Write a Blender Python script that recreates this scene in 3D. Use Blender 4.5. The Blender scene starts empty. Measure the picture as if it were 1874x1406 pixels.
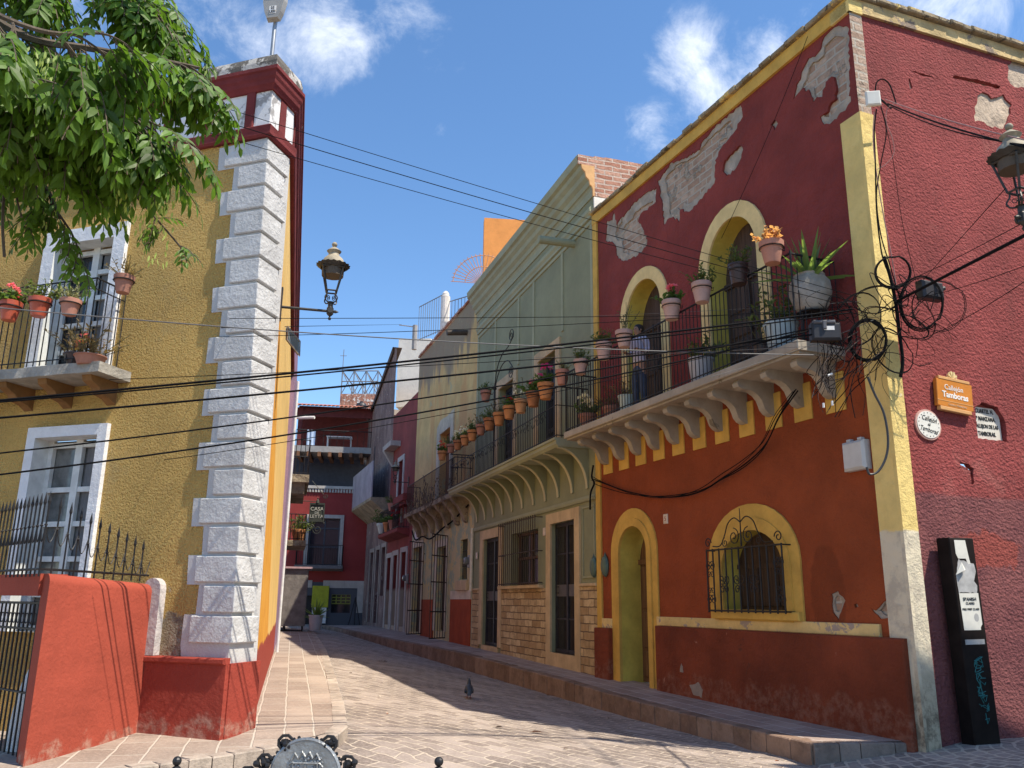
import bpy, math, random
from math import sin, cos, pi, radians as R, hypot, atan2
from mathutils import Vector as V, Matrix as M4, noise as mnoise
from mathutils.geometry import delaunay_2d_cdt
random.seed(7)
SC = bpy.context.scene
COL = SC.collection

# ------------------------------------------------------------------ camera
PW, PH, FPX = 1874., 1406., 1543.
PITCH, ROLL = R(14.6), R(0.7)
CAM = V((0, 0, 1.6))
FW = V((0, cos(PITCH), sin(PITCH)))
_r, _u = V((1, 0, 0)), V((1, 0, 0)).cross(FW)
RT = _r*cos(ROLL) + _u*sin(ROLL)
UP = -_r*sin(ROLL) + _u*cos(ROLL)
cam = bpy.data.objects.new('camera', bpy.data.cameras.new('camera'))
COL.objects.link(cam)
cam.matrix_world = M4(((RT.x, UP.x, -FW.x, CAM.x), (RT.y, UP.y, -FW.y, CAM.y), (RT.z, UP.z, -FW.z, CAM.z), (0, 0, 0, 1)))
cam.data.sensor_width = 36
cam.data.lens = FPX/PW*36
cam.data.clip_start = .05
cam.data.clip_end = 4000
SC.camera = cam
SC.view_settings.view_transform = 'Standard'
SC.view_settings.look = 'None'
SC.view_settings.exposure = 0.66
SC.view_settings.use_white_balance = True
SC.view_settings.white_balance_temperature = 6750
SC.view_settings.white_balance_tint = 10

# ------------------------------------------------------------------ sun and sky
SUN_AZ = R(-27)          # below the +X axis, towards the viewer
SUN_EL = R(59)
sdir = V((cos(SUN_EL)*cos(SUN_AZ), cos(SUN_EL)*sin(SUN_AZ), sin(SUN_EL)))
sun = bpy.data.objects.new('sun', bpy.data.lights.new('sun', 'SUN'))
COL.objects.link(sun)
sun.data.energy = 4.5
sun.data.angle = R(.5)
sun.data.color = (1, .93, .82)
sun.rotation_euler = sdir.to_track_quat('Z', 'Y').to_euler()
wd = bpy.data.worlds.new('World')
SC.world = wd
wd.use_nodes = True
SKY_STRENGTH = 0.15

def ray(px, py):
    return (FW + RT*((px-PW/2)/FPX) - UP*((py-PH/2)/FPX)).normalized()
def pt(px, py, y):                     # point on a pixel's ray at depth y
    d = ray(px, py)
    return CAM + d*(y/d.y)
def gz(px, py, z):
    d = ray(px, py)
    return CAM + d*((z-CAM.z)/d.z)

def make_sky():
    nt = wd.node_tree; nt.nodes.clear(); L = nt.links.new
    out = nt.nodes.new('ShaderNodeOutputWorld'); bg = nt.nodes.new('ShaderNodeBackground')
    sky = nt.nodes.new('ShaderNodeTexSky'); sky.sky_type = 'NISHITA'; sky.sun_disc = False
    sky.sun_elevation = SUN_EL
    sky.sun_rotation = atan2(sdir.x, sdir.y)
    sky.altitude = 1500; sky.dust_density = .3; sky.ozone_density = 3.2; sky.air_density = 1.15
    tc = nt.nodes.new('ShaderNodeTexCoord')
    def mth(op, a, b=None, c=None):
        n = nt.nodes.new('ShaderNodeMath'); n.operation = op
        for i, x in enumerate((a, b, c)):
            if x is None: continue
            if isinstance(x, (int, float)): n.inputs[i].default_value = x
            else: L(x, n.inputs[i])
        return n.outputs[0]
    def nz(scale, detail, rough, dist=0):
        n = nt.nodes.new('ShaderNodeTexNoise'); L(tc.outputs['Generated'], n.inputs['Vector'])
        n.inputs['Scale'].default_value = scale; n.inputs['Detail'].default_value = detail
        n.inputs['Roughness'].default_value = rough; n.inputs['Distortion'].default_value = dist
        return n.outputs['Fac']
    tot = None
    # each cloud: a soft patch of sky given by its direction and angular size
    for px, py, rx, amp in ((600, 40, .13, 1.0), (470, 60, .10, .9), (730, 20, .12, .9), (560, 85, .08, .8), (1250, 110, .085, 1.0), (1300, 160, .09, 1.0), (1190, 225, .075, 1.0),
                            (1400, 105, .08, .75), (1270, 255, .08, .6), (800, 240, .03, .45), (1700, -60, .2, .8), (300, -150, .25, .8)):
        d = ray(px, py)
        dot = nt.nodes.new('ShaderNodeVectorMath'); dot.operation = 'DISTANCE'
        L(tc.outputs['Generated'], dot.inputs[0]); dot.inputs[1].default_value = d
        m = nt.nodes.new('ShaderNodeMapRange'); m.interpolation_type = 'SMOOTHSTEP'
        L(dot.outputs['Value'], m.inputs[0])
        m.inputs[1].default_value = 0; m.inputs[2].default_value = rx
        m.inputs[3].default_value = amp; m.inputs[4].default_value = 0
        tot = m.outputs[0] if tot is None else mth('MAXIMUM', tot, m.outputs[0])
    n = nz(11, 12, .66, .35)
    e = mth('ADD', mth('MULTIPLY', tot, .62), mth('MULTIPLY', mth('SUBTRACT', n, .5), 1.5))
    mr = nt.nodes.new('ShaderNodeMapRange'); mr.interpolation_type = 'SMOOTHSTEP'; L(e, mr.inputs[0])
    mr.inputs[1].default_value = .22; mr.inputs[2].default_value = .95; mr.inputs[3].default_value = 0; mr.inputs[4].default_value = .72
    gate = mth('MULTIPLY', mr.outputs[0], mth('MINIMUM', mth('MULTIPLY', tot, 3), 1))
    mix = nt.nodes.new('ShaderNodeMix'); mix.data_type = 'RGBA'
    hs = nt.nodes.new('ShaderNodeHueSaturation'); hs.inputs['Saturation'].default_value = 1.14; L(sky.outputs[0], hs.inputs['Color'])
    L(gate, mix.inputs[0]); L(hs.outputs[0], mix.inputs[6]); mix.inputs[7].default_value = (6.6, 6.9, 7.3, 1)
    L(mix.outputs[2], bg.inputs[0]); bg.inputs[1].default_value = SKY_STRENGTH
    L(bg.outputs[0], out.inputs[0])
make_sky()

# ------------------------------------------------------------------ materials
class NB:
    def __init__(s, name):
        s.m = bpy.data.materials.new(name); s.m.use_nodes = True
        s.nt = s.m.node_tree; s.L = s.nt.links.new
        s.b = s.nt.nodes['Principled BSDF']
        s.tc = s.nt.nodes.new('ShaderNodeTexCoord')
        s.co = s.tc.outputs['Object']
        sp = s.nt.nodes.new('ShaderNodeSeparateXYZ'); s.L(s.co, sp.inputs[0])
        s.x, s.y, s.z = sp.outputs
    def inp(s, sock, v):
        if isinstance(v, (int, float)): sock.default_value = v
        elif isinstance(v, (tuple, list)): sock.default_value = tuple(v) if len(v) != 3 or sock.type == 'VECTOR' else (*v, 1)
        else: s.L(v, sock)
    def math(s, op, a, b=0):
        n = s.nt.nodes.new('ShaderNodeMath'); n.operation = op; s.inp(n.inputs[0], a); s.inp(n.inputs[1], b); return n.outputs[0]
    def comb(s, x, y, z):
        n = s.nt.nodes.new('ShaderNodeCombineXYZ')
        for i, v in enumerate((x, y, z)): s.inp(n.inputs[i], v)
        return n.outputs[0]
    def scale(s, sx, sy, sz, vec=None):
        n = s.nt.nodes.new('ShaderNodeMapping'); s.L(vec or s.co, n.inputs[0]); n.inputs['Scale'].default_value = (sx, sy, sz); return n.outputs[0]
    def noise(s, sc, det=4, ro=.55, vec=None, dist=0):
        n = s.nt.nodes.new('ShaderNodeTexNoise'); s.L(vec or s.co, n.inputs['Vector'])
        n.inputs['Scale'].default_value = sc; n.inputs['Detail'].default_value = det; n.inputs['Roughness'].default_value = ro
        n.inputs['Distortion'].default_value = dist
        return n.outputs['Fac']
    def voro(s, sc, feat='F1', vec=None, rnd=1.):
        n = s.nt.nodes.new('ShaderNodeTexVoronoi'); n.feature = feat; s.L(vec or s.co, n.inputs['Vector']); n.inputs['Scale'].default_value = sc
        n.inputs['Randomness'].default_value = rnd
        return n
    def ramp(s, v, lo, hi, a=0., b=1.):
        n = s.nt.nodes.new('ShaderNodeMapRange'); n.interpolation_type = 'SMOOTHSTEP'; s.inp(n.inputs[0], v)
        for i, q in enumerate((lo, hi, a, b)): n.inputs[i+1].default_value = q
        return n.outputs[0]
    def mix(s, f, a, b, mode='MIX'):
        n = s.nt.nodes.new('ShaderNodeMix'); n.data_type = 'RGBA'; n.blend_type = mode
        s.inp(n.inputs[0], f); s.inp(n.inputs[6], a); s.inp(n.inputs[7], b); return n.outputs[2]
    def brick(s, vec, sc, w, h, mortar, off=.5, c1=(0, 0, 0), c2=(1, 1, 1), cm=(0, 0, 0), smooth=.1):
        n = s.nt.nodes.new('ShaderNodeTexBrick'); s.L(vec, n.inputs['Vector'])
        for k, q in (('Color1', c1), ('Color2', c2), ('Mortar', cm)): s.inp(n.inputs[k], q)
        for k, q in (('Scale', sc), ('Mortar Size', mortar), ('Mortar Smooth', smooth), ('Bias', 0), ('Brick Width', w), ('Row Height', h)): n.inputs[k].default_value = q
        n.offset = off
        return n
    def bump(s, h, dist, strength=1.):
        n = s.nt.nodes.new('ShaderNodeBump'); s.inp(n.inputs['Height'], h); n.inputs['Distance'].default_value = dist; n.inputs['Strength'].default_value = strength
        s.L(n.outputs[0], s.b.inputs['Normal'])
    def done(s, col, rough=.9, metal=0., spec=.3):
        s.inp(s.b.inputs['Base Color'], col); s.inp(s.b.inputs['Roughness'], rough); s.b.inputs['Metallic'].default_value = metal
        s.b.inputs['Specular IOR Level'].default_value = spec
        return s.m
    # masks in the object's own plane
    def zmask(s, z0, soft=.03, amp=.1, sc=2.5):       # 1 below z0
        zz = s.math('ADD', s.z, s.math('MULTIPLY', s.math('SUBTRACT', s.noise(sc, 6), .5), amp*2))
        return s.ramp(zz, z0-soft, z0+soft, 1, 0)
    def blob(s, u, z, ru, rz, amp=.5, sc=5):
        a = s.math('DIVIDE', s.math('SUBTRACT', s.x, u), ru); b = s.math('DIVIDE', s.math('SUBTRACT', s.z, z), rz)
        d = s.math('SQRT', s.math('ADD', s.math('MULTIPLY', a, a), s.math('MULTIPLY', b, b)))
        d = s.math('ADD', d, s.math('MULTIPLY', s.math('SUBTRACT', s.noise(sc, 6, .6), .5), amp*2))
        return s.ramp(d, .9, 1.05, 1, 0)

def hsv(c, f): return tuple(min(1, x*f) for x in c)
MATS = {}
def paint(name, col, bump=0.004, bsc=60, var=.22, vsc=1.2, spots=(), streak=.0, streakcol=(.08, .07, .06), rough=.9, extra=None, dirt=.12, coarse=.0):
    """painted plaster: base colour, broad fading, chips, streaks, grain"""
    if name in MATS: return MATS[name]
    n = NB(name)
    c = n.mix(n.ramp(n.noise(vsc, 6, .6), .3, .72), hsv(col, 1-var), hsv(col, 1+var*.55))
    c = n.mix(n.ramp(n.noise(vsc*7, 5, .65), .45, .8, 0, dirt*2), c, hsv(col, .55))
    for (sc_, ss, lo) in spots:
        c = n.mix(n.ramp(n.noise(ss, 9, .68, dist=.4), lo, lo+.03), c, sc_)
    if streak:
        sv = n.noise(1, 5, .6, n.scale(9, 9, .5))
        c = n.mix(n.ramp(sv, .52, .78, 0, streak), c, streakcol)
    if extra: c = extra(n, c)
    h = n.math('ADD', n.noise(bsc, 5, .65), n.math('MULTIPLY', n.noise(bsc*.14, 3), 1.6 + coarse))
    n.bump(h, bump)
    MATS[name] = n.done(c, rough)
    return MATS[name]
def plain(name, col, rough=.5, metal=0., bump=0., bsc=40, var=.12, spec=.4):
    if name in MATS: return MATS[name]
    n = NB(name)
    c = n.mix(n.ramp(n.noise(6, 5, .6), .3, .7), hsv(col, 1-var), hsv(col, 1+var))
    if bump: n.bump(n.noise(bsc, 5), bump)
    MATS[name] = n.done(c, rough, metal, spec)
    return MATS[name]

RED_UP, RED_LO = (.26, .047, .038), (.295, .064, .020)
YEL, CREAM, WHITE = (.63, .385, .085), (.66, .56, .34), (.80, .80, .78)
def iron(): return plain('wrought_iron', (.022, .021, .022), .55, .3, var=.3)
def glass(): return plain('dark_glass', (.018, .022, .028), .06, 0, spec=.6)
def wood(name='old_wood', col=(.09, .05, .028)):
    if name in MATS: return MATS[name]
    n = NB(name)
    g = n.noise(1, 7, .65, n.scale(28, 28, 1.6))
    c = n.mix(n.ramp(g, .3, .72), hsv(col, .6), hsv(col, 1.45))
    n.bump(g, .006)
    MATS[name] = n.done(c, .75); return MATS[name]
def masonry(name, c1, c2, cm, w, h, mortar, bump=.02, nsc=6, plaster=None):
    """bricks or cut stone laid in the wall's own plane"""
    if name in MATS: return MATS[name]
    n = NB(name)
    dx = n.math('MULTIPLY', n.math('SUBTRACT', n.noise(3, 3), .5), .05)
    dz = n.math('MULTIPLY', n.math('SUBTRACT', n.noise(3.7, 3, .5, n.scale(1, 1, 1.3)), .5), .05)
    v = n.comb(n.math('ADD', n.math('ADD', n.x, n.y), dx), n.math('ADD', n.z, dz), 0.)
    br = n.brick(v, 1, w, h, mortar, .5, (0, 0, 0), (1, 1, 1), (.5, .5, .5), .2)
    c = n.mix(br.outputs['Color'], c1, c2)
    c = n.mix(n.ramp(n.noise(nsc, 7, .65), .35, .75, 0, .75), c, hsv(c1, .62))
    c = n.mix(br.outputs['Fac'], c, cm)
    h_ = n.math('ADD', n.math('MULTIPLY', br.outputs['Fac'], -1.2), n.math('MULTIPLY', n.noise(22, 6, .65), .8))
    if plaster:
        pm = n.ramp(n.noise(1.5, 6, .6), plaster[1], plaster[1]+.05)
        c = n.mix(pm, c, n.mix(n.noise(14, 6, .7), hsv(plaster[0], .7), plaster[0]))
        h_ = n.math('ADD', h_, n.math('MULTIPLY', pm, 1.0))
    n.bump(h_, bump)
    MATS[name] = n.done(c, .95); return MATS[name]

# ------------------------------------------------------------------ meshes
class MB:
    """collects geometry; s=-1: (u, w, z) on a facade, w outwards; s=1: plain x, y, z"""
    def __init__(s, sg=-1): s.v = []; s.f = []; s.g = sg
    def add(s, vs, fs):
        k = len(s.v); s.v += [(a, s.g*b, c) for a, b, c in vs]; s.f += [tuple(i+k for i in f) for f in fs]; return s
    def box(s, u0, u1, w0, w1, z0, z1):
        return s.add([(u0, w0, z0), (u1, w0, z0), (u1, w1, z0), (u0, w1, z0), (u0, w0, z1), (u1, w0, z1), (u1, w1, z1), (u0, w1, z1)],
                     [(0, 1, 2, 3), (4, 5, 6, 7), (0, 1, 5, 4), (1, 2, 6, 5), (2, 3, 7, 6), (3, 0, 4, 7)])
    def bbox(s, u0, u1, w0, w1, z0, z1, b=.01):     # box with chamfered front edges
        pts = [(u0, z0), (u1, z0), (u1, z1), (u0, z1)]
        ins = [(u0+b, z0+b), (u1-b, z0+b), (u1-b, z1-b), (u0+b, z1-b)]
        vs = [(a, w0, c) for a, c in pts]+[(a, w1-b, c) for a, c in pts]+[(a, w1, c) for a, c in ins]
        fs = [(0, 1, 2, 3), (8, 9, 10, 11)]
        for i in range(4):
            j = (i+1) % 4; fs += [(i, j, 4+j, 4+i), (4+i, 4+j, 8+j, 8+i)]
        return s.add(vs, fs)
    def _prism(s, a, b):
        n = len(a); return s.add(a+b, [tuple(range(n)), tuple(range(n, 2*n))]+[(i, (i+1) % n, n+(i+1) % n, n+i) for i in range(n)])
    def uz(s, P, w0, w1): return s._prism([(u, w0, z) for u, z in P], [(u, w1, z) for u, z in P])
    def wz(s, P, u0, u1): return s._prism([(u0, w, z) for w, z in P], [(u1, w, z) for w, z in P])
    def uw(s, P, z0, z1): return s._prism([(u, w, z0) for u, w in P], [(u, w, z1) for u, w in P])
    def quad(s, a, b, c, d): return s.add([a, b, c, d], [(0, 1, 2, 3)])
    def tube(s, P, r, n=6, closed=False, cap=True):
        P = [V(p) for p in P]; N = len(P); vs = []; fs = []; nrm = None
        for i in range(N):
            if closed: t = P[(i+1) % N]-P[i-1]
            else: t = P[min(i+1, N-1)]-P[max(i-1, 0)]
            if t.length < 1e-9: t = V((0, 0, 1))
            t.normalize()
            if nrm is None:
                nrm = t.cross(V((0, 0, 1)))
                if nrm.length < .1: nrm = t.cross(V((1, 0, 0)))
            nrm = (nrm - t*nrm.dot(t)).normalized(); bi = t.cross(nrm)
            rr = r[i] if isinstance(r, (list, tuple)) else r
            for k in range(n):
                a = 2*pi*k/n; vs.append(tuple(P[i]+nrm*(rr*cos(a))+bi*(rr*sin(a))))
        for i in range(N if closed else N-1):
            j = (i+1) % N
            for k in range(n):
                l = (k+1) % n; fs.append((i*n+k, i*n+l, j*n+l, j*n+k))
        if cap and not closed: fs += [tuple(range(n)), tuple(range((N-1)*n, N*n))]
        return s.add(vs, fs)
    def lathe(s, prof, c=(0, 0, 0), n=16, sx=1., sy=1.):
        vs = []; fs = []
        for r, z in prof:
            for k in range(n): a = 2*pi*k/n; vs.append((c[0]+r*cos(a)*sx, c[1]+r*sin(a)*sy, c[2]+z))
        for i in range(len(prof)-1):
            for k in range(n): l = (k+1) % n; fs.append((i*n+k, i*n+l, (i+1)*n+l, (i+1)*n+k))
        fs += [tuple(range(n)), tuple(range((len(prof)-1)*n, len(prof)*n))]
        return s.add(vs, fs)
    def ball(s, c, r, n=10, m=6, sx=1, sy=1, sz=1):
        return s.lathe([(max(1e-3, r*sin(pi*i/m)), -r*cos(pi*i/m)*sz) for i in range(m+1)], c, n, sx, sy)
    def spiral(s, cu, cz, w, r0, r1, turns, a0, r=.007, sgn=1, n=5):
        K = int(turns*14)
        return s.tube([(cu+(r0+(r1-r0)*i/K)*cos(a0+sgn*turns*2*pi*i/K), w, cz+(r0+(r1-r0)*i/K)*sin(a0+sgn*turns*2*pi*i/K)) for i in range(K+1)], r, n)
    def leaf(s, c, d, nrm, l, wd, fold=.12, bend=.15):
        c, d, nrm = V(c), V(d).normalized(), V(nrm)
        sd = d.cross(nrm)
        if sd.length < 1e-3: sd = d.cross(V((1, .3, .2)))
        sd.normalize(); nn = sd.cross(d)
        q = [c, c+d*l*.35-nn*bend*l*.15, c+d*l*.7-nn*bend*l*.5, c+d*l-nn*bend*l]
        vs = [q[0], q[1]+sd*wd*.5+nn*fold*wd, q[1], q[1]-sd*wd*.5+nn*fold*wd, q[2]+sd*wd*.36+nn*fold*wd*.7, q[2], q[2]-sd*wd*.36+nn*fold*wd*.7, q[3]]
        return s.add([tuple(x) for x in vs], [(0, 2, 1), (0, 3, 2), (1, 2, 5, 4), (2, 3, 6, 5), (4, 5, 7), (5, 6, 7)])
    def wall(s, outer, holes=(), w=0., depth=.0, back=None):
        """flat sheet with openings; each opening gets a reveal `depth` (number or list) deep"""
        vs = []; ed = []
        for lp in [outer]+list(holes):
            k = len(vs); vs += [V(p) for p in lp]; ed += [(k+i, k+(i+1) % len(lp)) for i in range(len(lp))]
        ov, oe, of, _, _, _ = delaunay_2d_cdt(vs, ed, [], 0, 1e-5)
        def inside(p, lp):
            c = False
            for i in range(len(lp)):
                a, b = lp[i], lp[i-1]
                if (a[1] > p.y) != (b[1] > p.y) and p.x < (b[0]-a[0])*(p.y-a[1])/(b[1]-a[1])+a[0]: c = not c
            return c
        fs = []
        for f in of:
            ce = sum((ov[i] for i in f), V((0, 0)))/len(f)
            if inside(ce, outer) and not any(inside(ce, h) for h in holes): fs.append(f)
        s.add([(p.x, w, p.y) for p in ov], fs)
        for i, h in enumerate(holes):
            d = depth[i] if isinstance(depth, (list, tuple)) else depth
            if d: s.rim(h, w, w-d)
        if back is not None: s.rim(outer, w, w-back)
        return s
    def rim(s, lp, w0, w1):
        n = len(lp); return s.add([(u, w0, z) for u, z in lp]+[(u, w1, z) for u, z in lp], [(i, (i+1) % n, n+(i+1) % n, n+i) for i in range(n)])
    def sheet(s, P, w): return s.wall(P, (), w)

MW = {}
class Frame:
    """a vertical wall plane: origin, x along the wall (left to right as seen), y into it"""
    def __init__(s, o, deg):
        s.o = V(o); a = R(deg); s.a = a; s.d = V((cos(a), sin(a), 0)); s.n = V((sin(a), -cos(a), 0))
        s.M = M4.Translation(s.o) @ M4.Rotation(a, 4, 'Z')
    def px(s, px, py, w=0.):
        d = ray(px, py); t = (s.o+s.n*w-CAM).dot(s.n)/d.dot(s.n); p = CAM+d*t-s.o
        return (p.dot(s.d), p.z)
    def u(s, px, py, w=0.): return s.px(px, py, w)[0]
    def z(s, px, py, w=0.): return s.px(px, py, w)[1]
    def P(s, lst, w=0.): return [s.px(a, b, w) for a, b in lst]
    def W(s, u, w, z): return s.o+s.d*u+s.n*w+V((0, 0, z))
def tag(o, label=None, cat=None, group=None, kind=None):
    for k, v in (('label', label), ('category', cat), ('group', group), ('kind', kind)):
        if v: o[k] = v
    return o
def thing(name, label, cat, loc=(0, 0, 0), rot=0., group=None, fr=None, scale=1.):
    o = bpy.data.objects.new(name, None); COL.objects.link(o); o.empty_display_size = .2
    m = fr.M if fr else M4.Translation(V(loc)) @ M4.Rotation(rot, 4, 'Z') @ M4.Scale(scale, 4)
    o.matrix_basis = m; MW[o.name] = m
    return tag(o, label, cat, group)
import bmesh
def build(mb, name, mat, parent=None, fr=None, label=None, smooth=False, recalc=True, M=None):
    me = bpy.data.meshes.new(name)
    me.from_pydata(mb.v, [], mb.f)
    if recalc:
        bm = bmesh.new(); bm.from_mesh(me); bmesh.ops.recalc_face_normals(bm, faces=bm.faces); bm.to_mesh(me); bm.free()
    if smooth:
        me.polygons.foreach_set('use_smooth', [True]*len(me.polygons))
        try: me.set_sharp_from_angle(angle=R(40))
        except Exception: pass
    for m in (mat if isinstance(mat, list) else [mat]): me.materials.append(m)
    o = bpy.data.objects.new(name, me); COL.objects.link(o)
    w = M if M is not None else (fr.M if fr else (MW[parent.name] if parent else M4()))
    if parent:
        o.parent = parent; o.matrix_basis = MW[parent.name].inverted() @ w
    else: o.matrix_basis = w
    MW[o.name] = w
    if label: o['label'] = label
    return o
def solo(mb, name, mat, label, cat, group=None, loc=None, smooth=False, kind=None):
    """a thing that is one mesh in plain x, y, z: origin moved to loc"""
    c = V(loc) if loc is not None else V(mb.v[0])
    mb.v = [(a-c.x, b-c.y, d-c.z) for a, b, d in mb.v]
    o = build(mb, name, mat, M=M4.Translation(c), smooth=smooth)
    return tag(o, label, cat, group, kind)
def text(body, size, mat, parent, fr, u, w, z, name='lettering', align='CENTER', depth=.002, sx=1., rot=0., shear=0., bold=0.):
    c = bpy.data.curves.new('t', 'FONT'); c.body = body; c.size = size; c.align_x = align; c.align_y = 'CENTER'; c.extrude = depth; c.resolution_u = 3; c.shear = shear; c.offset = bold
    t = bpy.data.objects.new('t', c); COL.objects.link(t)
    me = bpy.data.meshes.new_from_object(t.evaluated_get(bpy.context.evaluated_depsgraph_get()))
    bpy.data.objects.remove(t); bpy.data.curves.remove(c)
    mb = MB()
    ca, sa = cos(rot), sin(rot)
    mb.add([(u+(p.co.x*sx)*ca-p.co.y*sa, w+depth+p.co.z, z+(p.co.x*sx)*sa+p.co.y*ca) for p in me.vertices], [tuple(p.vertices) for p in me.polygons])
    bpy.data.meshes.remove(me)
    return build(mb, name, mat, parent, fr)
def arch(u0, u1, zb, zs, za, n=16):
    c, r = (u0+u1)/2, (u1-u0)/2
    return [(u0, zb)]+[(c-r*cos(pi*i/n), zs+(za-zs)*sin(pi*i/n)) for i in range(n+1)]+[(u1, zb)]
def rough_poly(P, amp=.02, step=.05, sd=1):
    rnd = random.Random(sd); out = []
    for i in range(len(P)):
        a, b = P[i], P[(i+1) % len(P)]; L = hypot(b[0]-a[0], b[1]-a[1]); k = max(1, int(L/step))
        for j in range(k):
            t = j/k; out.append((a[0]+(b[0]-a[0])*t+rnd.uniform(-amp, amp), a[1]+(b[1]-a[1])*t+rnd.uniform(-amp, amp)))
    return out
def circ(u, z, ru, rz, n=24): return [(u+ru*cos(2*pi*i/n), z+rz*sin(2*pi*i/n)) for i in range(n)]
def rect(u0, u1, z0, z1): return [(u0, z0), (u1, z0), (u1, z1), (u0, z1)]
def lerp(x, xs, ys):
    if x <= xs[0]: return ys[0]
    for i in range(1, len(xs)):
        if x <= xs[i]: t = (x-xs[i-1])/(xs[i]-xs[i-1]); return ys[i-1]*(1-t)+ys[i]*t
    return ys[-1]
def railing(mb, path, z0, z1, step, r=.008, mid=None, rt=.018):
    """straight bars along a plan path (u, w), with top and bottom rails"""
    for (a, b) in zip(path[:-1], path[1:]):
        L = hypot(b[0]-a[0], b[1]-a[1]); k = max(1, round(L/step))
        for i in range(k+1):
            t = i/k; u, w = a[0]+(b[0]-a[0])*t, a[1]+(b[1]-a[1])*t
            mb.tube([(u, w, z0), (u, w, z1)], r, 5)
        for z in ([z1, z0+.06]+(mid or [])):
            rr = rt if z == z1 else rt*.7
            mb.tube([(a[0], a[1], z), (b[0], b[1], z)], rr, 5)
    return mb
def sag(a, b, s, n=24):
    a, b = V(a), V(b); return [tuple(a.lerp(b, i/n)-V((0, 0, s*4*(i/n)*(1-i/n)))) for i in range(n+1)]
def smooth_path(P, k=6):
    P = [V(p) for p in P]; out = []
    for i in range(len(P)-1):
        p0, p1, p2, p3 = P[max(i-1, 0)], P[i], P[i+1], P[min(i+2, len(P)-1)]
        for j in range(k):
            t = j/k; out.append(tuple(.5*((2*p1)+(p2-p0)*t+(2*p0-5*p1+4*p2-p3)*t*t+(3*p1-p0-3*p2+p3)*t**3)))
    return out+[tuple(P[-1])]

# ------------------------------------------------------------------ ground
def chain(P, heading, px, py):         # wall frame running away from near end P; its left (far) end at a sight line
    h = R(heading); d = V((sin(h), cos(h), 0)); n = V((-d.y, d.x, 0)); r = ray(px, py)
    q = CAM+r*((V(P)-CAM).dot(n)/r.dot(n))
    F = Frame((q.x, q.y, 0), -90-heading); F.L = (F.o-V((P[0], P[1], 0))).length
    return F
RC = V((5.0, 10.85, 0))                # right-hand street corner
FRD = chain(RC, -22.6, 1093, 900)      # crimson house, street face
FRW = Frame(RC, 22)                    # crimson house, wall round the corner
FGR = chain(FRD.o, -18.2, 869, 900)    # green house
FOC = chain(FGR.o, -17.8, 758, 900)    # ochre house
FDR = chain(FOC.o, -18.6, 711, 960)    # dark red house
FMA = chain(FDR.o, -19.0, 662, 1000)   # mauve house
YC = V((-3.10, 9.82, 0))               # left-hand street corner
YL = 8.0
FYE = Frame(YC-V((cos(R(-18)), sin(R(-18)), 0))*YL, -18)
FCH = Frame(YC, 74)
CHL = .56
YC2 = YC+V((cos(R(74)), sin(R(74)), 0))*CHL
FSI = Frame(YC2, 104)

def xl(y): return lerp(y, [8.5, 9.6, 10.0, 10.39, 12.34, 16.87, 23.48, 34.79, 45], [-3.3, -2.35, -2.0, -1.84, -2.25, -3.3, -4.84, -7.64, -10.4])
def xr(y): return lerp(y, [10.9, 14.53, 18.54, 24.58, 33.21, 41.8, 50], [3.65, 2.16, .79, -1.23, -4.77, -7.98, -11.2])
def zl(y): return lerp(y, [9.4, 10.4, 13, 18, 24, 36, 45], [-.08, .05, .15, .27, .32, .34, .36])
def zr(y): return lerp(y, [9, 10.9, 14.5, 24.6, 33.2, 42], [-.2, -.24, -.22, -.2, .02, .16])
def zroad(x, y):
    a, b = xl(max(y, 9.6)), xr(max(y, 10.9)); t = (x-a)/max(.5, b-a); tc = min(1, max(0, t))
    tc = tc*tc*(3-2*tc)*.4+tc*.6
    z = zl(y)*(1-tc)+zr(y)*tc
    if x > b and y < 13: z += min(1, (x-b)/2.0)*(.27 if y > 9 else .22)
    if y < 9: z = z*max(0, (y-4)/5)+(-.1)*(1-max(0, (y-4)/5))
    return z
def zside(y): return lerp(y, [10.2, 13, 18, 27, 37, 47], [.03, .05, .16, .28, .34, .38])
def zleft(y): return lerp(y, [9, 9.8, 10.5, 16, 24, 40], [.10, .12, .19, .30, .35, .37])

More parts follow.
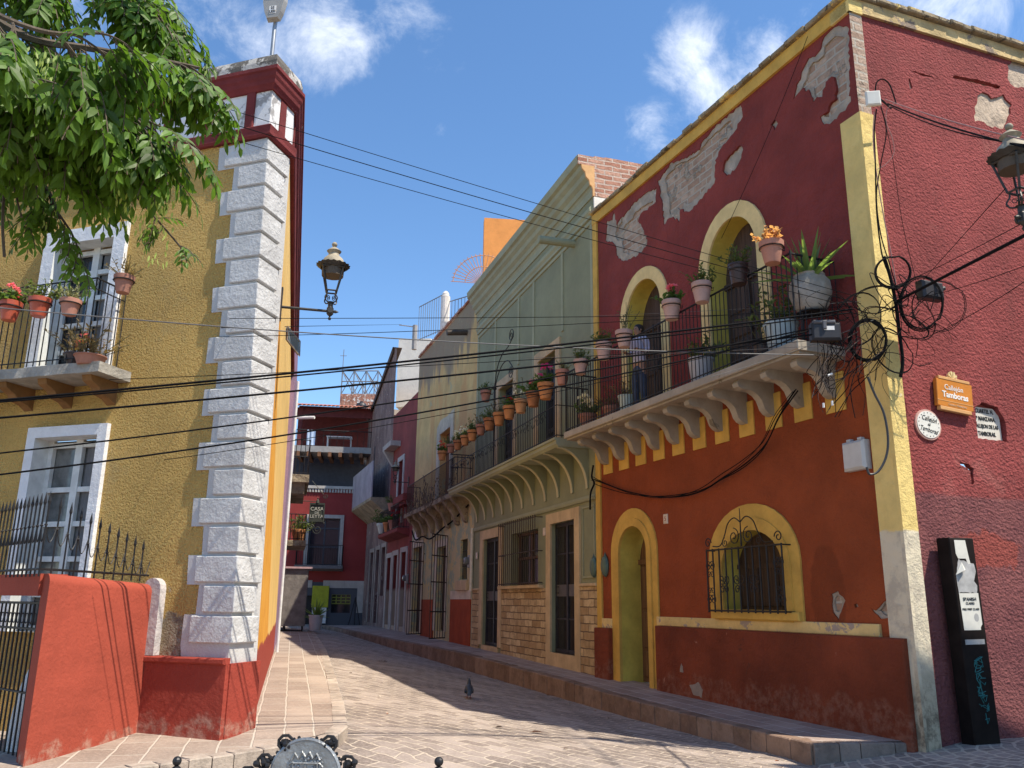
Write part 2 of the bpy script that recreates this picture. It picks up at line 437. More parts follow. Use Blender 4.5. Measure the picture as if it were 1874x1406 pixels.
def paving(name, c1, c2, cm, w, h, rot=0, bump=.012, worn=.35, fan=False, mort=.012, wav=.18):
    n = NB(name)
    g = n.nt.nodes.new('ShaderNodeNewGeometry'); p = g.outputs['Position']
    mp = n.nt.nodes.new('ShaderNodeMapping'); n.L(p, mp.inputs[0]); mp.inputs['Rotation'].default_value = (0, 0, rot)
    nn = n.nt.nodes.new('ShaderNodeTexNoise'); n.L(p, nn.inputs['Vector']); nn.inputs['Scale'].default_value = 1.7; nn.inputs['Detail'].default_value = 3
    va = n.nt.nodes.new('ShaderNodeVectorMath'); va.operation = 'MULTIPLY_ADD'; n.L(nn.outputs['Color'], va.inputs[0]); va.inputs[1].default_value = (wav, wav, 0); n.L(mp.outputs[0], va.inputs[2])
    br = n.brick(va.outputs[0], 1, w, h, mort, .5, (0, 0, 0), (1, 1, 1), (.5, .5, .5), .25)
    bc, bf = br.outputs['Color'], br.outputs['Fac']
    if fan:     # setts laid in arcs in the middle of the street
        sx = n.nt.nodes.new('ShaderNodeSeparateXYZ'); n.L(va.outputs[0], sx.inputs[0])
        rx = n.math('SUBTRACT', sx.outputs[0], fan[0]); ry = n.math('SUBTRACT', sx.outputs[1], fan[1])
        rr = n.math('SQRT', n.math('ADD', n.math('MULTIPLY', rx, rx), n.math('MULTIPLY', ry, ry)))
        an = n.math('ARCTAN2', ry, rx)
        v2 = n.comb(n.math('MULTIPLY', an, 1.6), rr, 0.)
        b2 = n.brick(v2, 1, .20, .15, .020, .5, (0, 0, 0), (1, 1, 1), (.5, .5, .5), .25)
        inr = n.ramp(rr, fan[2]-.01, fan[2]+.01, 1, 0)
        bc = n.mix(inr, bc, b2.outputs['Color'])
        bf = n.math('ADD', n.math('MULTIPLY', bf, n.math('SUBTRACT', 1, inr)), n.math('MULTIPLY', b2.outputs['Fac'], inr))
    big = n.nt.nodes.new('ShaderNodeTexNoise'); n.L(p, big.inputs['Vector']); big.inputs['Scale'].default_value = .8; big.inputs['Detail'].default_value = 7; big.inputs['Roughness'].default_value = .65
    sm = n.nt.nodes.new('ShaderNodeTexNoise'); n.L(p, sm.inputs['Vector']); sm.inputs['Scale'].default_value = 26; sm.inputs['Detail'].default_value = 6; sm.inputs['Roughness'].default_value = .65
    c = n.mix(bc, c1, c2)
    c = n.mix(n.ramp(big.outputs[0], .35, .7, 0, worn), c, hsv(c1, .55))
    c = n.mix(n.ramp(sm.outputs[0], .4, .75, 0, .5), c, hsv(c2, 1.15))
    c = n.mix(n.math('MULTIPLY', bf, .8), c, cm)
    n.bump(n.math('ADD', n.math('MULTIPLY', bf, -1.), n.math('ADD', n.math('MULTIPLY', sm.outputs[0], .55), n.math('MULTIPLY', bc, .45))), bump)
    return n.done(c, .85, spec=.25)
ST1, ST2, STM = (.21, .168, .142), (.42, .35, .30), (.55, .49, .43)
M_ROAD = paving('street_setts', ST1, ST2, (.56, .47, .37), .34, .18, R(38), .022, fan=(-.75, 12.6, 3.3), mort=.013, worn=.75, wav=.28)
M_SIDE = paving('pavement_flags', (.30, .22, .185), (.42, .33, .275), STM, .62, .30, R(-111), .014, worn=.6, wav=.05)
M_SIDEL = paving('pale_pavement_flags', (.29, .225, .18), (.42, .34, .275), (.52, .46, .38), .62, .33, R(-104), .014, mort=.014, worn=.6, wav=.05)

def structure(name, mb, mat, smooth=False): return tag(build(mb, name, mat, smooth=smooth), kind='structure')
def xy_grid(xs, ys, zf):
    mb = MB(1)
    vs = [(x, y, zf(x, y)) for y in ys for x in xs]; n = len(xs)
    fs = [(j*n+i, j*n+i+1, (j+1)*n+i+1, (j+1)*n+i) for j in range(len(ys)-1) for i in range(n-1)]
    return mb.add(vs, fs)
structure('ground', MB(1).quad((-1500, -1500, -1.2), (1500, -1500, -1.2), (1500, 1500, -1.2), (-1500, 1500, -1.2)), plain('bare_earth', (.22, .17, .12), .95))
xs = [-14+i*.4 for i in range(76)]; ys = [-8+i*.5 for i in range(124)]
structure('road', xy_grid(xs, ys, zroad), M_ROAD, True)

def strip(path_in, path_out, zf_in, zf_out, n=1):
    """paved strip between two plan polylines"""
    mb = MB(1); k = len(path_in); vs = []; fs = []
    for (a, b) in zip(path_in, path_out): vs += [(a[0], a[1], zf_in(a)), (b[0], b[1], zf_out(b))]
    for i in range(k-1): fs.append((2*i, 2*i+1, 2*i+3, 2*i+2))
    return mb.add(vs, fs)
def kerb_stones(path, z_top, z_bot, length, thick, inward, sd=3):
    """a row of single kerb blocks along a plan polyline"""
    rnd = random.Random(sd); mb = MB(1)
    pts = [V((x, y, 0)) for x, y in path]; seg = [0]
    for a, b in zip(pts, pts[1:]): seg.append(seg[-1]+(b-a).length)
    def at(s):
        for i in range(len(pts)-1):
            if s <= seg[i+1] or i == len(pts)-2: return pts[i].lerp(pts[i+1], (s-seg[i])/(seg[i+1]-seg[i]))
    s = 0
    while s < seg[-1]-.05:
        l = min(length*rnd.uniform(.75, 1.3), seg[-1]-s); a, b = at(s+.006), at(s+l-.006); s += l
        d = (b-a).normalized(); nn = V((-d.y, d.x, 0))*inward; o = nn*(-rnd.uniform(0, .008))
        dz = rnd.uniform(-.006, .006)
        za, zb = z_top(a)+dz, z_top(b)+dz; ba, bb = z_bot(a)-.15, z_bot(b)-.15
        e = .014
        q = [a+o, b+o, b+nn*thick, a+nn*thick]
        bot = [(q[0].x, q[0].y, ba), (q[1].x, q[1].y, bb), (q[2].x, q[2].y, bb), (q[3].x, q[3].y, ba)]
        f1 = [(q[0].x, q[0].y, za-e), (q[1].x, q[1].y, zb-e), (q[2].x, q[2].y, zb-e), (q[3].x, q[3].y, za-e)]
        i0, i1 = a+o+nn*e+d*e, b+o+nn*e-d*e
        tp = [(i0.x, i0.y, za), (i1.x, i1.y, zb), (q[2].x, q[2].y, zb), (q[3].x, q[3].y, za)]
        fs = [(0, 1, 2, 3), (8, 9, 10, 11)]
        for k in range(4):
            j = (k+1) % 4; fs += [(k, j, 4+j, 4+k), (4+k, 4+j, 8+j, 8+k)]
        mb.add(bot+f1+tp, fs)
    return mb
# right-hand pavement
ry = [10.9, 12, 13.2, 14.53, 16.5, 18.54, 21.5, 24.58, 29, 33.21, 37.5, 41.8, 47]
kpath = [(xr(y), y) for y in ry]
base = [tuple((FRD.W(FRD.L-.1, -.3, 0)).to_2d())]
def wallx(y):
    for F in (FRD, FGR, FOC, FDR, FMA):
        y0, y1 = F.W(F.L, 0, 0).y, F.o.y
        if y <= y1 or F is FMA:
            t = (y-F.o.y)/(F.W(F.L, 0, 0).y-F.o.y); return F.o.x+(F.W(F.L, 0, 0).x-F.o.x)*t+.25
path_in = [(wallx(max(y, 10.86)) if y > 11 else 5.05, y if y > 11 else 11.0) for y in ry]
kin = [(x+.2*.93, y+.2*.37) for x, y in kpath]
mb = strip(path_in, kin, lambda p: zside(p[1])+.01, lambda p: zside(p[1])-.02)
mb.quad((3.70, 11.0, .022), (5.05, 11.0, .035), (4.98, 11.22, .045), (3.75, 11.3, .018))
structure('pavement', mb, M_SIDE)
M_KERB = None
def kerb_mat(name, c1, c2):
    n = NB(name); g = n.nt.nodes.new('ShaderNodeNewGeometry'); rnd = g.outputs['Random Per Island']
    c = n.mix(rnd, c1, c2); c = n.mix(n.ramp(n.noise(3, 8, .7), .4, .7, 0, .7), c, hsv(c1, .5)); c = n.mix(n.ramp(n.noise(14, 6, .7), .5, .75, 0, .5), c, hsv(c2, 1.25))
    n.bump(n.noise(26, 6, .65), .012); return n.done(c, .85)
structure('kerb', kerb_stones(kpath, lambda p: zside(p.y)-.015, lambda p: min(zr(p.y), zside(p.y)-.1), .42, .22, -1), kerb_mat('kerb_stone', (.20, .125, .085), (.31, .21, .15)))
endk = [(3.67, 10.88), (4.35, 10.92), (5.05, 10.97)]
structure('kerb', kerb_stones(endk[::-1], lambda p: zside(10.9)-.012, lambda p: -.3, .34, .2, -1, 5), kerb_mat('kerb_end_stone', (.20, .15, .12), (.30, .23, .19)))
# left-hand pavement, rounding the corner in front of the yellow house
ly = [10.39, 11.2, 12.34, 14.5, 16.87, 20, 23.48, 29, 34.79, 45]
lp = [(-4.6, 7.35), (-3.3, 8.55), (-2.75, 9.15), (-2.32, 9.62), (-2.02, 9.98), (-1.87, 10.25), (-1.86, 10.5)]+[(xl(y), y) for y in ly[1:]]
li = [(-6.5, 9.6), (-4.9, 10.1), (-3.9, 10.15), (-3.3, 10.2), (-3.1, 10.3), (-3.05, 10.4), (-3.05, 10.6)]+[(-3.05-.25*(y-10.6)-.05, y) for y in ly[1:]]
mb = strip([(x+.16*(-.8 if i < 5 else -1), y+(.1 if i < 5 else 0)) for i, (x, y) in enumerate(lp)], li, lambda p: zleft(p[1]), lambda p: zleft(p[1])+.01)
structure('pavement', mb, M_SIDEL)
structure('kerb', kerb_stones(lp, lambda p: zleft(p.y)+.004, lambda p: zl(p.y), .30, .17, 1, 8), kerb_mat('pale_kerb_stone', (.33, .27, .22), (.50, .42, .34)))

# ------------------------------------------------------------------ crimson house on the right
F = FRD; L = F.L
H = 10.5
ZB = 5.2                                # balcony floor
red_house = thing('crimson_house', 'two-storey crimson house on the right corner with yellow arches and peeling plaster', 'house', fr=F)
def red_extra(n, c):
    lo = n.zmask(5.0, .12, .1, 1.5)
    c = n.mix(lo, c, n.mix(n.ramp(n.noise(1.1, 6, .6), .3, .7), hsv(RED_LO, .82), hsv(RED_LO, 1.12)))  # lower storey more orange, partly bounce off the sunlit street put into the colour
    c = n.mix(n.ramp(n.noise(7, 8, .7), .725, .75), c, (.46, .24, .17))
    c = n.mix(n.math('MULTIPLY', n.blob(6.7, 1.75, .34, .75, .25, 3), .5), c, hsv(RED_LO, .5))
    return c
M_RED = paint('crimson_stucco', RED_UP, .030, 24, .24, .8, spots=(((.40, .16, .13), 9, .74),), extra=red_extra, streak=.35, streakcol=(.16, .03, .025), coarse=1.0)
M_YEL = paint('yellow_trim_paint', YEL, .006, 50, .18, 2, spots=(((.46, .40, .31), 3.2, .69),), streak=.3, streakcol=(.40, .25, .08))
M_CRM = paint('cream_trim_paint', (.80, .60, .27), .005, 50, .16, 2, spots=(((.55, .45, .32), 5, .68),), streak=.25, streakcol=(.45, .32, .16))
M_GREYB = masonry('bare_brick_plaster', (.42, .27, .19), (.56, .43, .33), (.50, .44, .36), .42, .14, .02, .05, plaster=((.50, .43, .34), .56))
door = arch(.95, 2.02, .12, 2.62, 3.12)
win = arch(4.36, 5.86, 1.55, 2.2, 2.78)
ar2 = arch(4.36, 5.72, ZB, 7.45, 8.22)
ar1 = arch(1.45, 2.78, ZB, 7.45, 8.12)
peel = []
for i, Pp in enumerate([
    [(1110, 405), (1119, 402), (1122, 386), (1128, 410), (1140, 395), (1160, 372), (1185, 350), (1200, 345), (1199, 372), (1172, 392), (1167, 402), (1182, 430), (1185, 447), (1165, 470), (1140, 478), (1128, 468), (1125, 445), (1108, 440)],
    [(1204, 332), (1225, 300), (1260, 285), (1278, 275), (1283, 262), (1310, 222), (1340, 205), (1355, 190), (1358, 215), (1345, 240), (1322, 268), (1310, 290), (1308, 335), (1290, 355), (1275, 375), (1262, 388), (1245, 385), (1243, 405), (1225, 398), (1215, 412), (1210, 370)],
    [(1325, 295), (1350, 268), (1360, 272), (1355, 295), (1340, 315), (1328, 325), (1320, 312)],
    [(1552, 48), (1530, 46), (1510, 62), (1497, 95), (1478, 110), (1466, 135), (1455, 160), (1452, 183), (1468, 165), (1478, 168), (1488, 185), (1505, 175), (1510, 148), (1520, 140), (1530, 155), (1528, 180), (1512, 205), (1500, 215), (1505, 230), (1520, 225), (1546, 200), (1556, 185)],
    [(1410, 228), (1417, 219), (1423, 226), (1418, 237)],
    [(1521, 1088), (1533, 1083), (1546, 1098), (1540, 1120), (1534, 1134), (1524, 1120)],
    [(1591, 1112), (1603, 1118), (1612, 1108), (1626, 1092), (1631, 1118), (1634, 1131), (1610, 1132)],
    [(1563, 1105), (1568, 1103), (1571, 1110), (1566, 1113)],
    [(1274, 1255), (1290, 1248), (1299, 1262), (1296, 1276), (1281, 1272)]]):
    q = F.P(Pp)
    mn = (sum(a for a, b in q)/len(q), sum(b for a, b in q)/len(q))
    peel.append(rough_poly([(min(a, L-.03), min(b, H-.26)) for a, b in q], .03 if i < 4 else .012, .06 if i < 4 else .05, i))
peel_hi = [p for p in peel[:8]]
build(MB().wall(rect(0, L, -.5, H), [door, win, ar1, ar2]+peel_hi, 0, [0]*4+[.05]*len(peel_hi)), 'street_wall', M_RED, red_house)
M_SCR = paint('scratch_coat', (.42, .36, .29), .03, 20, .3, 3, spots=(((.58, .50, .42), 5, .62), ((.24, .19, .15), 4, .66)), coarse=1)
for i, p in enumerate(peel_hi):
    if i in (2, 4, 7): build(MB().sheet(p, -.043), 'bare_masonry', M_SCR, red_house); continue
    cx_, cz_ = sum(a for a, b in p)/len(p), sum(b for a, b in p)/len(p)
    k_ = (.72, .80, 0, .82, 0, .6, .6)[i]; rr_ = random.Random(70+i)
    inn = [(cx_+(a-cx_)*k_+rr_.uniform(-.03, .03)+(.12 if i == 0 else 0), cz_+(b-cz_)*k_+rr_.uniform(-.03, .03)-(.12 if i == 0 else 0)) for a, b in p[::2]]
    build(MB().wall(p, [inn], -.02, .03), 'scratch_coat', M_SCR, red_house)
    build(MB().sheet(inn, -.048), 'bare_masonry', M_GREYB, red_house)
M_OCH = paint('ochre_reveal', (.60, .46, .09), .004, 50, .2, 2, spots=(((.68, .60, .42), 4, .72),))
for lp_, d_ in ((door, .60), (win, .40), (ar1, .5), (ar2, .5)): build(MB().rim(lp_, 0, -d_), 'opening_reveal', M_OCH, red_house)
# trims
def trim(outer, inner, w, name='arch_trim', mat=None):
    mb = MB().wall(outer, [inner], w, w-.001); mb.rim(outer, w, 0); return build(mb, name, mat or M_YEL, red_house)
def shrink(a, d): return arch(a[0], a[1], a[2], a[3], a[4])
def ring_trim(u0, u1, zb, zs, za, t, w0, foot=None, mat=None):
    zf = foot if foot is not None else zb
    trim(arch(u0-t, u1+t, zf, zs, za+t*1.05), arch(u0, u1, zb+(.001 if foot is None else 0), zs, za) if foot is not None else arch(u0, u1, zb, zs, za), w0, mat=mat)
def arch_band(u0, u1, zb, zs, za, t, w, mat, step=.0):
    """raised band round an arch, open at the foot"""
    o, i = arch(u0-t, u1+t, zb, zs, za+t*1.05), arch(u0, u1, zb, zs, za)
    P = o+i[::-1]
    mb = MB().wall(P, (), w, 0, w)
    if step:
        o2, i2 = arch(u0-step, u1+step, zb, zs, za+step*1.05), arch(u0-.0, u1+.0, zb, zs, za)
        mb.wall(o2+[(a, b) for a, b in i2[::-1]], (), w+.03, 0, .03)
    return build(mb, 'arch_trim', mat, red_house)
arch_band(.95, 2.02, .12, 2.62, 3.12, .34, .03, M_YEL, .15)
arch_band(4.36, 5.72, ZB, 7.45, 8.22, .27, .04, M_CRM)
arch_band(1.45, 2.78, ZB, 7.45, 8.12, .25, .04, M_CRM)
# window surround with sill block
o = arch(3.98, 6.22, 1.36, 2.3, 3.2); mb = MB().wall(o, [win], .03, 0, .03)
o2 = arch(4.22, 6.02, 1.38, 2.24, 2.98); mb.wall(o2, [arch(4.361, 5.859, 1.551, 2.2, 2.779)], .055, .055, .025)
mb.bbox(4.15, 6.2, -.3, .11, 1.40, 1.53, .015)
build(mb, 'arch_trim', M_YEL, red_house)
# doors
M_DW = wood('door_wood', (.16, .085, .04)); M_OW = wood()
def leaf_door(u0, u1, z0, zs, za, w, panels, name, mat, glassy=False):
    mb = MB(); c = (u0+u1)/2
    mb.uz(arch(u0, u1, z0, zs, za), w-.06, w)
    for k in range(2):
        a, b = (u0+.05, c-.02) if k == 0 else (c+.02, u1-.05)
        zz = z0+.06
        for h in panels:
            mb.bbox(a+.05, b-.05, w, w+.03, zz+.03, zz+h-.03, .02); zz += h
    mb.box(c-.02, c+.02, w, w+.045, z0, zs)
    mb.box(u0, u1, w, w+.05, zs-.05, zs+.05)
    o = build(mb, name, mat, red_house)
    hb = MB(); hb.tube([(c+.06, w+.03, z0+1.02), (c+.06, w+.09, z0+1.04), (c+.06, w+.09, z0+1.2), (c+.06, w+.03, z0+1.22)], .012, 6); build(hb, 'handle', iron(), o)
    return o
leaf_door(.95, 2.02, .14, 2.45, 3.1, -.46, [.55, .75, .9], 'door', M_DW)
leaf_door(4.36, 5.72, ZB, 7.2, 8.2, -.36, [.45, .45, .45, .5], 'balcony_door', wood('weathered_wood', (.075, .05, .04)))
leaf_door(1.45, 2.78, ZB, 7.2, 8.1, -.36, [.45, .45, .45, .5], 'balcony_door', wood('weathered_wood'))
mb = MB(); mb.uz(arch(4.36, 5.86, 1.55, 2.2, 2.78), -.34, -.30); c = 5.11
for k in range(6): mb.bbox(4.4+k*.245, 4.4+k*.245+.22, -.30, -.275, 1.6, 2.22, .012)
mb.box(4.36, 5.86, -.30, -.26, 2.2, 2.27)
build(mb, 'shutter', wood('dark_shutter', (.06, .036, .022)), red_house)
mb = MB(); mb.box(.9, 2.1, -.7, .05, -.2, .125); build(mb, 'doorstep', plain('worn_stone', (.42, .36, .28), .9, bump=.01), red_house)
# plinth
M_PL = paint('plinth_red', (.21, .046, .019), .024, 22, .32, .9, spots=(((.36, .17, .12), 3.2, .67), ((.10, .035, .02), 1.7, .66)), extra=lambda n, c: n.mix(n.math('MULTIPLY', n.zmask(.42, .06, .45, 2.5), n.ramp(n.noise(9, 7, .7), .40, .64, 0, .40)), c, (.32, .17, .12)), streak=.3, streakcol=(.14, .03, .02), coarse=1.)
mb = MB(); mb.bbox(2.36, L-.06, 0, .13, -.5, 1.24, .02)
pl = build(mb, 'plinth', M_PL, red_house); build(MB().bbox(.0, .62, 0, .13, -.5, 1.14, .02), 'plinth', M_PL, red_house)
for q in (peel[8], rough_poly(circ(3.2, .55, .05, .08, 10), .02, .03, 4)): build(MB().uz(q, .128, .134), 'bare_patch', plain('grey_mortar', (.30, .25, .21), .95, bump=.01), red_house)
M_BAND = paint('chipped_yellow_band', (.70, .52, .22), .006, 40, .2, 2, spots=(((.36, .29, .24), 2.4, .56), ((.33, .08, .04), 3.1, .66)))
mb = MB(); mb.bbox(2.30, L-.5, 0, .045, 1.24, 1.40, .008); mb.bbox(.2, .62, 0, .045, 1.142, 1.33, .008)
build(mb, 'dado_band', M_BAND, red_house)
mb = MB(); mb.box(0, .20, 0, .04, 1.142, H-.02); build(mb, 'corner_strip', M_YEL, red_house)
# corner pilaster wrapping both faces, yellow above and cream below
def pil_extra(n, c):
    c = n.mix(n.zmask(2.55, .02, .08, 3), c, n.mix(n.ramp(n.noise(2.5, 8, .7), .45, .6), (.68, .60, .44), (.50, .44, .34)))
    c = n.mix(n.zmask(.7, .3, .5, 2), c, n.mix(n.ramp(n.noise(5, 8, .7), .4, .6), (.20, .17, .12), (.48, .42, .30)))
    return c
M_PIL = paint('pilaster_paint', (.80, .60, .22), .012, 40, .15, 1.5, spots=(((.66, .58, .42), 2, .66),), extra=pil_extra, coarse=.8)
gap0, gap1 = 8.55, 10.25
for z0, z1 in ((-.4, gap0), (gap1, H-.05)):
    build(MB().uw([(L-.33, 0), (L-.33, .05), (L+.055, .05), (L+.055, -.02), (L, -.02), (L, 0)], z0, z1), 'corner_pilaster', M_PIL, red_house)
    build(MB().uw([(-.05, .055), (.21, .055), (.21, 0), (0, 0), (-.05, 0)], z0, z1), 'corner_pilaster', M_PIL, red_house, fr=FRW)
build(MB().uw([(-.03, .03), (.2, .03), (.24, 0), (0, 0)], gap0, gap1), 'bare_masonry', M_GREYB, red_house, fr=FRW)
# coping
M_COP = paint('weathered_coping', (.34, .27, .17), .03, 14, .4, 3, spots=(((.62, .46, .17), 2.5, .56), ((.10, .085, .06), 4, .58)), coarse=2)
mb = MB(); mb.box(0, L, .0, .05, H-.24, H-.004); build(mb, 'cornice_band', M_YEL, red_house)
rnd = random.Random(5); mb = MB(); u = 0
while u < L+.1:
    l = rnd.uniform(.18, .34); mb.bbox(u, min(u+l-.008, L+.12), -.3, .10+rnd.uniform(0, .045), H+rnd.uniform(-.006, .01), H+.07+rnd.uniform(0, .03), .02); u += l
build(mb, 'coping', M_COP, red_house)
# wall round the corner
def rw_extra(n, c):
    lo = n.zmask(3.06, .03, .05, 1.5)
    c = n.mix(lo, c, n.mix(n.ramp(n.noise(1.4, 6, .6), .35, .65), (.19, .062, .066), (.26, .09, .088)))
    c = n.mix(n.math('MULTIPLY', n.blob(1.45, 2.35, .62, .26, .8, 4), .75), c, (.36, .075, .055))
    c = n.mix(n.math('MULTIPLY', n.blob(3.6, 2.1, .9, .35, .9, 3), .5), c, (.32, .07, .05))
    return c
def rough_stucco(name, col, extra, dist=.055):
    n = NB(name); c = n.mix(n.ramp(n.noise(.7, 6, .6), .3, .7), hsv(col, .8), hsv(col, 1.15))
    c = n.mix(n.ramp(n.noise(9, 6, .7), .56, .8, 0, .35), c, hsv(col, 1.5)); c = extra(n, c)
    c = n.mix(n.ramp(n.noise(1, 6, .65, n.scale(3.2, 3.2, .28)), .52, .8, 0, .5), c, (.15, .045, .04))
    c = n.mix(n.ramp(n.noise(.8, 8, .72, None, .6), .55, .7, 0, .35), c, (.46, .20, .17))
    v = n.voro(22, 'SMOOTH_F1', n.scale(1, 1, 1.35)).outputs['Distance']
    h = n.math('ADD', n.math('MULTIPLY', n.noise(19, 7, .64, n.scale(1, 1, 1.3), .5), 1.5), n.math('MULTIPLY', v, -.6))
    n.bump(h, dist); return n.done(c, .95)
M_RW = rough_stucco('rough_crimson_stucco', (.31, .066, .062), rw_extra, .042)
n0, n1 = FRW.px(1786, 752), FRW.px(1838, 804)
NI = (n0[0]-.02, n1[0]+.05, n1[1]-.03, n0[1]+.10)
niche = rough_poly([(NI[0], NI[2]), (NI[1], NI[2]), (NI[1]+.02, NI[3]-.2), (NI[1]-.1, NI[3]), (NI[0]+.15, NI[3]+.03), (NI[0], NI[3]-.06)], .012, .05, 3)
rpeel = [rough_poly(FRW.P(q), .03, .08, 20+i) for i, q in enumerate([
    [(1787, 176), (1800, 170), (1822, 182), (1835, 172), (1850, 190), (1848, 215), (1840, 236), (1815, 232), (1800, 222), (1784, 222)],
    [(1845, 120), (1862, 106), (1880, 112), (1890, 165), (1858, 160), (1842, 142)], [(1660, 143), (1668, 147), (1672, 160), (1664, 162)]])]
rcrk = [rough_poly(FRW.P(q), .01, .05, 40+i) for i, q in enumerate([[(1757, 845), (1772, 849), (1782, 858), (1783, 884), (1778, 889), (1775, 862), (1758, 850)], [(1745, 138), (1790, 146), (1832, 158), (1829, 163), (1785, 153), (1744, 143)], [(1664, 128), (1690, 135), (1724, 146), (1690, 139)]])]
WR = 7.0
build(MB().wall([(0, -.5), (WR, -.5), (WR, H+.28), (0, H)], [niche]+rpeel+rcrk, 0, [.10]+[.03]*3+[.08]*3), 'side_wall', M_RW, red_house, fr=FRW)
for p in rpeel: build(MB().sheet(p, -.028), 'bare_masonry', paint('pale_bare_plaster', (.55, .44, .33), .03, 16, .25, 3, coarse=1), red_house, fr=FRW)
mb = MB(); mb.box(NI[0]-.1, NI[1]+.1, -.14, -.10, NI[2]-.1, NI[3]+.1)
build(mb, 'niche_back', plain('niche_plaster', (.36, .09, .07), .95), red_house, fr=FRW)
mb = MB(); mb.add([(0, .045, H-.22), (WR, .045, H+.02), (WR, .045, H+.28), (0, .045, H), (0, 0, H-.22), (WR, 0, H+.02)], [(0, 1, 2, 3), (0, 1, 5, 4)])
build(mb, 'cornice_band', paint('stained_cornice', (.62, .46, .22), .02, 25, .3, 2, spots=(((.26, .20, .15), 1.8, .56),)), red_house, fr=FRW, recalc=True)
mb = MB(); u = -.1
while u < WR:
    l = rnd.uniform(.2, .42); d = rnd.uniform(0, .05); z = H+.28*u/WR
    mb.bbox(u, u+l-.006, -.3, .09+d, z+.004+rnd.uniform(0, .02), z+.09+rnd.uniform(0, .03), .02); u += l
build(mb, 'coping', M_COP, red_house, fr=FRW)
mb = MB(); mb.box(0, L, -6, -.35, H-.4, H-.2); build(mb, 'roof', plain('roof_deck', (.35, .28, .22), .95), red_house)
# balcony
M_CON = paint('grey_balcony_plaster', (.37, .325, .26), .004, 40, .22, 1.5, spots=(((.17, .145, .11), 1.6, .62),), streak=.2)
BW = .85
mb = MB(); mb.bbox(.08, 7.42, -.05, BW, 5.06, ZB, .012); mb.box(.12, 7.38, 0, BW-.06, 5.02, 5.058)
bal = build(mb, 'balcony_slab', M_CON, red_house)
prof = [(0, 5.02), (.66, 5.02), (.70, 4.96), (.68, 4.90), (.60, 4.865), (.50, 4.87), (.42, 4.855), (.33, 4.81), (.26, 4.74), (.23, 4.67), (.20, 4.59), (.14, 4.53), (.07, 4.50), (0, 4.50)]
CU = [F.u(x, y) for x, y in [(1117, 862), (1145, 853), (1176, 843), (1209, 833), (1243, 822), (1282, 811), (1325, 798), (1372, 783), (1425, 765), (1486, 742), (1543, 716)]]
CU = [CU[0]+(CU[-1]-.08-CU[0])*i/10 for i in range(11)]
for i, c in enumerate(CU):
    build(MB().wz(prof, c-.17, c-.03), 'corbel', M_CON, red_house)
for c in CU: build(MB().box(c-.26, c+.12, 0, .022, 4.30, 4.86), 'corbel_panel', M_YEL, red_house)
mb = railing(MB(), [(.10, 0), (.10, BW-.05), (7.36, BW-.05), (7.36, 0)], ZB, 6.52, .105, .0085)
for u, w in ((.10, BW-.05), (7.36, BW-.05), (3.7, BW-.05)): mb.tube([(u, w, ZB), (u, w, 6.56)], .016, 6)
build(mb, 'balcony_railing', iron(), red_house)
# window grille with scrolled crest
g = MB(); a0, a1, z0, z1, gw = 4.17, 6.04, 1.50, 2.52, .20
for k in range(12):
    u = a0+(a1-a0)*k/11; g.tube([(u, gw, z0), (u, gw, z1)], .015, 5)
for z in (z0+.03, z1-.02):
    g.tube([(a0, gw, z), (a1, gw, z)], .016, 5)
    for u in (a0, a1): g.tube([(u, gw, z), (u, 0, z)], .012, 5)
for k in range(4):
    z = z0+.12+k*.0
for uu in (a0+.09, a1-.09):
    for zc, s in ((z0+.20, 1), (z1-.28, -1)):
        g.spiral(uu-.05, zc, gw, .09, .015, 1.4, 0, .008, 1); g.spiral(uu+.05, zc, gw, .09, .015, 1.4, pi, .008, -1)
        g.spiral(uu-.04, zc+.14*s, gw, .06, .012, 1.2, 0, .007, 1); g.spiral(uu+.04, zc+.14*s, gw, .06, .012, 1.2, pi, .007, -1)
for k in range(3):
    uu = 4.62+k*.38
    for q in (-1, 1):
        g.spiral(uu+q*.06, 2.02, gw, .09, .012, 1.5, 0 if q < 0 else pi, .008, q); g.spiral(uu+q*.05, 1.86, gw, .07, .012, 1.4, 0 if q < 0 else pi, .008, -q)
cc = (a0+a1)/2
g.tube([(cc, gw, z1), (cc, gw, 3.12)], [.016, .006], 5)
for q in (-1, 1):
    g.tube(smooth_path([(cc, gw, 2.9), (cc+q*.15, gw, 2.98), (cc+q*.32, gw, 2.9), (cc+q*.42, gw, 2.72), (cc+q*.55, gw, 2.56), (cc+q*.75, gw, 2.56)]), .010, 5)
    g.spiral(cc+q*.88, 2.62, gw, .09, .02, 1.3, pi if q > 0 else 0, .010, -q)
    g.spiral(cc+q*.18, 2.68, gw, .14, .02, 1.6, pi/2, .009, q); g.spiral(cc+q*.42, 2.60, gw, .08, .015, 1.4, pi/2, .008, -q)
build(g, 'window_grille', iron(), red_house)
mb = MB(); c = F.px(1219, 950); mb.bbox(c[0]-.07, c[0]+.07, 0, .02, c[1]-.09, c[1]+.09, .006)
nt_ = build(mb, 'number_tile', plain('pale_tile', (.62, .52, .42), .4), red_house)
text('5', .12, plain('tile_ink', (.30, .08, .05), .5), nt_, F, c[0], .02, c[1])

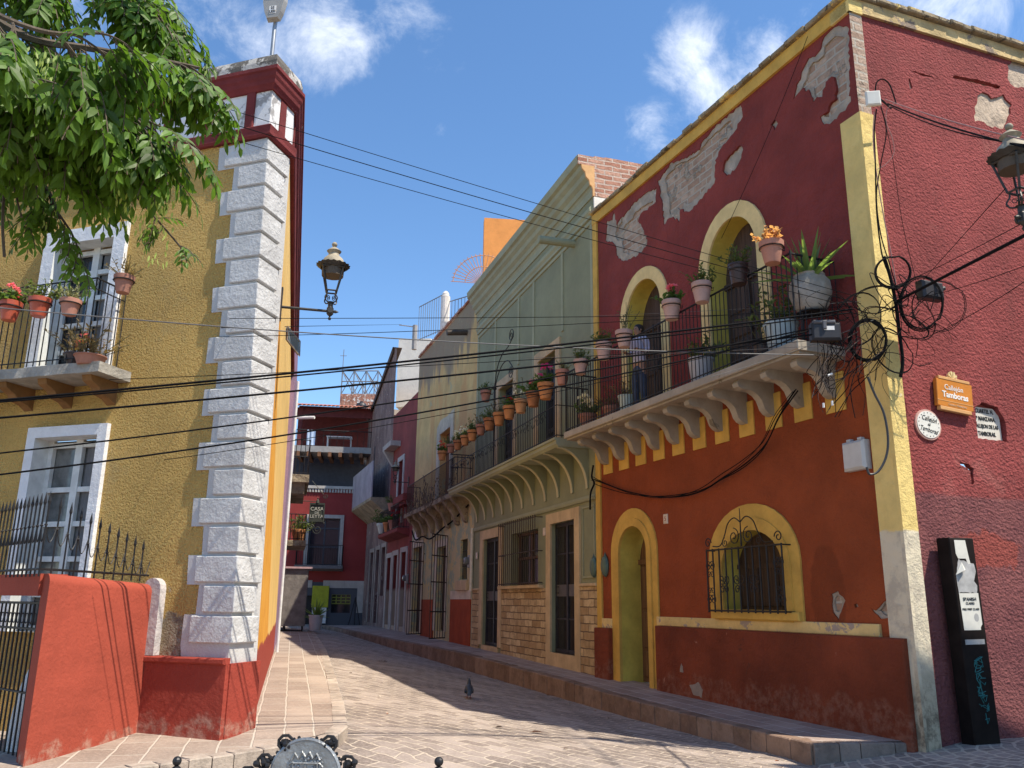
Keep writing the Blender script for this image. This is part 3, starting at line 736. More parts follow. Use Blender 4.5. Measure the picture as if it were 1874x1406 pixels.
# ------------------------------------------------------------------ green house
F = FGR; L = F.L; ZB2 = 5.2
green_house = thing('green_house', 'sage green house with a deep stepped cornice and a long row of curved brackets', 'house', fr=F)
GRN = (.255, .265, .165)
M_GRN = paint('sage_green_paint', GRN, .004, 70, .14, .9, streak=.18, streakcol=(.16, .16, .10))
M_GRL = paint('pale_green_trim', (.33, .34, .225), .003, 60, .12, 1)
M_STN = paint('sand_stone_frame', (.58, .43, .25), .005, 30, .2, 2, streak=.2)
M_CST = masonry('cut_stone_cladding', (.42, .27, .13), (.68, .52, .30), (.17, .115, .07), .6, .172, .012, .022, 5)
ld = [rect(1.2, 2.83, .40, 3.5), rect(7.04, 8.57, .50, 3.5)]
lw = rect(3.89, 6.06, 2.06, 3.48)
ud = [rect(2.55, 3.98, ZB2, 7.98), rect(6.10, 7.39, ZB2, 7.9)]
build(MB().wall(rect(0, L, -.4, 12.0), ld+[lw]+ud, 0, .35), 'street_wall', M_GRN, green_house)
build(MB().wz([(-.3, 11.02), (.03, 11.02), (.03, 11.2), (.06, 11.28), (.10, 11.30), (.12, 11.42), (.20, 11.50), (.22, 11.62), (.30, 11.70), (.32, 11.80), (.40, 11.84), (.42, 12.04), (-.3, 12.06)], -.12, L), 'cornice', M_GRL, green_house)
build(MB().wz([(-.02, 10.50), (.05, 10.52), (.05, 10.6), (.09, 10.66), (.09, 10.74), (.05, 10.80), (-.02, 10.82)], 0, L-.02), 'string_course', M_GRL, green_house)
for u in (.04, 2.0, 4.30, 5.60, 7.76, L-.17):
    build(MB().bbox(u, u+.13, 0, .035, ZB2 if u in (.04,) or u > 9 or u == 5.6 else (8.3 if u < 5 else 8.25), 10.36, .012), 'wall_strip', M_GRL, green_house)
build(MB().bbox(.04, L-.04, 0, .036, 10.362, 10.46, .012), 'wall_strip', M_GRL, green_house)
M_ORT = paint('orange_cornice_end', (.66, .38, .17), .006, 40, .2, 3)
build(MB().wz([(-.02, 11.02), (.03, 11.02), (.03, 11.2), (.06, 11.28), (.10, 11.30), (.12, 11.42), (.20, 11.50), (.22, 11.62), (.30, 11.70), (.32, 11.80), (-.02, 11.80)], L+.002, L+.05), 'cornice_end', M_ORT, green_house)
M_BRK = masonry('red_brick', (.40, .17, .11), (.62, .36, .26), (.56, .44, .36), .44, .125, .02, .04, 6)
build(MB().box(L-.25, L+.045, -7, -.302, 9.5, 12.10).box(L+.002, L+.044, -.302, -.022, 11.021, 12.08).box(L+.002, L+.044, -.02, .40, 11.802, 12.05), 'brick_gable', M_BRK, green_house)
build(MB().box(L-.25, L+.045, -.30, -.002, 9.5, 11.0), 'whitewashed_end', paint('whitewash', (.74, .70, .62), .006, 40, .1), green_house)
build(MB().box(.1, L-.3, -9, -.31, 11.6, 11.8), 'roof', plain('roof_deck', (.35, .28, .22)), green_house)
# stone surrounds
for q, t, nm in [(ld[0], .32, 0), (ld[1], .30, 1), (ud[0], .30, 2), (ud[1], .30, 2)]:
    a0, a1, z0, z1 = q[0][0], q[1][0], q[0][1], q[2][1]
    P = [(a0-t, z0), (a0-t, z1+t*.85), (a1+t, z1+t*.85), (a1+t, z0), (a1, z0), (a1, z1), (a0, z1), (a0, z0)]
    build(MB().wall(P, (), .05, 0, .05), 'stone_surround', M_STN, green_house)
build(MB().box(7.04-.3, 8.57+.3, -.2, .045, .0, .5), 'doorstep', M_STN, green_house)
build(MB().box(1.2, 2.83, -.2, .04, .0, .40), 'doorstep', M_STN, green_house)
# cut stone dado between the doors
for a, b in ((.10, .88), (3.15, 6.74), (8.87, L-.02)):
    build(MB().box(a, b, 0, .035, -.2, 1.98), 'stone_dado', M_CST, green_house)
build(MB().bbox(3.13, 6.5, -.2, .16, 1.985, 2.07, .01), 'window_sill', M_STN, green_house)
build(MB().bbox(8.87, L-.02, 0, .07, 1.985, 2.05, .01), 'dado_cap', M_STN, green_house); build(MB().bbox(.10, .88, 0, .07, 1.985, 2.05, .01), 'dado_cap', M_STN, green_house)
P = rect(8.98, 9.66, 2.16, 3.72); build(MB().wall(P, [rect(9.02, 9.62, 2.2, 3.68)], .025, .025, .025), 'wall_panel', M_GRL, green_house)
# iron doors and window
M_GATE = plain('dark_painted_steel', (.028, .030, .036), .5, .2, var=.25)
for q in ld:
    a0, a1, z0, z1 = q[0][0], q[1][0], q[0][1], q[2][1]; c = (a0+a1)/2
    mb = MB(); w = -.12
    for a, b in ((a0, a0+.07), (a1-.07, a1), (c-.05, c+.05)): mb.box(a, b, w-.03, w+.03, z0, z1)
    for z in (z0, z1-.09): mb.box(a0+.07, a1-.07, w-.025, w+.025, z, z+.09)
    for k in range(18):
        u = a0+.1+(a1-a0-.2)*k/17; mb.tube([(u, w, z0+.05), (u, w, z1-.05)], .011, 5)
    for z in (z0+.75, z1-.75): mb.box(a0+.07, a1-.07, w-.012, w+.012, z, z+.035)
    o = build(mb, 'iron_door', M_GATE, green_house)
    build(MB().box(a0+.07, a1-.07, w-.02, w+.015, z0+1.28, z0+1.55), 'lock_panel', plain('grey_lock_plate', (.12, .115, .11), .5, .4), o)
    mb = MB(); mb.tube([(a0+.2, w+.02, z0+1.36), (a0+.2, w+.08, z0+1.36), (a0+.2, w+.08, z0+1.5), (a0+.2, w+.02, z0+1.5)], .012); build(mb, 'handle', iron(), o)
    build(MB().box(a0, a1, -.36, -.33, z0, z1), 'door_back', plain('dark_maroon_door', (.05, .02, .018), .6), green_house)
mb = MB(); a0, a1, z0, z1 = 3.89, 6.06, 2.06, 3.48
for z in (z0, z0+.7, z1-.07): mb.box(a0, a1, -.26, -.2, z, z+.07)
for u in (a0, (a0+a1)/2-.035, a1-.07): mb.box(u, u+.07, -.26, -.21, z0, z1)
o = build(mb, 'window', wood('window_wood', (.10, .055, .035)), green_house)
build(MB().box(a0, a1, -.30, -.262, z0, z1), 'pane', glass(), o)
mb = MB()
for k in range(19):
    u = 3.3+(6.36-3.3)*k/18; mb.tube([(u, .20, 2.08), (u, .20, 3.80)], .012, 5)
for z in (2.12, 2.9, 3.74):
    mb.tube([(3.28, .20, z), (6.38, .20, z)], .014, 5)
    for u in (3.28, 6.38): mb.tube([(u, .2, z), (u, 0, z)], .012, 5)
build(mb, 'window_grille', plain('rusty_iron', (.05, .034, .026), .7), green_house)
for q in ud:
    a0, a1, z0, z1 = q[0][0], q[1][0], q[0][1], q[2][1]; c = (a0+a1)/2; mb = MB()
    for k in range(2):
        a, b = (a0, c-.01) if k == 0 else (c+.01, a1)
        for u in (a, b-.08): mb.box(u, u+.08, -.25, -.2, z0, z1)
        for z in (z0, z0+.75, z0+1.6, z1-.1): mb.box(a+.08, b-.08, -.25, -.205, z, z+.09)
        for j in range(5): u = a+.1+(b-a-.2)*j/4; mb.tube([(u, -.2, z0), (u, -.2, z1)], .01, 4)
    o = build(mb, 'balcony_door', plain('dark_blue_door_paint', (.028, .032, .042), .5), green_house)
    build(MB().box(a0, a1, -.30, -.252, z0, z1), 'pane', glass(), o)
# balcony
G0, G1 = -.35, 9.38
build(MB().wz([(-.02, 5.0), (.74, 5.0), (.80, 5.06), (.80, 5.14), (.84, 5.15), (.84, ZB2), (-.02, ZB2)], G0, G1), 'balcony_slab', M_GRL, green_house)
M_BRC = paint('cream_bracket_edge', (.50, .46, .29), .003, 50, .12, 2)
n = 12; arc = [(.03+.70*(1-cos(pi/2*i/n))*1.0, 4.12+.87*sin(pi/2*i/n)) for i in range(n+1)]
prof = [(0, 4.10)]+arc+[(.74, 5.0), (0, 5.0)]
outl = arc+[(.735, 4.99)]
for i in range(11):
    c = .42+(9.30-.42)*i/10
    b = build(MB().wz(prof, c-.05, c+.05), 'bracket', M_GRN, green_house)
    mb = MB(); e = [(w+.012, z-.014) for w, z in arc]
    mb.wz(arc+e[::-1], c-.055, c+.055); build(mb, 'bracket_edge', M_BRC, b)
build(MB().wz([(0, 3.82), (.05, 3.83), (.07, 3.88), (.05, 3.94), (0, 3.95)], .05, L-.03), 'string_course', M_GRL, green_house)
mb = railing(MB(), [(G0+.03, 0), (G0+.03, .78), (G1-.03, .78), (G1-.03, 0)], ZB2, 6.38, .13, .009, [5.95])
rg = build(mb, 'balcony_railing', iron(), green_house)
mb = MB()
for k in range(9):
    u = .5+k*.98
    for s in (-1, 1):
        mb.spiral(u+s*.14, 5.78, .80, .13, .02, 1.4, pi/2, .006, s)
        mb.tube(smooth_path([(u+s*.14, .80, 5.91), (u+s*.3, .80, 5.86), (u+s*.45, .80, 5.68)], 4), .006, 4)
build(mb, 'scrollwork', iron(), rg)
mb = MB(); mb.tube([(4.52, .76, ZB2), (4.52, .76, 7.45)], .03, 8); mb.lathe([(.05, 0), (.06, .04), (.03, .08), (.015, .14)], (4.52, .76, 7.45), 8)
mb.tube(smooth_path([(4.52, .76, 7.4), (4.75, .76, 7.75), (5.2, .76, 8.0), (5.7, .76, 7.98), (6.1, .76, 7.7)], 6), .014, 6)
mb.tube(smooth_path([(4.52, .76, 7.55), (4.7, .76, 8.0), (5.15, .76, 8.3), (5.7, .76, 8.38), (6.15, .76, 8.55)], 6), .014, 6)
mb.spiral(5.95, 7.62, .76, .2, .03, 1.7, .3, .012, -1); mb.spiral(5.95, 8.62, .76, .2, .03, 1.7, -.3, .012, 1)
tag(build(mb, 'lamp_bracket', iron(), fr=F), 'tall black iron bracket with two scrolls standing on the green house balcony', 'lamp bracket')
mb = MB(); q = F.px(1048, 433); mb.tube([(q[0]+.1, -.05, 10.3), (q[0]+.1, .95, 10.28)], .10, 12); build(mb, 'water_spout', M_GRL, green_house)
mb = MB(); mb.tube([(.05, .07, 1.95), (.05, .07, 3.95)], .05, 8); tag(build(mb, 'drain_pipe', plain('cream_pipe', (.68, .62, .48), .5), fr=F), 'cream drain pipe where green house meets ochre house', 'drain pipe')
for (px, py) in ((897, 1000), (998, 1002)):
    pass
for u, z in ((.55, 3.05), (6.62, 3.35)):
    t_ = build(MB().bbox(u-.07, u+.07, .03, .06, z-.1, z+.1, .01), 'number_tile', plain('pale_tile', (.62, .52, .42), .4), green_house)
# oval plaques either side of the boundary
for FF, u, lab in ((FGR, L-.16, 'green oval wall lamp on the green house beside the yellow corner strip'), (FRD, .36, 'green oval wall lamp on the crimson wall left of the arched door')):
    t_ = thing('wall_lamp', lab, 'wall lamp', fr=Frame(FF.W(u, 0, 2.38), math.degrees(FF.a)), group='oval wall lamps by the arched door')
    w0 = 0.0
    build(MB().lathe([(.001, 0), (.13, .0), (.15, .03), (.13, .07), (.09, .1), (.001, .11)], (0, 0, 0), 18), 'lamp_body', plain('verdigris_metal', (.10, .15, .12), .5, .3), t_, M=MW[t_.name] @ M4.Rotation(R(90), 4, 'X') @ M4.Diagonal((.8, 1.5, 1, 1)))
    build(MB().lathe([(.02, 0), (.03, .02), (.012, .06), (.001, .1)], (0, .03, .2), 8), 'finial', plain('verdigris_metal', ()), t_)

# ------------------------------------------------------------------ ochre house
F = FOC; L = F.L
ochre = thing('ochre_house', 'peeling ochre house with a crumbling balcony and iron gates', 'house', fr=F)
def och_extra(n, c):
    st = n.noise(1, 6, .62, n.scale(1.0, 1, .22), .6)
    c = n.mix(n.ramp(st, .50, .60, 0, .75), c, (.56, .31, .12))
    up = n.ramp(n.math('ADD', n.z, n.math('MULTIPLY', n.math('SUBTRACT', n.noise(1, 6, .65, n.scale(1.4, 1, .16)), .5), 6.5)), 10.3, 11.0)
    c = n.mix(n.math('MULTIPLY', up, .8), c, (.215, .185, .14))
    c = n.mix(n.ramp(n.noise(.9, 6, .7), .60, .64, 0, .7), c, (.40, .40, .24))
    lo = n.zmask(4.9, .04, .3, 1.2)
    c = n.mix(lo, c, n.mix(n.ramp(n.noise(.8, 5, .7), .46, .50), (.56, .46, .25), n.mix(n.ramp(n.noise(1.7, 5, .7), .5, .54), (.36, .40, .27), (.60, .48, .22))))
    return c
M_OC = paint('peeling_ochre', (.64, .45, .185), .012, 28, .2, .8, extra=och_extra, coarse=1)
od = [rect(.45, 2.2, .42, 3.85), rect(5.0, 6.5, .6, 3.62)]; ow = rect(8.45, 9.35, 2.36, 3.68); ouw = rect(4.85, 6.6, 5.2, 8.0)
TOP = [(0, -.3), (L, -.3), (L, 12.2), (L*.6, 12.25), (L*.3, 12.35), (0, 12.5)]
build(MB().wall(TOP, od+[ow, ouw], 0, .3), 'street_wall', M_OC, ochre)
build(MB().box(0, L, -8, -.01, 11.2, 11.5), 'roof', plain('roof_deck', ()), ochre)
mb = MB(); u = 0
while u < L:
    l = rnd.uniform(.25, .5); z = 12.5-.3*min(1, u/L*1.2); mb.bbox(u, min(u+l, L), -.3, .06+rnd.uniform(0, .05), z-.02, z+rnd.uniform(.04, .1), .02); u += l+.004
build(mb, 'coping', M_BRK, ochre)
P = [(4.4, 5.2), (4.35, 8.35), (5.0, 8.55), (6.2, 8.5), (7.05, 8.6), (7.05, 5.2), (6.6, 5.2), (6.6, 8.0), (4.85, 8.0), (4.85, 5.2)]
build(MB().wall(rough_poly(P, .015, .15, 3), (), .05, 0, .05), 'stone_surround', paint('eroded_stone', (.55, .49, .36), .012, 25, .2, 3), ochre)
mb = MB(); mb.box(4.85, 6.6, -.28, -.24, 5.2, 8.0); mb.box(5.68, 5.78, -.24, -.2, 5.2, 8.0); mb.box(4.85, 6.6, -.24, -.2, 7.2, 7.3); build(mb, 'balcony_door', wood('brown_wood', (.17, .08, .04)), ochre)
for q in od:
    a0, a1, z0, z1 = q[0][0], q[1][0], q[0][1], q[2][1]
    mb = MB(); mb.box(a0, a1, -.3, -.24, z0, z1)
    for k in range(5): u = a0+(a1-a0)*k/5; mb.bbox(u+.02, u+(a1-a0)/5-.02, -.24, -.215, z0+.05, z1-.05, .01)
    o = build(mb, 'door', wood('black_wood', (.05, .033, .022)), ochre)
    mb = MB(); mb.tube([(a1-.15, -.22, 1.5), (a1-.15, -.16, 1.5), (a1-.15, -.16, 1.7), (a1-.15, -.22, 1.7)], .014); build(mb, 'handle', iron(), o)
    P = [(a0-.28, z0), (a0-.28, z1+.25), (a1+.28, z1+.25), (a1+.28, z0), (a1, z0), (a1, z1), (a0, z1), (a0, z0)]
    build(MB().wall(P, (), .04, 0, .04), 'stone_surround', paint('eroded_stone', ()), ochre)
for u, lab in ((2.75, 'rusty iron security gate standing open left of the ochre house doors'), (6.75, 'rusty iron security gate standing open by the red dado of the ochre house')):
    mb = MB()
    for k in range(7): mb.tube([(k*.17, 0, 0), (k*.17, 0, 3.55)], .014, 5)
    for z in (.02, .9, 1.9, 2.8, 3.53): mb.tube([(0, 0, z), (1.02, 0, z)], .022, 5)
    o = thing('iron_gate', lab, 'gate', F.W(u, .05, .40), F.a-R(45), 'iron gates of the ochre house'); build(mb, 'gate_panel', plain('rusty_iron', ()), o)
    mb = MB()
    for z in (.4, 3.1): mb.tube([(0, 0, z), (-.05, -.06, z), (-.06, -.12, z)], .02, 6)
    build(mb, 'hinge', iron(), o)
mb = MB(); a0, a1, z0, z1 = 8.45, 9.35, 2.36, 3.68; mb.box(a0, a1, -.28, -.22, z0, z1); build(mb, 'pane', glass(), ochre)
mb = MB()
for k in range(6): u = a0+.05+k*.16; mb.tube([(u, -.08, z0), (u, -.08, z1)], .012, 5)
mb.tube([(a0, -.08, 2.8), (a1, -.08, 2.8)], .014); mb.tube([(a0, -.08, 3.3), (a1, -.08, 3.3)], .014); build(mb, 'window_grille', iron(), ochre)
build(MB().bbox(8.2, 9.6, -.05, .1, 2.0, 2.33, .02), 'window_sill', M_STN, ochre)
build(MB().box(7.3, L-.12, 0, .03, -.2, 1.72), 'dado', paint('flaking_red', (.36, .065, .02), .008, 30, .2, 2, spots=(((.50, .40, .30), 5, .69),)), ochre)
build(MB().box(2.5, 4.7, 0, .03, -.2, 1.72), 'dado', paint('flaking_red', ()), ochre)
build(MB().box(7.3, L-.12, 0, .032, 1.722, 2.0), 'dado_band', paint('flaking_cream', (.66, .56, .42), .008, 30, .2, 2, spots=(((.40, .30, .2), 4, .66),)), ochre)
mb = MB(); mb.tube([F.W(8.55, -.1, 11.1), F.W(8.55, .7, 11.05)], .1, 10); mb = MB(); mb.tube([(8.55, -.1, 11.1), (8.55, .75, 11.0)], .10, 10); build(mb, 'water_spout', plain('dark_clay_pipe', (.07, .055, .045), .8), ochre)
# crumbling balcony
M_RUB = paint('crumbling_render', (.33, .27, .18), .05, 9, .4, 2, spots=(((.20, .14, .09), 3, .58),), coarse=2)
build(MB().uw(rough_poly([(1.2, -.02), (9.55, -.02), (9.55, .6), (1.2, .66)], .03, .3, 6), 5.02, 5.18), 'balcony_slab', M_RUB, ochre)
for i, c in enumerate((1.7, 2.9, 4.2, 5.5, 6.8, 8.1, 9.2)):
    pr = [(0, 5.02), (.58, 5.02), (.5, 4.86), (.33, 4.74), (.2, 4.5), (.1, 4.25), (0, 4.2)]
    build(MB().wz([(w+rnd.uniform(0, .03), z) for w, z in pr], c-.15, c+.15), 'corbel', M_RUB, ochre)
mb = railing(MB(), [(1.3, 0), (1.3, .55), (9.5, .55), (9.5, 0)], 5.18, 6.35, .16, .010)
build(mb, 'balcony_railing', plain('rusty_iron', ()), ochre)
vb = MB(); rv = random.Random(11)
for k in range(70):
    u = rv.uniform(1.2, 9.6); p = [(u, .5+rv.uniform(-.1, .25), rv.uniform(5.0, 5.4))]
    for j in range(5): p.append((p[-1][0]+rv.uniform(-.4, .4), p[-1][1]+rv.uniform(-.06, .07), p[-1][2]+rv.uniform(-.25, .33)))
    vb.tube(smooth_path(p, 3), rv.uniform(.006, .014), 4)
o = build(vb, 'dead_vine', plain('dry_twig', (.15, .105, .07), .9), fr=F); tag(o, 'tangle of dry brown vine twigs on the crumbling ochre balcony', 'vine')

def meter(FF, u, z, lab):
    t_ = thing('electric_meter', lab, 'electric meter', fr=Frame(FF.W(u, 0, z), math.degrees(FF.a)), group='electric meters on the house fronts')
    build(MB().bbox(-.14, .14, 0, .12, -.2, .2, .02), 'meter_box', plain('grey_steel', (.30, .30, .29), .5, .3), t_)
    build(MB().lathe([(.12, 0), (.12, .1), (.09, .14), (.001, .15)], (0, 0, 0), 16), 'meter_glass', plain('meter_glass', (.16, .17, .17), .15), t_, M=MW[t_.name] @ M4.Translation((0, -.12, .02)) @ M4.Rotation(R(90), 4, 'X'))
meter(FOC, L-.18, 2.9, 'round electric meter by the cream drain pipe')
meter(FDR, 5.3, 2.6, 'round electric meter beside the white stone door frame')
t_ = thing('paper_notice', 'white paper notices above the left door of the ochre house', 'notice', fr=Frame(FOC.W(1.2, .05, 4.05), math.degrees(FOC.a)))
for k in (0, .45): build(MB().uz(rect(k-.4, k, 0, .55), 0, .012), 'sheet', plain('white_paper', (.70, .69, .66), .8), t_)

# ------------------------------------------------------------------ dark red house
F = FDR; L = F.L
dred = thing('dark_red_house', 'narrow dark red house with white door frames between mauve and ochre houses', 'house', fr=F)
M_DR = paint('faded_brick_red_paint', (.235, .048, .042), .008, 30, .25, .7, streak=.3, streakcol=(.12, .04, .035), extra=lambda n, c: n.mix(n.zmask(2.1, .1, .3, 2), c, (.42, .34, .26)))
ds = [rect(.25, 1.3, .55, 3.7), rect(1.85, 2.85, .55, 3.75), rect(3.7, 4.8, .55, 3.8)]; uw = [rect(2.1, 3.2, 5.6, 8.2)]
build(MB().wall(rect(0, L, -.2, 10.9), ds+uw, 0, .3), 'street_wall', M_DR, dred)
build(MB().box(0, L, -8, -.01, 10.4, 10.85), 'roof', plain('roof_deck', ()), dred)
for q in ds+uw:
    a0, a1, z0, z1 = q[0][0], q[1][0], q[0][1], q[2][1]; t = .22
    P = [(a0-t, z0-.4), (a0-t, z1+t), (a1+t, z1+t), (a1+t, z0-.4), (a1, z0-.4), (a1, z1), (a0, z1), (a0, z0-.4)]
    build(MB().wall(P, (), .05, 0, .05), 'white_surround', paint('dingy_white', (.46, .43, .39), .006, 30, .15, 2, streak=.25), dred)
    mb = MB(); mb.box(a0, a1, -.3, -.25, z0-.4, z1); c = (a0+a1)/2
    for a, b in ((a0, c-.02), (c+.02, a1)):
        for k in range(3): mb.bbox(a+.06, b-.06, -.25, -.22, z0+.1+k*1.0, z0+.95+k*1.0, .015)
    build(mb, 'door', wood('black_wood', ()), dred)
build(MB().bbox(2.9, 5.3, 0, .4, 6.0, 6.32, .02).box(3.0, 5.2, 0, .3, 5.85, 6.0), 'window_ledge', M_DR, dred)
build(MB().wz([(0, 4.45), (.5, 4.62), (.55, 4.66), (.55, 4.8), (0, 4.8)], .3, 5.1), 'balcony_slab', M_DR, dred)
build(railing(MB(), [(.35, 0), (.35, .5), (5.05, .5), (5.05, 0)], 4.8, 5.9, .14, .009), 'balcony_railing', iron(), dred)
build(MB().box(.1, 2.2, -.1, .5, 9.0, 9.25).wz([(0, 8.2), (.5, 9.0), (0, 9.0)], .2, .5), 'canopy', paint('grey_render', (.40, .36, .33), .01, 20), dred)

# ------------------------------------------------------------------ mauve house
F = FMA; L = F.L
mau = thing('mauve_house', 'tall mauve grey house with rough stucco and a solid-sided balcony', 'house', fr=F)
def mau_extra(n, c):
    c = n.mix(n.ramp(n.noise(1, 7, .7, n.scale(1.5, 1, .35), 1.2), .47, .56), c, (.155, .105, .10))
    c = n.mix(n.ramp(n.noise(3.4, 7, .7, dist=1), .60, .64), c, (.42, .36, .33)); return c
M_MV = paint('weathered_mauve', (.26, .185, .165), .04, 12, .2, 1, extra=mau_extra, coarse=1.5)
md = [rect(L*.42, L*.42+1.0, .55, 4.2), rect(L*.64, L*.64+1.0, .55, 4.25), rect(L*.84, L*.84+1.0, 1.9, 4.3)]
T0, T1 = F.px(668, 762), F.px(706, 640)
build(MB().wall([(0, -.2), (L, -.2), (L, 14.6), (L-.6, 14.8), (.0, F.z(664, 780))], md, 0, .3), 'street_wall', M_MV, mau)
mb = MB(); zt = F.z(664, 780); mb.add([(0, .12, zt), (L-.6, .12, 14.85), (L-.6, -.4, 14.85), (0, -.4, zt), (0, .12, zt-.3), (L-.6, .12, 14.55)], [(0, 1, 2, 3), (0, 1, 5, 4)]); build(mb, 'coping', plain('dark_stone', (.09, .065, .055), .9), mau)
build(MB().box(0, L, -6, -.01, 11, 11.3), 'roof', plain('roof_deck', ()), mau)
for q in md:
    build(MB().box(q[0][0], q[1][0], -.3, -.22, q[0][1]-.4, q[2][1]), 'door', wood('black_wood', ()), mau)
    a0, a1, z0, z1 = q[0][0], q[1][0], q[0][1], q[2][1]; t = .2
    build(MB().wall([(a0-t, z0), (a0-t, z1+t), (a1+t, z1+t), (a1+t, z0), (a1, z0), (a1, z1), (a0, z1), (a0, z0)], (), .05, 0, .05), 'stone_surround', paint('dingy_stone', (.30, .26, .23), .01, 25), mau)
build(MB().wz([(0, 5.9), (.9, 6.6), (.9, 6.75), (0, 6.75)], 1.2, L-.3), 'balcony_slab', M_RUB, mau)
build(MB().box(1.2, L-.3, .84, .9, 6.752, 8.6).box(1.2, 1.26, 0, .838, 6.752, 8.6), 'balcony_parapet', paint('grey_lilac_panel', (.33, .30, .33), .006, 30), mau)
mb = MB(); mb.box(2.6, 2.9, -.02, .02, 7.5, 10.2); build(mb, 'window', plain('dark_slot', (.05, .04, .045)), mau)

# ------------------------------------------------------------------ house closing the end of the street
e = FMA.W(0, 0, 0)
FEN = Frame((pt(545, 1150, e.y-1.5).x-.8, e.y-2.0, 0), 8); F = FEN
fx = lambda x, y, w=0: F.px(x, y, w)
end = thing('end_house', 'dark red house closing the street with a covered roof terrace', 'house', fr=F)
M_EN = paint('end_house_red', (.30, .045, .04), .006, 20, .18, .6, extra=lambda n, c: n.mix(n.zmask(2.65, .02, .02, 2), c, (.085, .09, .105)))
W_ = F.u(668, 1000)
q = fx(567, 948); q2 = fx(618, 1036); EW = rect(q[0], q2[0], q2[1], q[1])
sd_, sd2 = fx(607, 1088), fx(640, 1122); SW = rect(sd_[0], sd2[0], sd2[1], sd_[1])
dd = fx(556, 1090), fx(568, 1155); DDR = rect(dd[0][0]-.1, dd[1][0], .1, dd[0][1])
PT = F.z(600, 893)
build(MB().wall(rect(-.5, W_+1, -.2, PT), [EW, SW, DDR], 0, .3), 'street_wall', M_EN, end)
build(MB().box(-.5, W_+1, -9, -.01, PT-.35, PT-.05), 'terrace_floor', plain('roof_deck', ()), end)
M_DW2 = paint('dingy_white', ())
mb = MB(); mb.box(-.5, W_+1, -.02, .12, PT-.06, PT+.10)
k = 0
while k*.16 < W_+1: mb.bbox(-.3+k*.16, -.3+k*.16+.11, -.01, .09, PT-.28, PT-.065, .02); k += 1
build(mb, 'cornice', M_DW2, end)
a0, a1, z0, z1 = EW[0][0], EW[1][0], EW[0][1], EW[2][1]; t = .2
build(MB().wall([(a0-t, z0), (a0-t, z1+t), (a1+t, z1+t), (a1+t, z0), (a1, z0), (a1, z1), (a0, z1), (a0, z0)], (), .07, 0, .07), 'white_surround', M_DW2, end)
mb = MB()
for u in (a0, (a0+a1)/2-.04, a1-.08): mb.box(u, u+.08, -.28, -.22, z0, z1)
for z in (z0, z0+1.0, z1-.6, z1-.08): mb.box(a0, a1, -.28, -.23, z, z+.08)
o = build(mb, 'window', plain('blue_grey_window', (.05, .06, .075), .5), end); build(MB().box(a0, a1, -.3, -.282, z0, z1), 'pane', glass(), o)
build(MB().wz([(0, z0-.3), (.7, z0-.18), (.7, z0), (0, z0)], a0-.6, a1+.3), 'balcony_slab', plain('dark_grey_render', (.16, .15, .15), .9), end)
mb = railing(MB(), [(a0-.55, 0), (a0-.55, .62), (a1+.25, .62), (a1+.25, 0)], z0, z0+1.1, .13, .011)
build(mb, 'balcony_railing', iron(), end)
# ground floor shop
mb = MB(); mb.box(SW[0][0]-.5, SW[1][0]+.7, 0, .03, SW[2][1]+.35, SW[2][1]+.75); mb.box(SW[1][0]+.35, SW[1][0]+.7, 0, .03, 1.0, SW[2][1]+.35); mb.box(-.3, SW[0][0]-1.1, 0, .03, SW[2][1]+.35, SW[2][1]+.75)
build(mb, 'white_band', M_DW2, end)
a0, a1, z0, z1 = SW[0][0], SW[1][0], SW[0][1], SW[2][1]; mb = MB()
for i in range(5): u = a0+(a1-a0)*i/4; mb.box(u-.03, u+.03, -.12, -.06, z0+.5, z1)
for i in range(4): z = z0+.5+(z1-z0-.5)*i/3; mb.box(a0, a1, -.12, -.065, z-.03, z+.03)
o = build(mb, 'window', plain('olive_yellow_paint', (.20, .22, .03), .5), end)
build(MB().box(a0, a1, -.25, -.2, z0, z1), 'pane', glass(), o)
build(MB().box(DDR[0][0], DDR[1][0], -.3, -.25, 0, DDR[2][1]), 'door', plain('black_doorway', (.02, .02, .02)), end)
# terrace: posts, roof, rail
tz0, tz1 = F.z(600, 817), F.z(600, 745)
M_TR = plain('terrace_maroon', (.13, .028, .026), .85, var=.2)
mb = MB(); mb.box(-.5, W_+1, -3.0, -2.9, PT, F.z(600, 822, -2.9)); build(mb, 'terrace_wall', plain('dark_blue_grey_wall', (.06, .065, .085), .9), end)
build(MB().box(-.5, W_+.6, -2.4, .0, tz0-.35, tz0), 'terrace_slab', plain('concrete', (.30, .29, .28), .9), end)
mb = MB()
for k in range(7): u = .1+k*.6; mb.box(u, u+.18, -2.4, .15, tz0-.62, tz0-.355)
build(mb, 'joists', wood('brown_wood', ()), end)
for u in (.15, W_+.1): build(MB().box(u-.12, u+.12, -.4, -.16, tz0, tz1), 'post', M_TR, end)
build(MB().box(-.5, W_+1.2, -5.0, -4.9, tz0, tz1+1.1), 'terrace_back_wall', M_TR, end); build(MB().box(-.5, W_+.6, -.35, -.2, tz1-.55, tz1-.05), 'terrace_beam', M_TR, end)
mb = MB(); k = 0
while -.7+k*.24 < W_+.8:
    u = -.7+k*.24; n_ = 6
    mb.add([(u+.12*1.0+.115*cos(pi*j/n_), w, z+.08*sin(pi*j/n_)) for w, z in ((.35, tz1-.05), (-5.4, tz1+1.3)) for j in range(n_+1)], [(j, j+1, n_+2+j, n_+1+j) for j in range(n_)]); k += 1
mb.add([(-.7, .3, tz1-.08), (W_+.8, .3, tz1-.08), (W_+.8, -5.4, tz1+1.22), (-.7, -5.4, tz1+1.22)], [(0, 1, 2, 3)])
build(mb, 'tile_roof', paint('terracotta_tiles', (.36, .13, .08), .01, 20, .3, 3), end, smooth=True)
mb = MB(); zt = tz0+.95
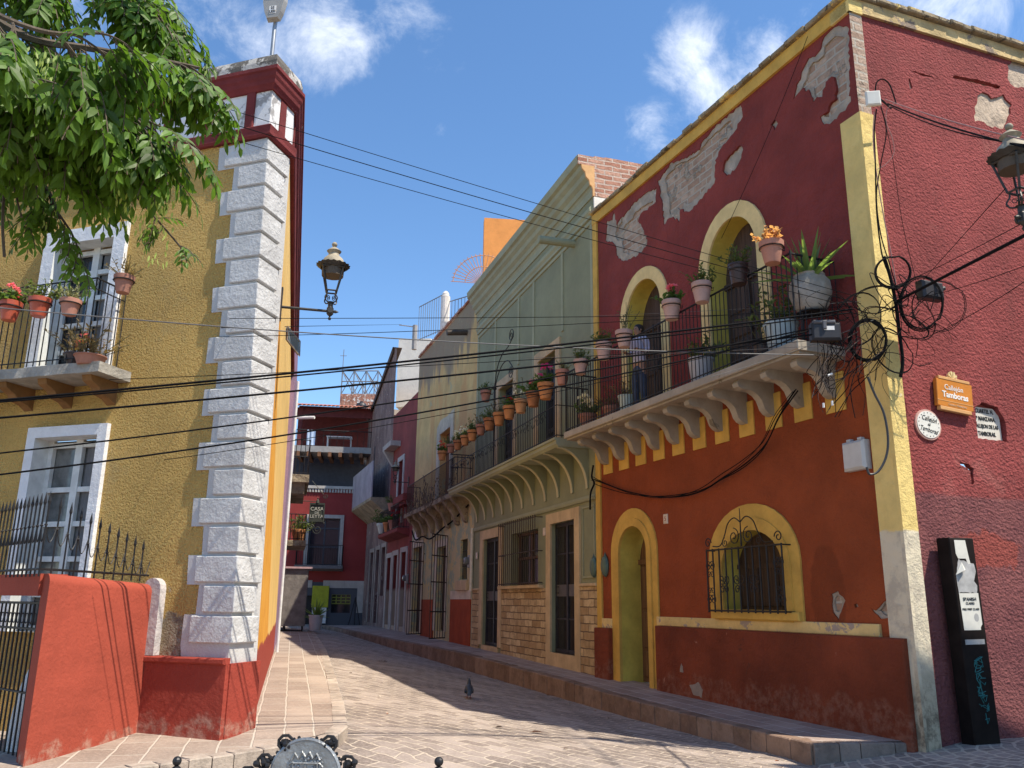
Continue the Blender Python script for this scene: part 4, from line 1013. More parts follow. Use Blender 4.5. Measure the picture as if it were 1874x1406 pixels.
mb.tube([(0, -.1, zt), (W_+.3, -.1, zt)], .03, 6)
for k in range(12): u = k*W_/11; mb.tube([(u, -.1, tz0), (u, -.1, zt)], .012, 4)
build(mb, 'terrace_rail', iron(), end)
# things seen on the terrace
a, b = F.px(563, 797, -.4), F.px(574, 818, -.4)
t_ = thing('terrace_screen', 'pale blue hanging cloth on the roof terrace rail', 'cloth', fr=Frame(F.W(a[0], -.08, tz0), 8)); mb = MB()
vs = []; 
for i in range(9):
    u = i*.06; vs += [(u, .0+.03*sin(i*1.7), .05), (u, .0+.03*sin(i*1.7+.5), .95)]
mb.add(vs, [(2*i, 2*i+1, 2*i+3, 2*i+2) for i in range(8)]); build(mb, 'cloth', plain('pale_blue_cloth', (.45, .56, .72), .9), t_)
a = F.px(610, 810, -1)
t_ = thing('table', 'small white table on the covered roof terrace', 'table', fr=Frame(F.W(a[0]-.2, -1.0, tz0), 8)); build(MB().bbox(-.2, 1.3, -.35, .35, .70, .75, .01), 'table_top', plain('white_plastic', (.75, .75, .73), .4), t_)
for u in (-.15, 1.2):
    for w in (-.3, .28): build(MB().box(u, u+.05, w, w+.05, 0, .70), 'leg', plain('white_plastic', ()), t_)
# sign board, plant and easel by the shop
a, b = F.px(572, 1072, .25), F.px(600, 1112, .25)
t_ = thing('sign_board', 'plain olive yellow board hung beside the shop window', 'sign', fr=Frame(F.W(0, .1, 0), 8)); build(MB().bbox(a[0], b[0], 0, .06, b[1], a[1], .01), 'panel', plain('olive_yellow_board', (.36, .38, .02), .6), t_)
build(MB().box(a[0]+.05, b[0]-.08, -.02, .03, b[1]-.85, b[1]-.01), 'poster', plain('white_paper', ()), t_)
t_ = thing('easel_sign', 'black easel board leaning by the shop window', 'sign', F.W(SW[1][0]+.3, .9, .15), F.a)
mb = MB(); mb.tube([(-.35, 0, 0), (0, -.25, 1.7)], .025); mb.tube([(.35, 0, 0), (0, -.25, 1.7)], .025); mb.tube([(0, -.8, 0), (0, -.25, 1.7)], .02); build(mb, 'stand', iron(), t_)

# ------------------------------------------------------------------ purple house on the left beyond the yellow one
FPU = Frame(FSI.W(11.95, .0, 0), 104.2); F = FPU
pur = thing('purple_house', 'purple house beyond the yellow one with stacked iron balconies', 'house', fr=F)
build(MB().box(0, 20, -4, 0, -.2, 8.6), 'street_wall', paint('purple_paint', (.30, .20, .30), .006, 30, .15, 1, spots=(((.62, .58, .55), 2, .66),)), pur)
build(MB().box(5.5, 9.0, .0, .62, 5.35, 5.6).box(5.7, 8.8, 0, .5, 5.0, 5.35), 'balcony_slab', M_RUB, pur)
build(railing(MB(), [(5.55, 0), (5.55, .58), (8.95, .58), (8.95, 0)], 5.6, 6.75, .13, .012), 'balcony_railing', iron(), pur)
build(MB().box(9.5, 12.5, .0, .72, 3.55, 3.75), 'balcony_slab', M_RUB, pur)
build(railing(MB(), [(9.55, 0), (9.55, .68), (12.45, .68), (12.45, 0)], 3.75, 4.7, .13, .014), 'balcony_railing', iron(), pur)
t_ = thing('market_stall', 'tall grey tarpaulin cabinet standing against the purple wall', 'cabinet', fr=Frame(F.W(15, .0, .33), 103.4))
build(MB().bbox(0, 2, .02, 1.0, .25, 2.6, .03), 'cabinet', paint('grey_tarp', (.20, .18, .16), .02, 6, .3, 3), t_)
build(MB().bbox(-.1, 2.1, .02, 1.15, 2.602, 2.68, .02), 'lid', plain('pink_plastic', (.45, .3, .3), .6), t_)
for u in (.1, 1.8):
    for w in (.1, .85): build(MB().box(u, u+.08, w, w+.08, 0, .26), 'leg', iron(), t_)
tag(build(MB().tube([(.3, .08, .3), (.3, .08, 7.4)], .035, 8), 'drain_pipe', plain('white_pipe', (.72, .72, .70), .5), fr=F), 'white drain pipe between yellow and purple houses', 'drain pipe')
q = pt(555, 764, 23.5); tag(build(MB(1).tube([tuple(q+V((-.5, .2, .02))), tuple(q+V((.32, 0, 0)))], .045, 8), 'water_spout', plain('white_pipe', ())), 'white tube jutting from the yellow house wall over the street', 'water spout')

# ------------------------------------------------------------------ things on the roofs behind
def rbox(name, x0, y0, x1, y1, dep, thick, mat, lab, cat, rot=0.):
    a, b = pt(x0, y1, dep), pt(x1, y0, dep); w = b.x-a.x; h = b.z-a.z
    mb = MB(1); mb.add([], []); c, s = cos(rot), sin(rot)
    P = [(0, 0), (w*c, w*s), (w*c-thick*s, w*s+thick*c), (-thick*s, thick*c)]
    mb._prism([(a.x+x, a.y+y, a.z) for x, y in P], [(a.x+x, a.y+y, b.z) for x, y in P])
    return solo(mb, name, mat, lab, cat)
M_ORW = paint('orange_render', (.74, .30, .085), .004, 30, .1, 1)
rbox('orange_wall', 883, 400, 1000, 560, 36, .5, M_ORW, 'bright orange rooftop wall behind the green house', 'wall', R(6))
mb = MB(1); c = pt(884, 519, 35.3); r0 = 60/1543*35.8
for k in range(15):
    a = pi*.98-(pi*.62)*k/14; mb.tube([tuple(c), tuple(c+V((cos(a), -.0, sin(a)))*r0*1.04)], .018, 5)
for rr in (.58, .97): mb.tube([tuple(c+V((cos(pi*.98-pi*.62*k/14), 0, sin(pi*.98-pi*.62*k/14)))*r0*rr) for k in range(15)], .022, 5)
solo(mb, 'fan_grille', plain('peach_iron', (.52, .26, .14), .6), 'peach fan-shaped iron grille on the orange rooftop wall', 'grille')
mb = MB(1); c = pt(1012, 395, 27); mb.lathe([(.18, 0), (.18, .7), (.14, .78), (.05, .82)], tuple(c), 12); solo(mb, 'chimney_post', plain('whitewashed', (.66, .63, .58), .9), 'short white post on the green house roof', 'post')
def rail_between(a, b, h, step, lab):
    mb = MB(1); a, b = V(a), V(b); k = max(2, int((b-a).length/step))
    for i in range(k+1): p = a.lerp(b, i/k); mb.tube([tuple(p), tuple(p+V((0, 0, h)))], .014, 4)
    mb.tube([tuple(a+V((0, 0, h))), tuple(b+V((0, 0, h)))], .025, 5); mb.tube([tuple(a+V((0, 0, .08))), tuple(b+V((0, 0, .08)))], .02, 5)
    solo(mb, 'roof_railing', plain('blue_grey_steel', (.16, .18, .21), .6), lab, 'railing', 'roof railings')
rail_between(pt(962, 470, 30), pt(1012, 420, 26.5), 1.15, .16, 'thin steel railing beside the white post on the green roof')
rail_between(pt(765, 625, 42), pt(810, 606, 39), 1.9, .3, 'blue grey roof railing left of the white pillar')
rail_between(pt(820, 600, 38), pt(862, 590, 36), 1.3, .3, 'blue grey roof railing behind the ochre parapet')
mb = MB(1); c = pt(813, 620, 38); mb.lathe([(.22, 0), (.22, 2.1), (.17, 2.14), (.17, 2.24), (.1, 2.35), (.01, 2.4)], tuple(c), 12); solo(mb, 'roof_pillar', plain('whitewashed', ()), 'tall white pillar on the roof behind the ochre house', 'pillar')
rbox('white_roof_room', 724, 622, 790, 745, 47, 3, paint('whitewash', ()), 'white rooftop room behind the dark red house', 'roof room', R(-8))
mb = MB(1); c = pt(758, 640, 44.5); mb.tube([tuple(c), tuple(c+V((0, 0, 1.4)))], .14, 8); mb.tube([tuple(c+V((.1, 0, 1.3))), tuple(c+V((-.9, .1, 1.45)))], .03, 5); solo(mb, 'roof_post', plain('concrete', ()), 'grey concrete post with cable arm on white rooftop room', 'post')
# pergola and tiled parapet above the end house
y_ = 62
mb = MB(1); A, B = pt(624, 722, y_), pt(690, 722, y_); h = pt(624, 679, y_).z-A.z; d = B-A
for dy in (0, 4):
    for i in range(4): p = A+d*(i/3)+V((0, dy, 0)); mb.tube([tuple(p), tuple(p+V((0, 0, h)))], .05, 5)
    for z in (0, h*.55, h): mb.tube([tuple(A+V((0, dy, z))), tuple(B+V((0, dy, z)))], .05, 5)
    for i in range(3): p, q = A+d*(i/3)+V((0, dy, 0)), A+d*((i+1)/3)+V((0, dy, h)); mb.tube([tuple(p), tuple(q)], .035, 4); mb.tube([tuple(p+V((0, 0, h))), tuple(q-V((0, 0, h)))], .035, 4)
for i in range(4): p = A+d*(i/3)+V((0, 0, h)); mb.tube([tuple(p), tuple(p+V((0, 4, 0)))], .05, 5)
p = pt(627, 679, y_); mb.tube([tuple(p), tuple(p+V((0, 0, 1.7)))], .03, 5); mb.tube([tuple(p+V((-.25, 0, 1.2))), tuple(p+V((.25, 0, 1.2)))], .025, 5)
solo(mb, 'steel_pergola', plain('blue_grey_steel', ()), 'open steel frame on the far rooftop above the end house', 'steel frame')
rbox('far_parapet', 620, 722, 700, 765, 61, 5, paint('terracotta_lattice', (.42, .20, .14), .03, 9, .5, 5, spots=(((.7, .66, .62), 4, .55),)), 'red and white latticed parapet behind the terrace roof', 'parapet')
mb = MB(1); c = pt(661, 748, 58); mb.lathe([(.36, -.8), (.38, -.7), (.38, .2), (.3, .36), (.13, .42), (.13, .5), (.01, .51)], tuple(c), 16); solo(mb, 'water_tank', plain('black_plastic', (.025, .025, .03), .5), 'black plastic water tank on the far rooftop', 'water tank')

# ------------------------------------------------------------------ yellow house on the left
F = FYE; L = YL
yel = thing('yellow_house', 'mustard yellow stucco house on the left corner with white quoin blocks', 'house', fr=F)
PLZ, QT = .97, 7.45
LEAN = .021
def lean(z): return LEAN*max(0, z-PLZ)
def leaned(mb, fr):
    d = fr.M.to_3x3().inverted() @ (-FYE.d)
    mb.v = [(x+d.x*lean(z), y+d.y*lean(z), z) for x, y, z in mb.v]; return mb
#                  # plinth top, quoin top
def yellow_stucco():
    n = NB('mustard_stucco'); col = (.90, .57, .175)
    c = n.mix(n.ramp(n.noise(.8, 6, .6), .3, .7), hsv(col, .82), hsv(col, 1.12))
    c = n.mix(n.ramp(n.noise(30, 5, .7), .50, .75, 0, .6), c, hsv(col, 1.45))
    c = n.mix(n.ramp(n.noise(18, 5, .7), .58, .8, 0, .6), c, hsv(col, .45))
    low = n.zmask(1.5, .05, .8, 2.2); c = n.mix(n.math('MULTIPLY', low, n.ramp(n.x, YL-1.4, YL-.7)), c, n.mix(n.ramp(n.noise(9, 7, .75), .40, .62), (.30, .24, .17), (.60, .50, .36)))
    st_ = n.noise(1, 6, .65, n.scale(5, 5, .35)); c = n.mix(n.ramp(st_, .55, .78, 0, .35), c, (.30, .22, .10)); c = n.mix(n.ramp(n.noise(.55, 7, .7), .56, .66, 0, .35), c, (.50, .40, .22))
    v = n.voro(44, 'SMOOTH_F1').outputs['Distance']
    h = n.math('ADD', n.math('MULTIPLY', n.noise(38, 5, .62, None, .4), 1.6), n.math('MULTIPLY', v, -.9))
    n.bump(h, .075); return n.done(c, .92)
M_YS = yellow_stucco()
M_QW = paint('quoin_white', (.55, .55, .54), .022, 20, .16, 1.4, spots=(((.40, .39, .36), 3.0, .67), ((.50, .47, .42), 9, .70)), coarse=.6, dirt=.1)
M_QB = paint('quoin_margin_white', (.53, .525, .51), .008, 30, .12, 1, spots=(((.36, .35, .33), 2.6, .64),))
M_PR = paint('plinth_bright_red', (.33, .052, .033), .012, 26, .18, 1, spots=(((.62, .36, .28), 3.2, .68),), extra=lambda n, c: n.mix(n.math('MULTIPLY', n.zmask(.30, .05, .4, 3), n.ramp(n.noise(9, 7, .7), .38, .62, 0, .75)), c, (.42, .24, .18)), coarse=.8)
M_FR = paint('frieze_red', (.19, .034, .034), .008, 30, .25, 2, spots=(((.60, .52, .48), 3.0, .66),))
M_FW = paint('flaking_frieze_white', (.74, .74, .73), .006, 30, .1, 1, spots=(((.33, .32, .31), 1.7, .58),))
uwin, lwin = rect(4.62, 5.62, 4.45, 6.32), rect(4.80, 5.80, 1.2, 3.60)
build(MB().wall([(0, -.5), (L, -.5), (L, PLZ), (L-lean(QT), QT), (0, QT)], [uwin, lwin], 0, .22), 'front_wall', M_YS, yel)
# plinth of the corner
mb = MB(); mb.uw([(L-1.12, -.2), (L-1.12, .085), (L+.03, .085), (L+.03, 0), (L, -.2)], -.5, PLZ-.06)
build(mb, 'plinth', M_PR, yel); build(MB().bbox(L-1.12, L+.02, 0, .115, PLZ-.058, PLZ+.01, .015), 'plinth_cap', M_PR, yel)
def side_extra(n, c):
    return c
build(MB().box(-.02, CHL+.02, -.3, .045, -.5, PLZ-.05), 'plinth', M_PR, yel, fr=FCH)
# chamfered corner and its street side
build(leaned(MB().box(0, CHL, -.3, 0, -.5, PLZ).wall(rect(0, CHL, PLZ, QT), (), 0), FCH), 'corner_wall', M_QB, yel, fr=FCH)
SL = 12.0
def si_extra(n, c):
    low = n.zmask(4.2, .02, .12, 1.0)
    # darker orange coat that rises towards the corner
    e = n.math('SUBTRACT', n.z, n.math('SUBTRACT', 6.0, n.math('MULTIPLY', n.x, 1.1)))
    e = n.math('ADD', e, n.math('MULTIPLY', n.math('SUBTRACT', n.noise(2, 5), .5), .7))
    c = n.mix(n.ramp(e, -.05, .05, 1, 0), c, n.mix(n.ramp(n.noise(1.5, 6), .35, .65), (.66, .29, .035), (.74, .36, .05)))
    pz = n.math('ADD', n.z, n.math('MULTIPLY', n.x, -.004))
    c = n.mix(n.ramp(n.math('ADD', pz, n.math('MULTIPLY', n.math('SUBTRACT', n.noise(1.5, 4), .5), .3)), 1.0, 1.04, 1, 0), c, (.33, .052, .033))
    return c
M_SI = paint('sunny_yellow_wall', (.78, .52, .18), .008, 30, .1, .8, spots=(((.62, .42, .2), 3, .68),), extra=si_extra, streak=.15, streakcol=(.5, .3, .1))
build(leaned(MB().wall(rect(0, SL, -.5, PLZ), (), 0).wall(rect(0, SL, PLZ, QT), (), 0), FSI), 'side_wall', M_SI, yel, fr=FSI)
# quoin margin and blocks, long and short in turn
NQ = 19; zb = 1.12; dz = (QT-.02-zb)/NQ
mg = [(L, PLZ), (L, QT)]
for i in range(NQ-1, -1, -1):
    w = .64 if i % 2 == 0 else .47
    if i == NQ-1: w = .72
    mg += [(L-w, zb+(i+1)*dz-.015), (L-w, zb+i*dz-.015)]
mg += [(L-.62, PLZ)]
mg = [(a+(rnd.uniform(-.012, .012) if 2 <= k else 0), b) for k, (a, b) in enumerate(mg)]
build(leaned(MB().wall(mg, (), .012, 0, .012), FYE), 'quoin_margin', M_QB, yel)
for i in range(NQ):
    w = .53 if i % 2 == 0 else .38
    if i == NQ-1: w = .62
    z0, z1 = zb+i*dz+.012, zb+(i+1)*dz-.025
    e = rnd.uniform(-.01, .01); ca, sa = cos(R(92)), sin(R(92))
    t = .045; wc = (.47 if i % 2 == 0 else .39)
    # plan outline: front face, arris, chamfer face
    # in the front frame the chamfer runs away at 92 degrees
    c0 = (L+t, t*.93); 
    P = [(L-w+e, 0), (L-w+e, t-.012), (L-w+e+.012, t), (L+t*.8, t), (L+t, t*.8), (L+t+cos(R(92))*wc*-1*0+.0+wc*-.0349, -wc), (L-.02-wc*.0349, -wc)]
    P = [(a, b) for a, b in P]
    b_ = .012
    mb = MB(); n = len(P)
    cx, cy = L-.02, -.02
    def ins(q, f): return (q[0]+(cx-q[0])*f, q[1]+(cy-q[1])*f)
    P2 = [P[0], (P[1][0]+b_, P[1][1]-b_), (P[2][0]+b_*.6, P[2][1]-b_), (P[3][0]-b_, P[3][1]-b_), (P[4][0]-b_, P[4][1]-b_), (P[5][0]-b_, P[5][1]+b_), P[6]]
    vs = [(a, b, z0) for a, b in P2]+[(a, b, z0+b_) for a, b in P]+[(a, b, z1-b_) for a, b in P]+[(a, b, z1) for a, b in P2]
    fs = [tuple(range(n)), tuple(range(3*n, 4*n))]
    for k in range(3): fs += [(k*n+j, k*n+(j+1) % n, (k+1)*n+(j+1) % n, (k+1)*n+j) for j in range(n)]
    mb.add(vs, fs); leaned(mb, FYE); build(mb, 'quoin_block', M_QW, yel)
# entablature round the three faces: plan offsets
def plan(o):         # outline of the three faces pushed out by o, in the front frame
    k = tan225 = .47
    return [(-.5, o), (L+o*.55, o), (L+o-CHL*.0349*0-.0, o*.45), (L+o-CHL*.035, -CHL+.0)] 
def world_plan(o):
    a = FYE.W(-.5, o, 0); 
    def isect(F1, F2):
        p, d, q, e = F1.o+F1.n*o, F1.d, F2.o+F2.n*o, F2.d
        den = d.x*e.y-d.y*e.x; t = ((q.x-p.x)*e.y-(q.y-p.y)*e.x)/den; return p+d*t
    return [a, isect(FYE, FCH), isect(FCH, FSI), FSI.W(SL, o, 0)]
def belt(prof, name, mat, parent=yel):
    inv = FYE.M.inverted(); rows = []
    for o, z in prof: rows.append([inv @ (V((p.x, p.y, z))-FYE.d*(lean(QT) if k_ else 0)) for k_, p in enumerate(world_plan(o))])
    mb = MB(1); n = 4; vs = [tuple(p) for r_ in rows for p in r_]; m = len(rows)
    fs = [(i*n+j, i*n+j+1, ((i+1) % m)*n+j+1, ((i+1) % m)*n+j) for i in range(m) for j in range(n-1)]
    fs += [tuple(i*n for i in range(m)), tuple(i*n+n-1 for i in range(m))]
    mb.add(vs, fs); return build(mb, name, mat, parent)
belt([(-.1, QT), (.05, QT), (.07, QT+.03), (.07, QT+.08), (.08, QT+.15), (.06, QT+.17), (-.1, QT+.17)], 'lower_cornice', M_FR)
belt([(-.1, QT+.171), (.0, QT+.171), (.0, 8.16), (-.1, 8.16)], 'frieze', M_FW)
belt([(-.2, 8.161), (.03, 8.161), (.05, 8.2), (.07, 8.23), (.08, 8.28), (.10, 8.32), (.11, 8.38), (.13, 8.40), (.13, 8.45), (-.2, 8.46)], 'upper_cornice', M_FR)
belt([(-.35, 8.461), (.09, 8.461), (.09, 8.56), (.06, 8.66), (-.35, 8.70)], 'parapet', paint('stained_parapet_white', (.52, .50, .46), .014, 20, .2, 2, spots=(((.12, .11, .095), 2.0, .47), ((.3, .28, .24), 7, .6))))
for k in range(12):
    u = L-.24-lean(QT)-k*.66; build(MB().bbox(u-.13, u, 0, .035, QT+.172, 8.16, .008), 'frieze_pilaster', M_FR, yel)
build(leaned(MB().bbox(.22, .36, 0, .03, QT+.172, 8.16, .008), FCH), 'frieze_pilaster', M_FR, yel, fr=FCH)
for k in range(14): build(leaned(MB().bbox(.3+k*.8, .45+k*.8, 0, .035, QT+.172, 8.16, .008), FSI), 'frieze_pilaster', M_FR, yel, fr=FSI)
inv = FYE.M.inverted(); rp = [inv @ p for p in world_plan(-.36)]; rp.append(V((-.5, 11, 0)))
build(MB(1)._prism([(p.x, p.y, 8.0) for p in rp], [(p.x, p.y, 8.2) for p in rp]), 'roof', plain('roof_deck', ()), yel)
# windows
M_WS = paint('window_surround_white', (.72, .73, .74), .012, 26, .1, 2, spots=(((.45, .44, .42), 4, .68),))
M_WF = plain('white_joinery', (.62, .64, .62), .5, bump=.002)
def window(q, t, name, rows, top):
    a0, a1, z0, z1 = q[0][0], q[1][0], q[0][1], q[2][1]; c = (a0+a1)/2
    P = [(a0-t, z0), (a0-t, z1+t), (a1+t, z1+t), (a1+t, z0), (a1, z0), (a1, z1), (a0, z1), (a0, z0)]
    build(MB().wall(P, (), .06, 0, .06), 'window_surround', M_WS, yel)
    mb = MB(); w = -.20
    mb.rim([(a0+.002, z0), (a1-.002, z0), (a1-.002, z1-.002), (a0+.002, z1-.002)], .06, w)
    for u, v in ((a0, a0+.07), (c-.055, c+.055), (a1-.07, a1)): mb.box(u, v, w-.04, w+.02, z0, z1)
    zz = [z0, z0+.12]+[z0+(top-z0)*k/rows for k in range(1, rows)]
    for z in [z0+.03]+[z0+(top-z0)*k/rows for k in range(1, rows)]+[top, z1-.07]: mb.box(a0+.07, a1-.07, w-.035, w+.012, z-.03, z+.035)
    o = build(mb, name, M_WF, yel)
    build(MB().box(a0, a1, w-.06, w-.05, z0, z1), 'pane', glass() if z0 > 3 else plain('milky_glass', (.13, .135, .13), .12, var=.4, spec=.6), o)
    return o
wu = window(uwin, .2, 'window', 4, 5.95)
wl = window(lwin, .14, 'window', 4, 2.95)
# curtains behind the upper panes are part of the window
for q, wi, side in ((uwin, wu, 1), (lwin, wl, 1)):
    mb = MB(); a1 = q[1][0]-.08; vs = []
    for i in range(15): u = a1-.02-i*.022; vs += [(u, -.245+.006*sin(i*1.9), q[0][1]+.1), (u, -.245+.006*sin(i*1.9), q[2][1]-.1)]
    mb.add(vs, [(2*i, 2*i+1, 2*i+3, 2*i+2) for i in range(14)]); build(mb, 'curtain', plain('pale_curtain', (.16, .165, .17), .9), wi)
# balcony
BWY = .55; b0, b1, bz = 3.6, 6.15, 4.40
M_SLB = paint('weathered_slab', (.34, .32, .28), .03, 12, .35, 3, coarse=1)
build(MB().uw(rough_poly([(b0, -.02), (b1, -.02), (b1, BWY), (b0, BWY)], .012, .15, 5), bz-.13, bz), 'balcony_slab', M_SLB, yel)
M_CB = paint('ochre_brown_corbel', (.23, .12, .045), .008, 20, .25, 3)
for c in (3.8, 4.55, 5.2, 5.9):
    build(MB().wz([(0, bz-.131), (.46, bz-.131), (.44, bz-.2), (.3, bz-.26), (.25, bz-.33), (.1, bz-.36), (0, bz-.42)], c-.07, c+.07), 'corbel', M_CB, yel)
mb = railing(MB(), [(b0+.03, 0), (b0+.03, BWY-.04), (b1-.25, BWY-.04), (b1-.25, 0)], bz+.02, bz+1.12, .105, .008, [bz+.98], .012)
k = 0
while b0+.03+k*.105 < b1-.3:
    u = b0+.08+k*.105; mb.tube([(u+.045*cos(j*pi/4), BWY-.04, bz+1.05+.045*sin(j*pi/4)) for j in range(8)], .005, 4, True); k += 1
build(mb, 'balcony_railing', iron(), yel)
# light mounted under the bracket lamp and small street plate on the side wall
q = FSI
t_ = thing('street_plate', 'small framed plate under the wall lantern on the yellow corner', 'sign', fr=Frame(FSI.W(.25, .02, 4.95), 104))
mb = MB(); mb.add([(0, 0, .16), (.2, .17, .03), (.2, .18, -.17), (0, .01, -.02)], [(0, 1, 2, 3)]); mb.add([(0.01, -.012, .16), (.21, .158, .03), (.21, .168, -.17), (.01, -.002, -.02)], [(0, 1, 2, 3)])
build(mb, 'plate', plain('grey_green_sheet', (.22, .26, .25), .3, .4), t_)
build(MB().tube([(0, .01, .16), (.2, .18, .03), (.2, .19, -.17), (0, .02, -.02)], .012, 5, True), 'plate_frame', plain('galvanised', (.35, .36, .36), .4, .6), t_)

# ------------------------------------------------------------------ red porch wall, its gate and spiked fence
A, B = gz(60, 1424, 0), FYE.W(L-1.07, .0, 0)
A = V((-4.40, 8.30, 0)); B = V((B.x, B.y, 0))
ang = math.degrees(atan2(B.y-A.y, B.x-A.x)); FPO = Frame(A, ang); PL = (B-A).length
por = thing('porch_wall', 'bright red rendered porch wall with rounded top in front of the yellow house', 'wall', fr=FPO)
M_PO = paint('porch_red_render', (.36, .066, .038), .010, 24, .16, .8, spots=(((.72, .62, .55), 14, .78), ((.30, .06, .035), 2.4, .66), ((.52, .30, .22), 6, .745)), extra=lambda n, c: n.mix(n.math('MULTIPLY', n.zmask(.22, .05, .4, 3), n.ramp(n.noise(9, 7, .7), .38, .62, 0, .7)), c, (.44, .27, .20)), streak=.25, streakcol=(.26, .05, .03), dirt=.12)
ht = lambda u: 1.83-.06*u/PL
n_ = 8; mb = MB(); vs = []; R_ = .10; th = .20
secs = [0, .02]+[PL*i/8 for i in range(1, 9)]
for u in secs:
    h = ht(u); ring = [(0, -.6), (0, h-R_)]+[(-R_+R_*cos(pi/2*i/6), h-R_+R_*sin(pi/2*i/6)) for i in range(1, 7)]+[(-th, h), (-th, -.6)]
    vs += [(u+max(0, -w)*.83*(1-u/PL), w, z) for w, z in ring]
m = len(ring)
fs = [(i*m+j, i*m+(j+1) % m, (i+1)*m+(j+1) % m, (i+1)*m+j) for i in range(len(secs)-1) for j in range(m)]+[tuple(range(m)), tuple(range((len(secs)-1)*m, len(secs)*m))]
mb.add(vs, fs); build(mb, 'wall_face', M_PO, por, smooth=True)
FPG = Frame(A-FPO.n*th+V((0, 0, 0)), ang-83)           # gate side, frame runs to the left from the pillar
# gate wall: from the pillar to the left
GA = -40
gdir = V((cos(R(GA+180)), sin(R(GA+180)), 0))
G_ = Frame(A+gdir*2.6, GA)                             # left to right, parallel to the house front
wG = 2.6
Q = [(0, -.6), (0, 1.83), (wG-.24, 1.83), (wG-.24, 1.62), (.3, 1.62), (.3, -.6)]
mb = MB(); mb.wall([(a, b) for a, b in Q], (), -.002); mb.wall([(a, b) for a, b in Q], (), -.26); mb.rim(Q, -.002, -.26)
build(mb, 'gate_frame', M_PO, por, fr=G_)
gt = thing('porch_gate', 'black wrought iron gate with arched rings in the red porch opening', 'gate', fr=Frame(G_.W(.3, -.13, -.05), GA))
mb = MB(); gw = wG-.54
for k in range(20):
    u = .04+k*(gw-.08)/19; mb.tube([(u, 0, .02), (u, 0, 1.60)], .010, 5)
for z in (.03, .75, 1.35, 1.6): mb.tube([(0, 0, z), (gw, 0, z)], .013, 5)
build(mb, 'bars', iron(), gt)
for k in range(19):
    u = .04+(k+.5)*(gw-.08)/19; build(MB().tube([(u+.042*cos(j*pi/4), 0, 1.45+.05*sin(j*pi/4)) for j in range(8)], .007, 4, True), 'ring', iron(), gt)
# white bag and pot seen through the gate
t_ = thing('white_sack', 'white cloth sack lying inside the porch behind the gate', 'sack', fr=Frame(G_.W(1.75, -.35, 0), GA))
build(MB().lathe([(.02, 0), (.16, .03), (.2, .2), (.17, .5), (.13, .75), (.08, .9), (.02, .93)], (0, 0, 0), 14), 'sack', paint('white_cloth', (.72, .71, .69), .03, 9, .1, 3), t_, smooth=True)
# fence of spear bars along the back of the porch, in front of the house wall
fn = thing('spiked_fence', 'black spear-topped iron fence along the top of the porch wall', 'fence', fr=FPO)
P0, P1 = (-1.9, 0), (PL-.05, 0)
FSP = Frame(FPO.W(PL-.03, -.03, 0), -18)
pts_ = []
def spear(mb, p, z0, z1):
    x, y = p
    mb.tube([(x, y, z0), (x, y, z1-.12)], .009, 5); mb.lathe([(.009, 0), (.018, .03), (.012, .07), (.001, .13)], (x, y, z1-.13), 6)
    mb.lathe([(.009, 0), (.02, .012), (.009, .024)], (x, y, z1-.34), 6)
pth = [G_.W(-.2, .0, 0)-G_.n*.12, FPO.o-FPO.n*.13, FPO.W(PL, -.13, 0)]
k = 0
for (p, q, n_) in ((pth[0], pth[1], 22), (pth[1], pth[2], 11)):
    for i in range(n_):
        mb = MB(1); a = p.lerp(q, i/n_); d = (q-p).normalized(); zt = 2.62-.38*(max(0, i/n_) if n_ == 11 else 0)
        spear(mb, (a.x, a.y), 1.80, zt)
        b = p.lerp(q, (i+1)/n_)
        s, e = a, b
        if True:
            m_ = s.lerp(e, .5); z = 2.18-.3*(i/n_ if n_ == 11 else 0)
            mb.tube(smooth_path([(s.x, s.y, z+.12), tuple(s.lerp(e, .25)+V((0, 0, z+.0))), (m_.x, m_.y, z-.05), tuple(s.lerp(e, .75)+V((0, 0, z))), (e.x, e.y, z+.12)], 3), .006, 4)
        build(mb, 'spear', iron(), fn, M=M4())
mb = MB(1); mb.tube([tuple(p+V((0, 0, 1.87))) for p in pth], .013, 5); build(mb, 'rail', iron(), fn, M=M4())
# rounded grey upstand where the porch meets the stucco
build(MB().uz([(L-1.18, .985), (L-1.18, 1.72)]+[(L-1.06-.12*cos(pi*i/8), 1.72+.12*sin(pi*i/8)) for i in range(9)]+[(L-.94, 1.72), (L-.94, .985)], .0, .10), 'upstand', paint('grey_white_render', (.52, .48, .46), .02, 16, .2, 3), yel)

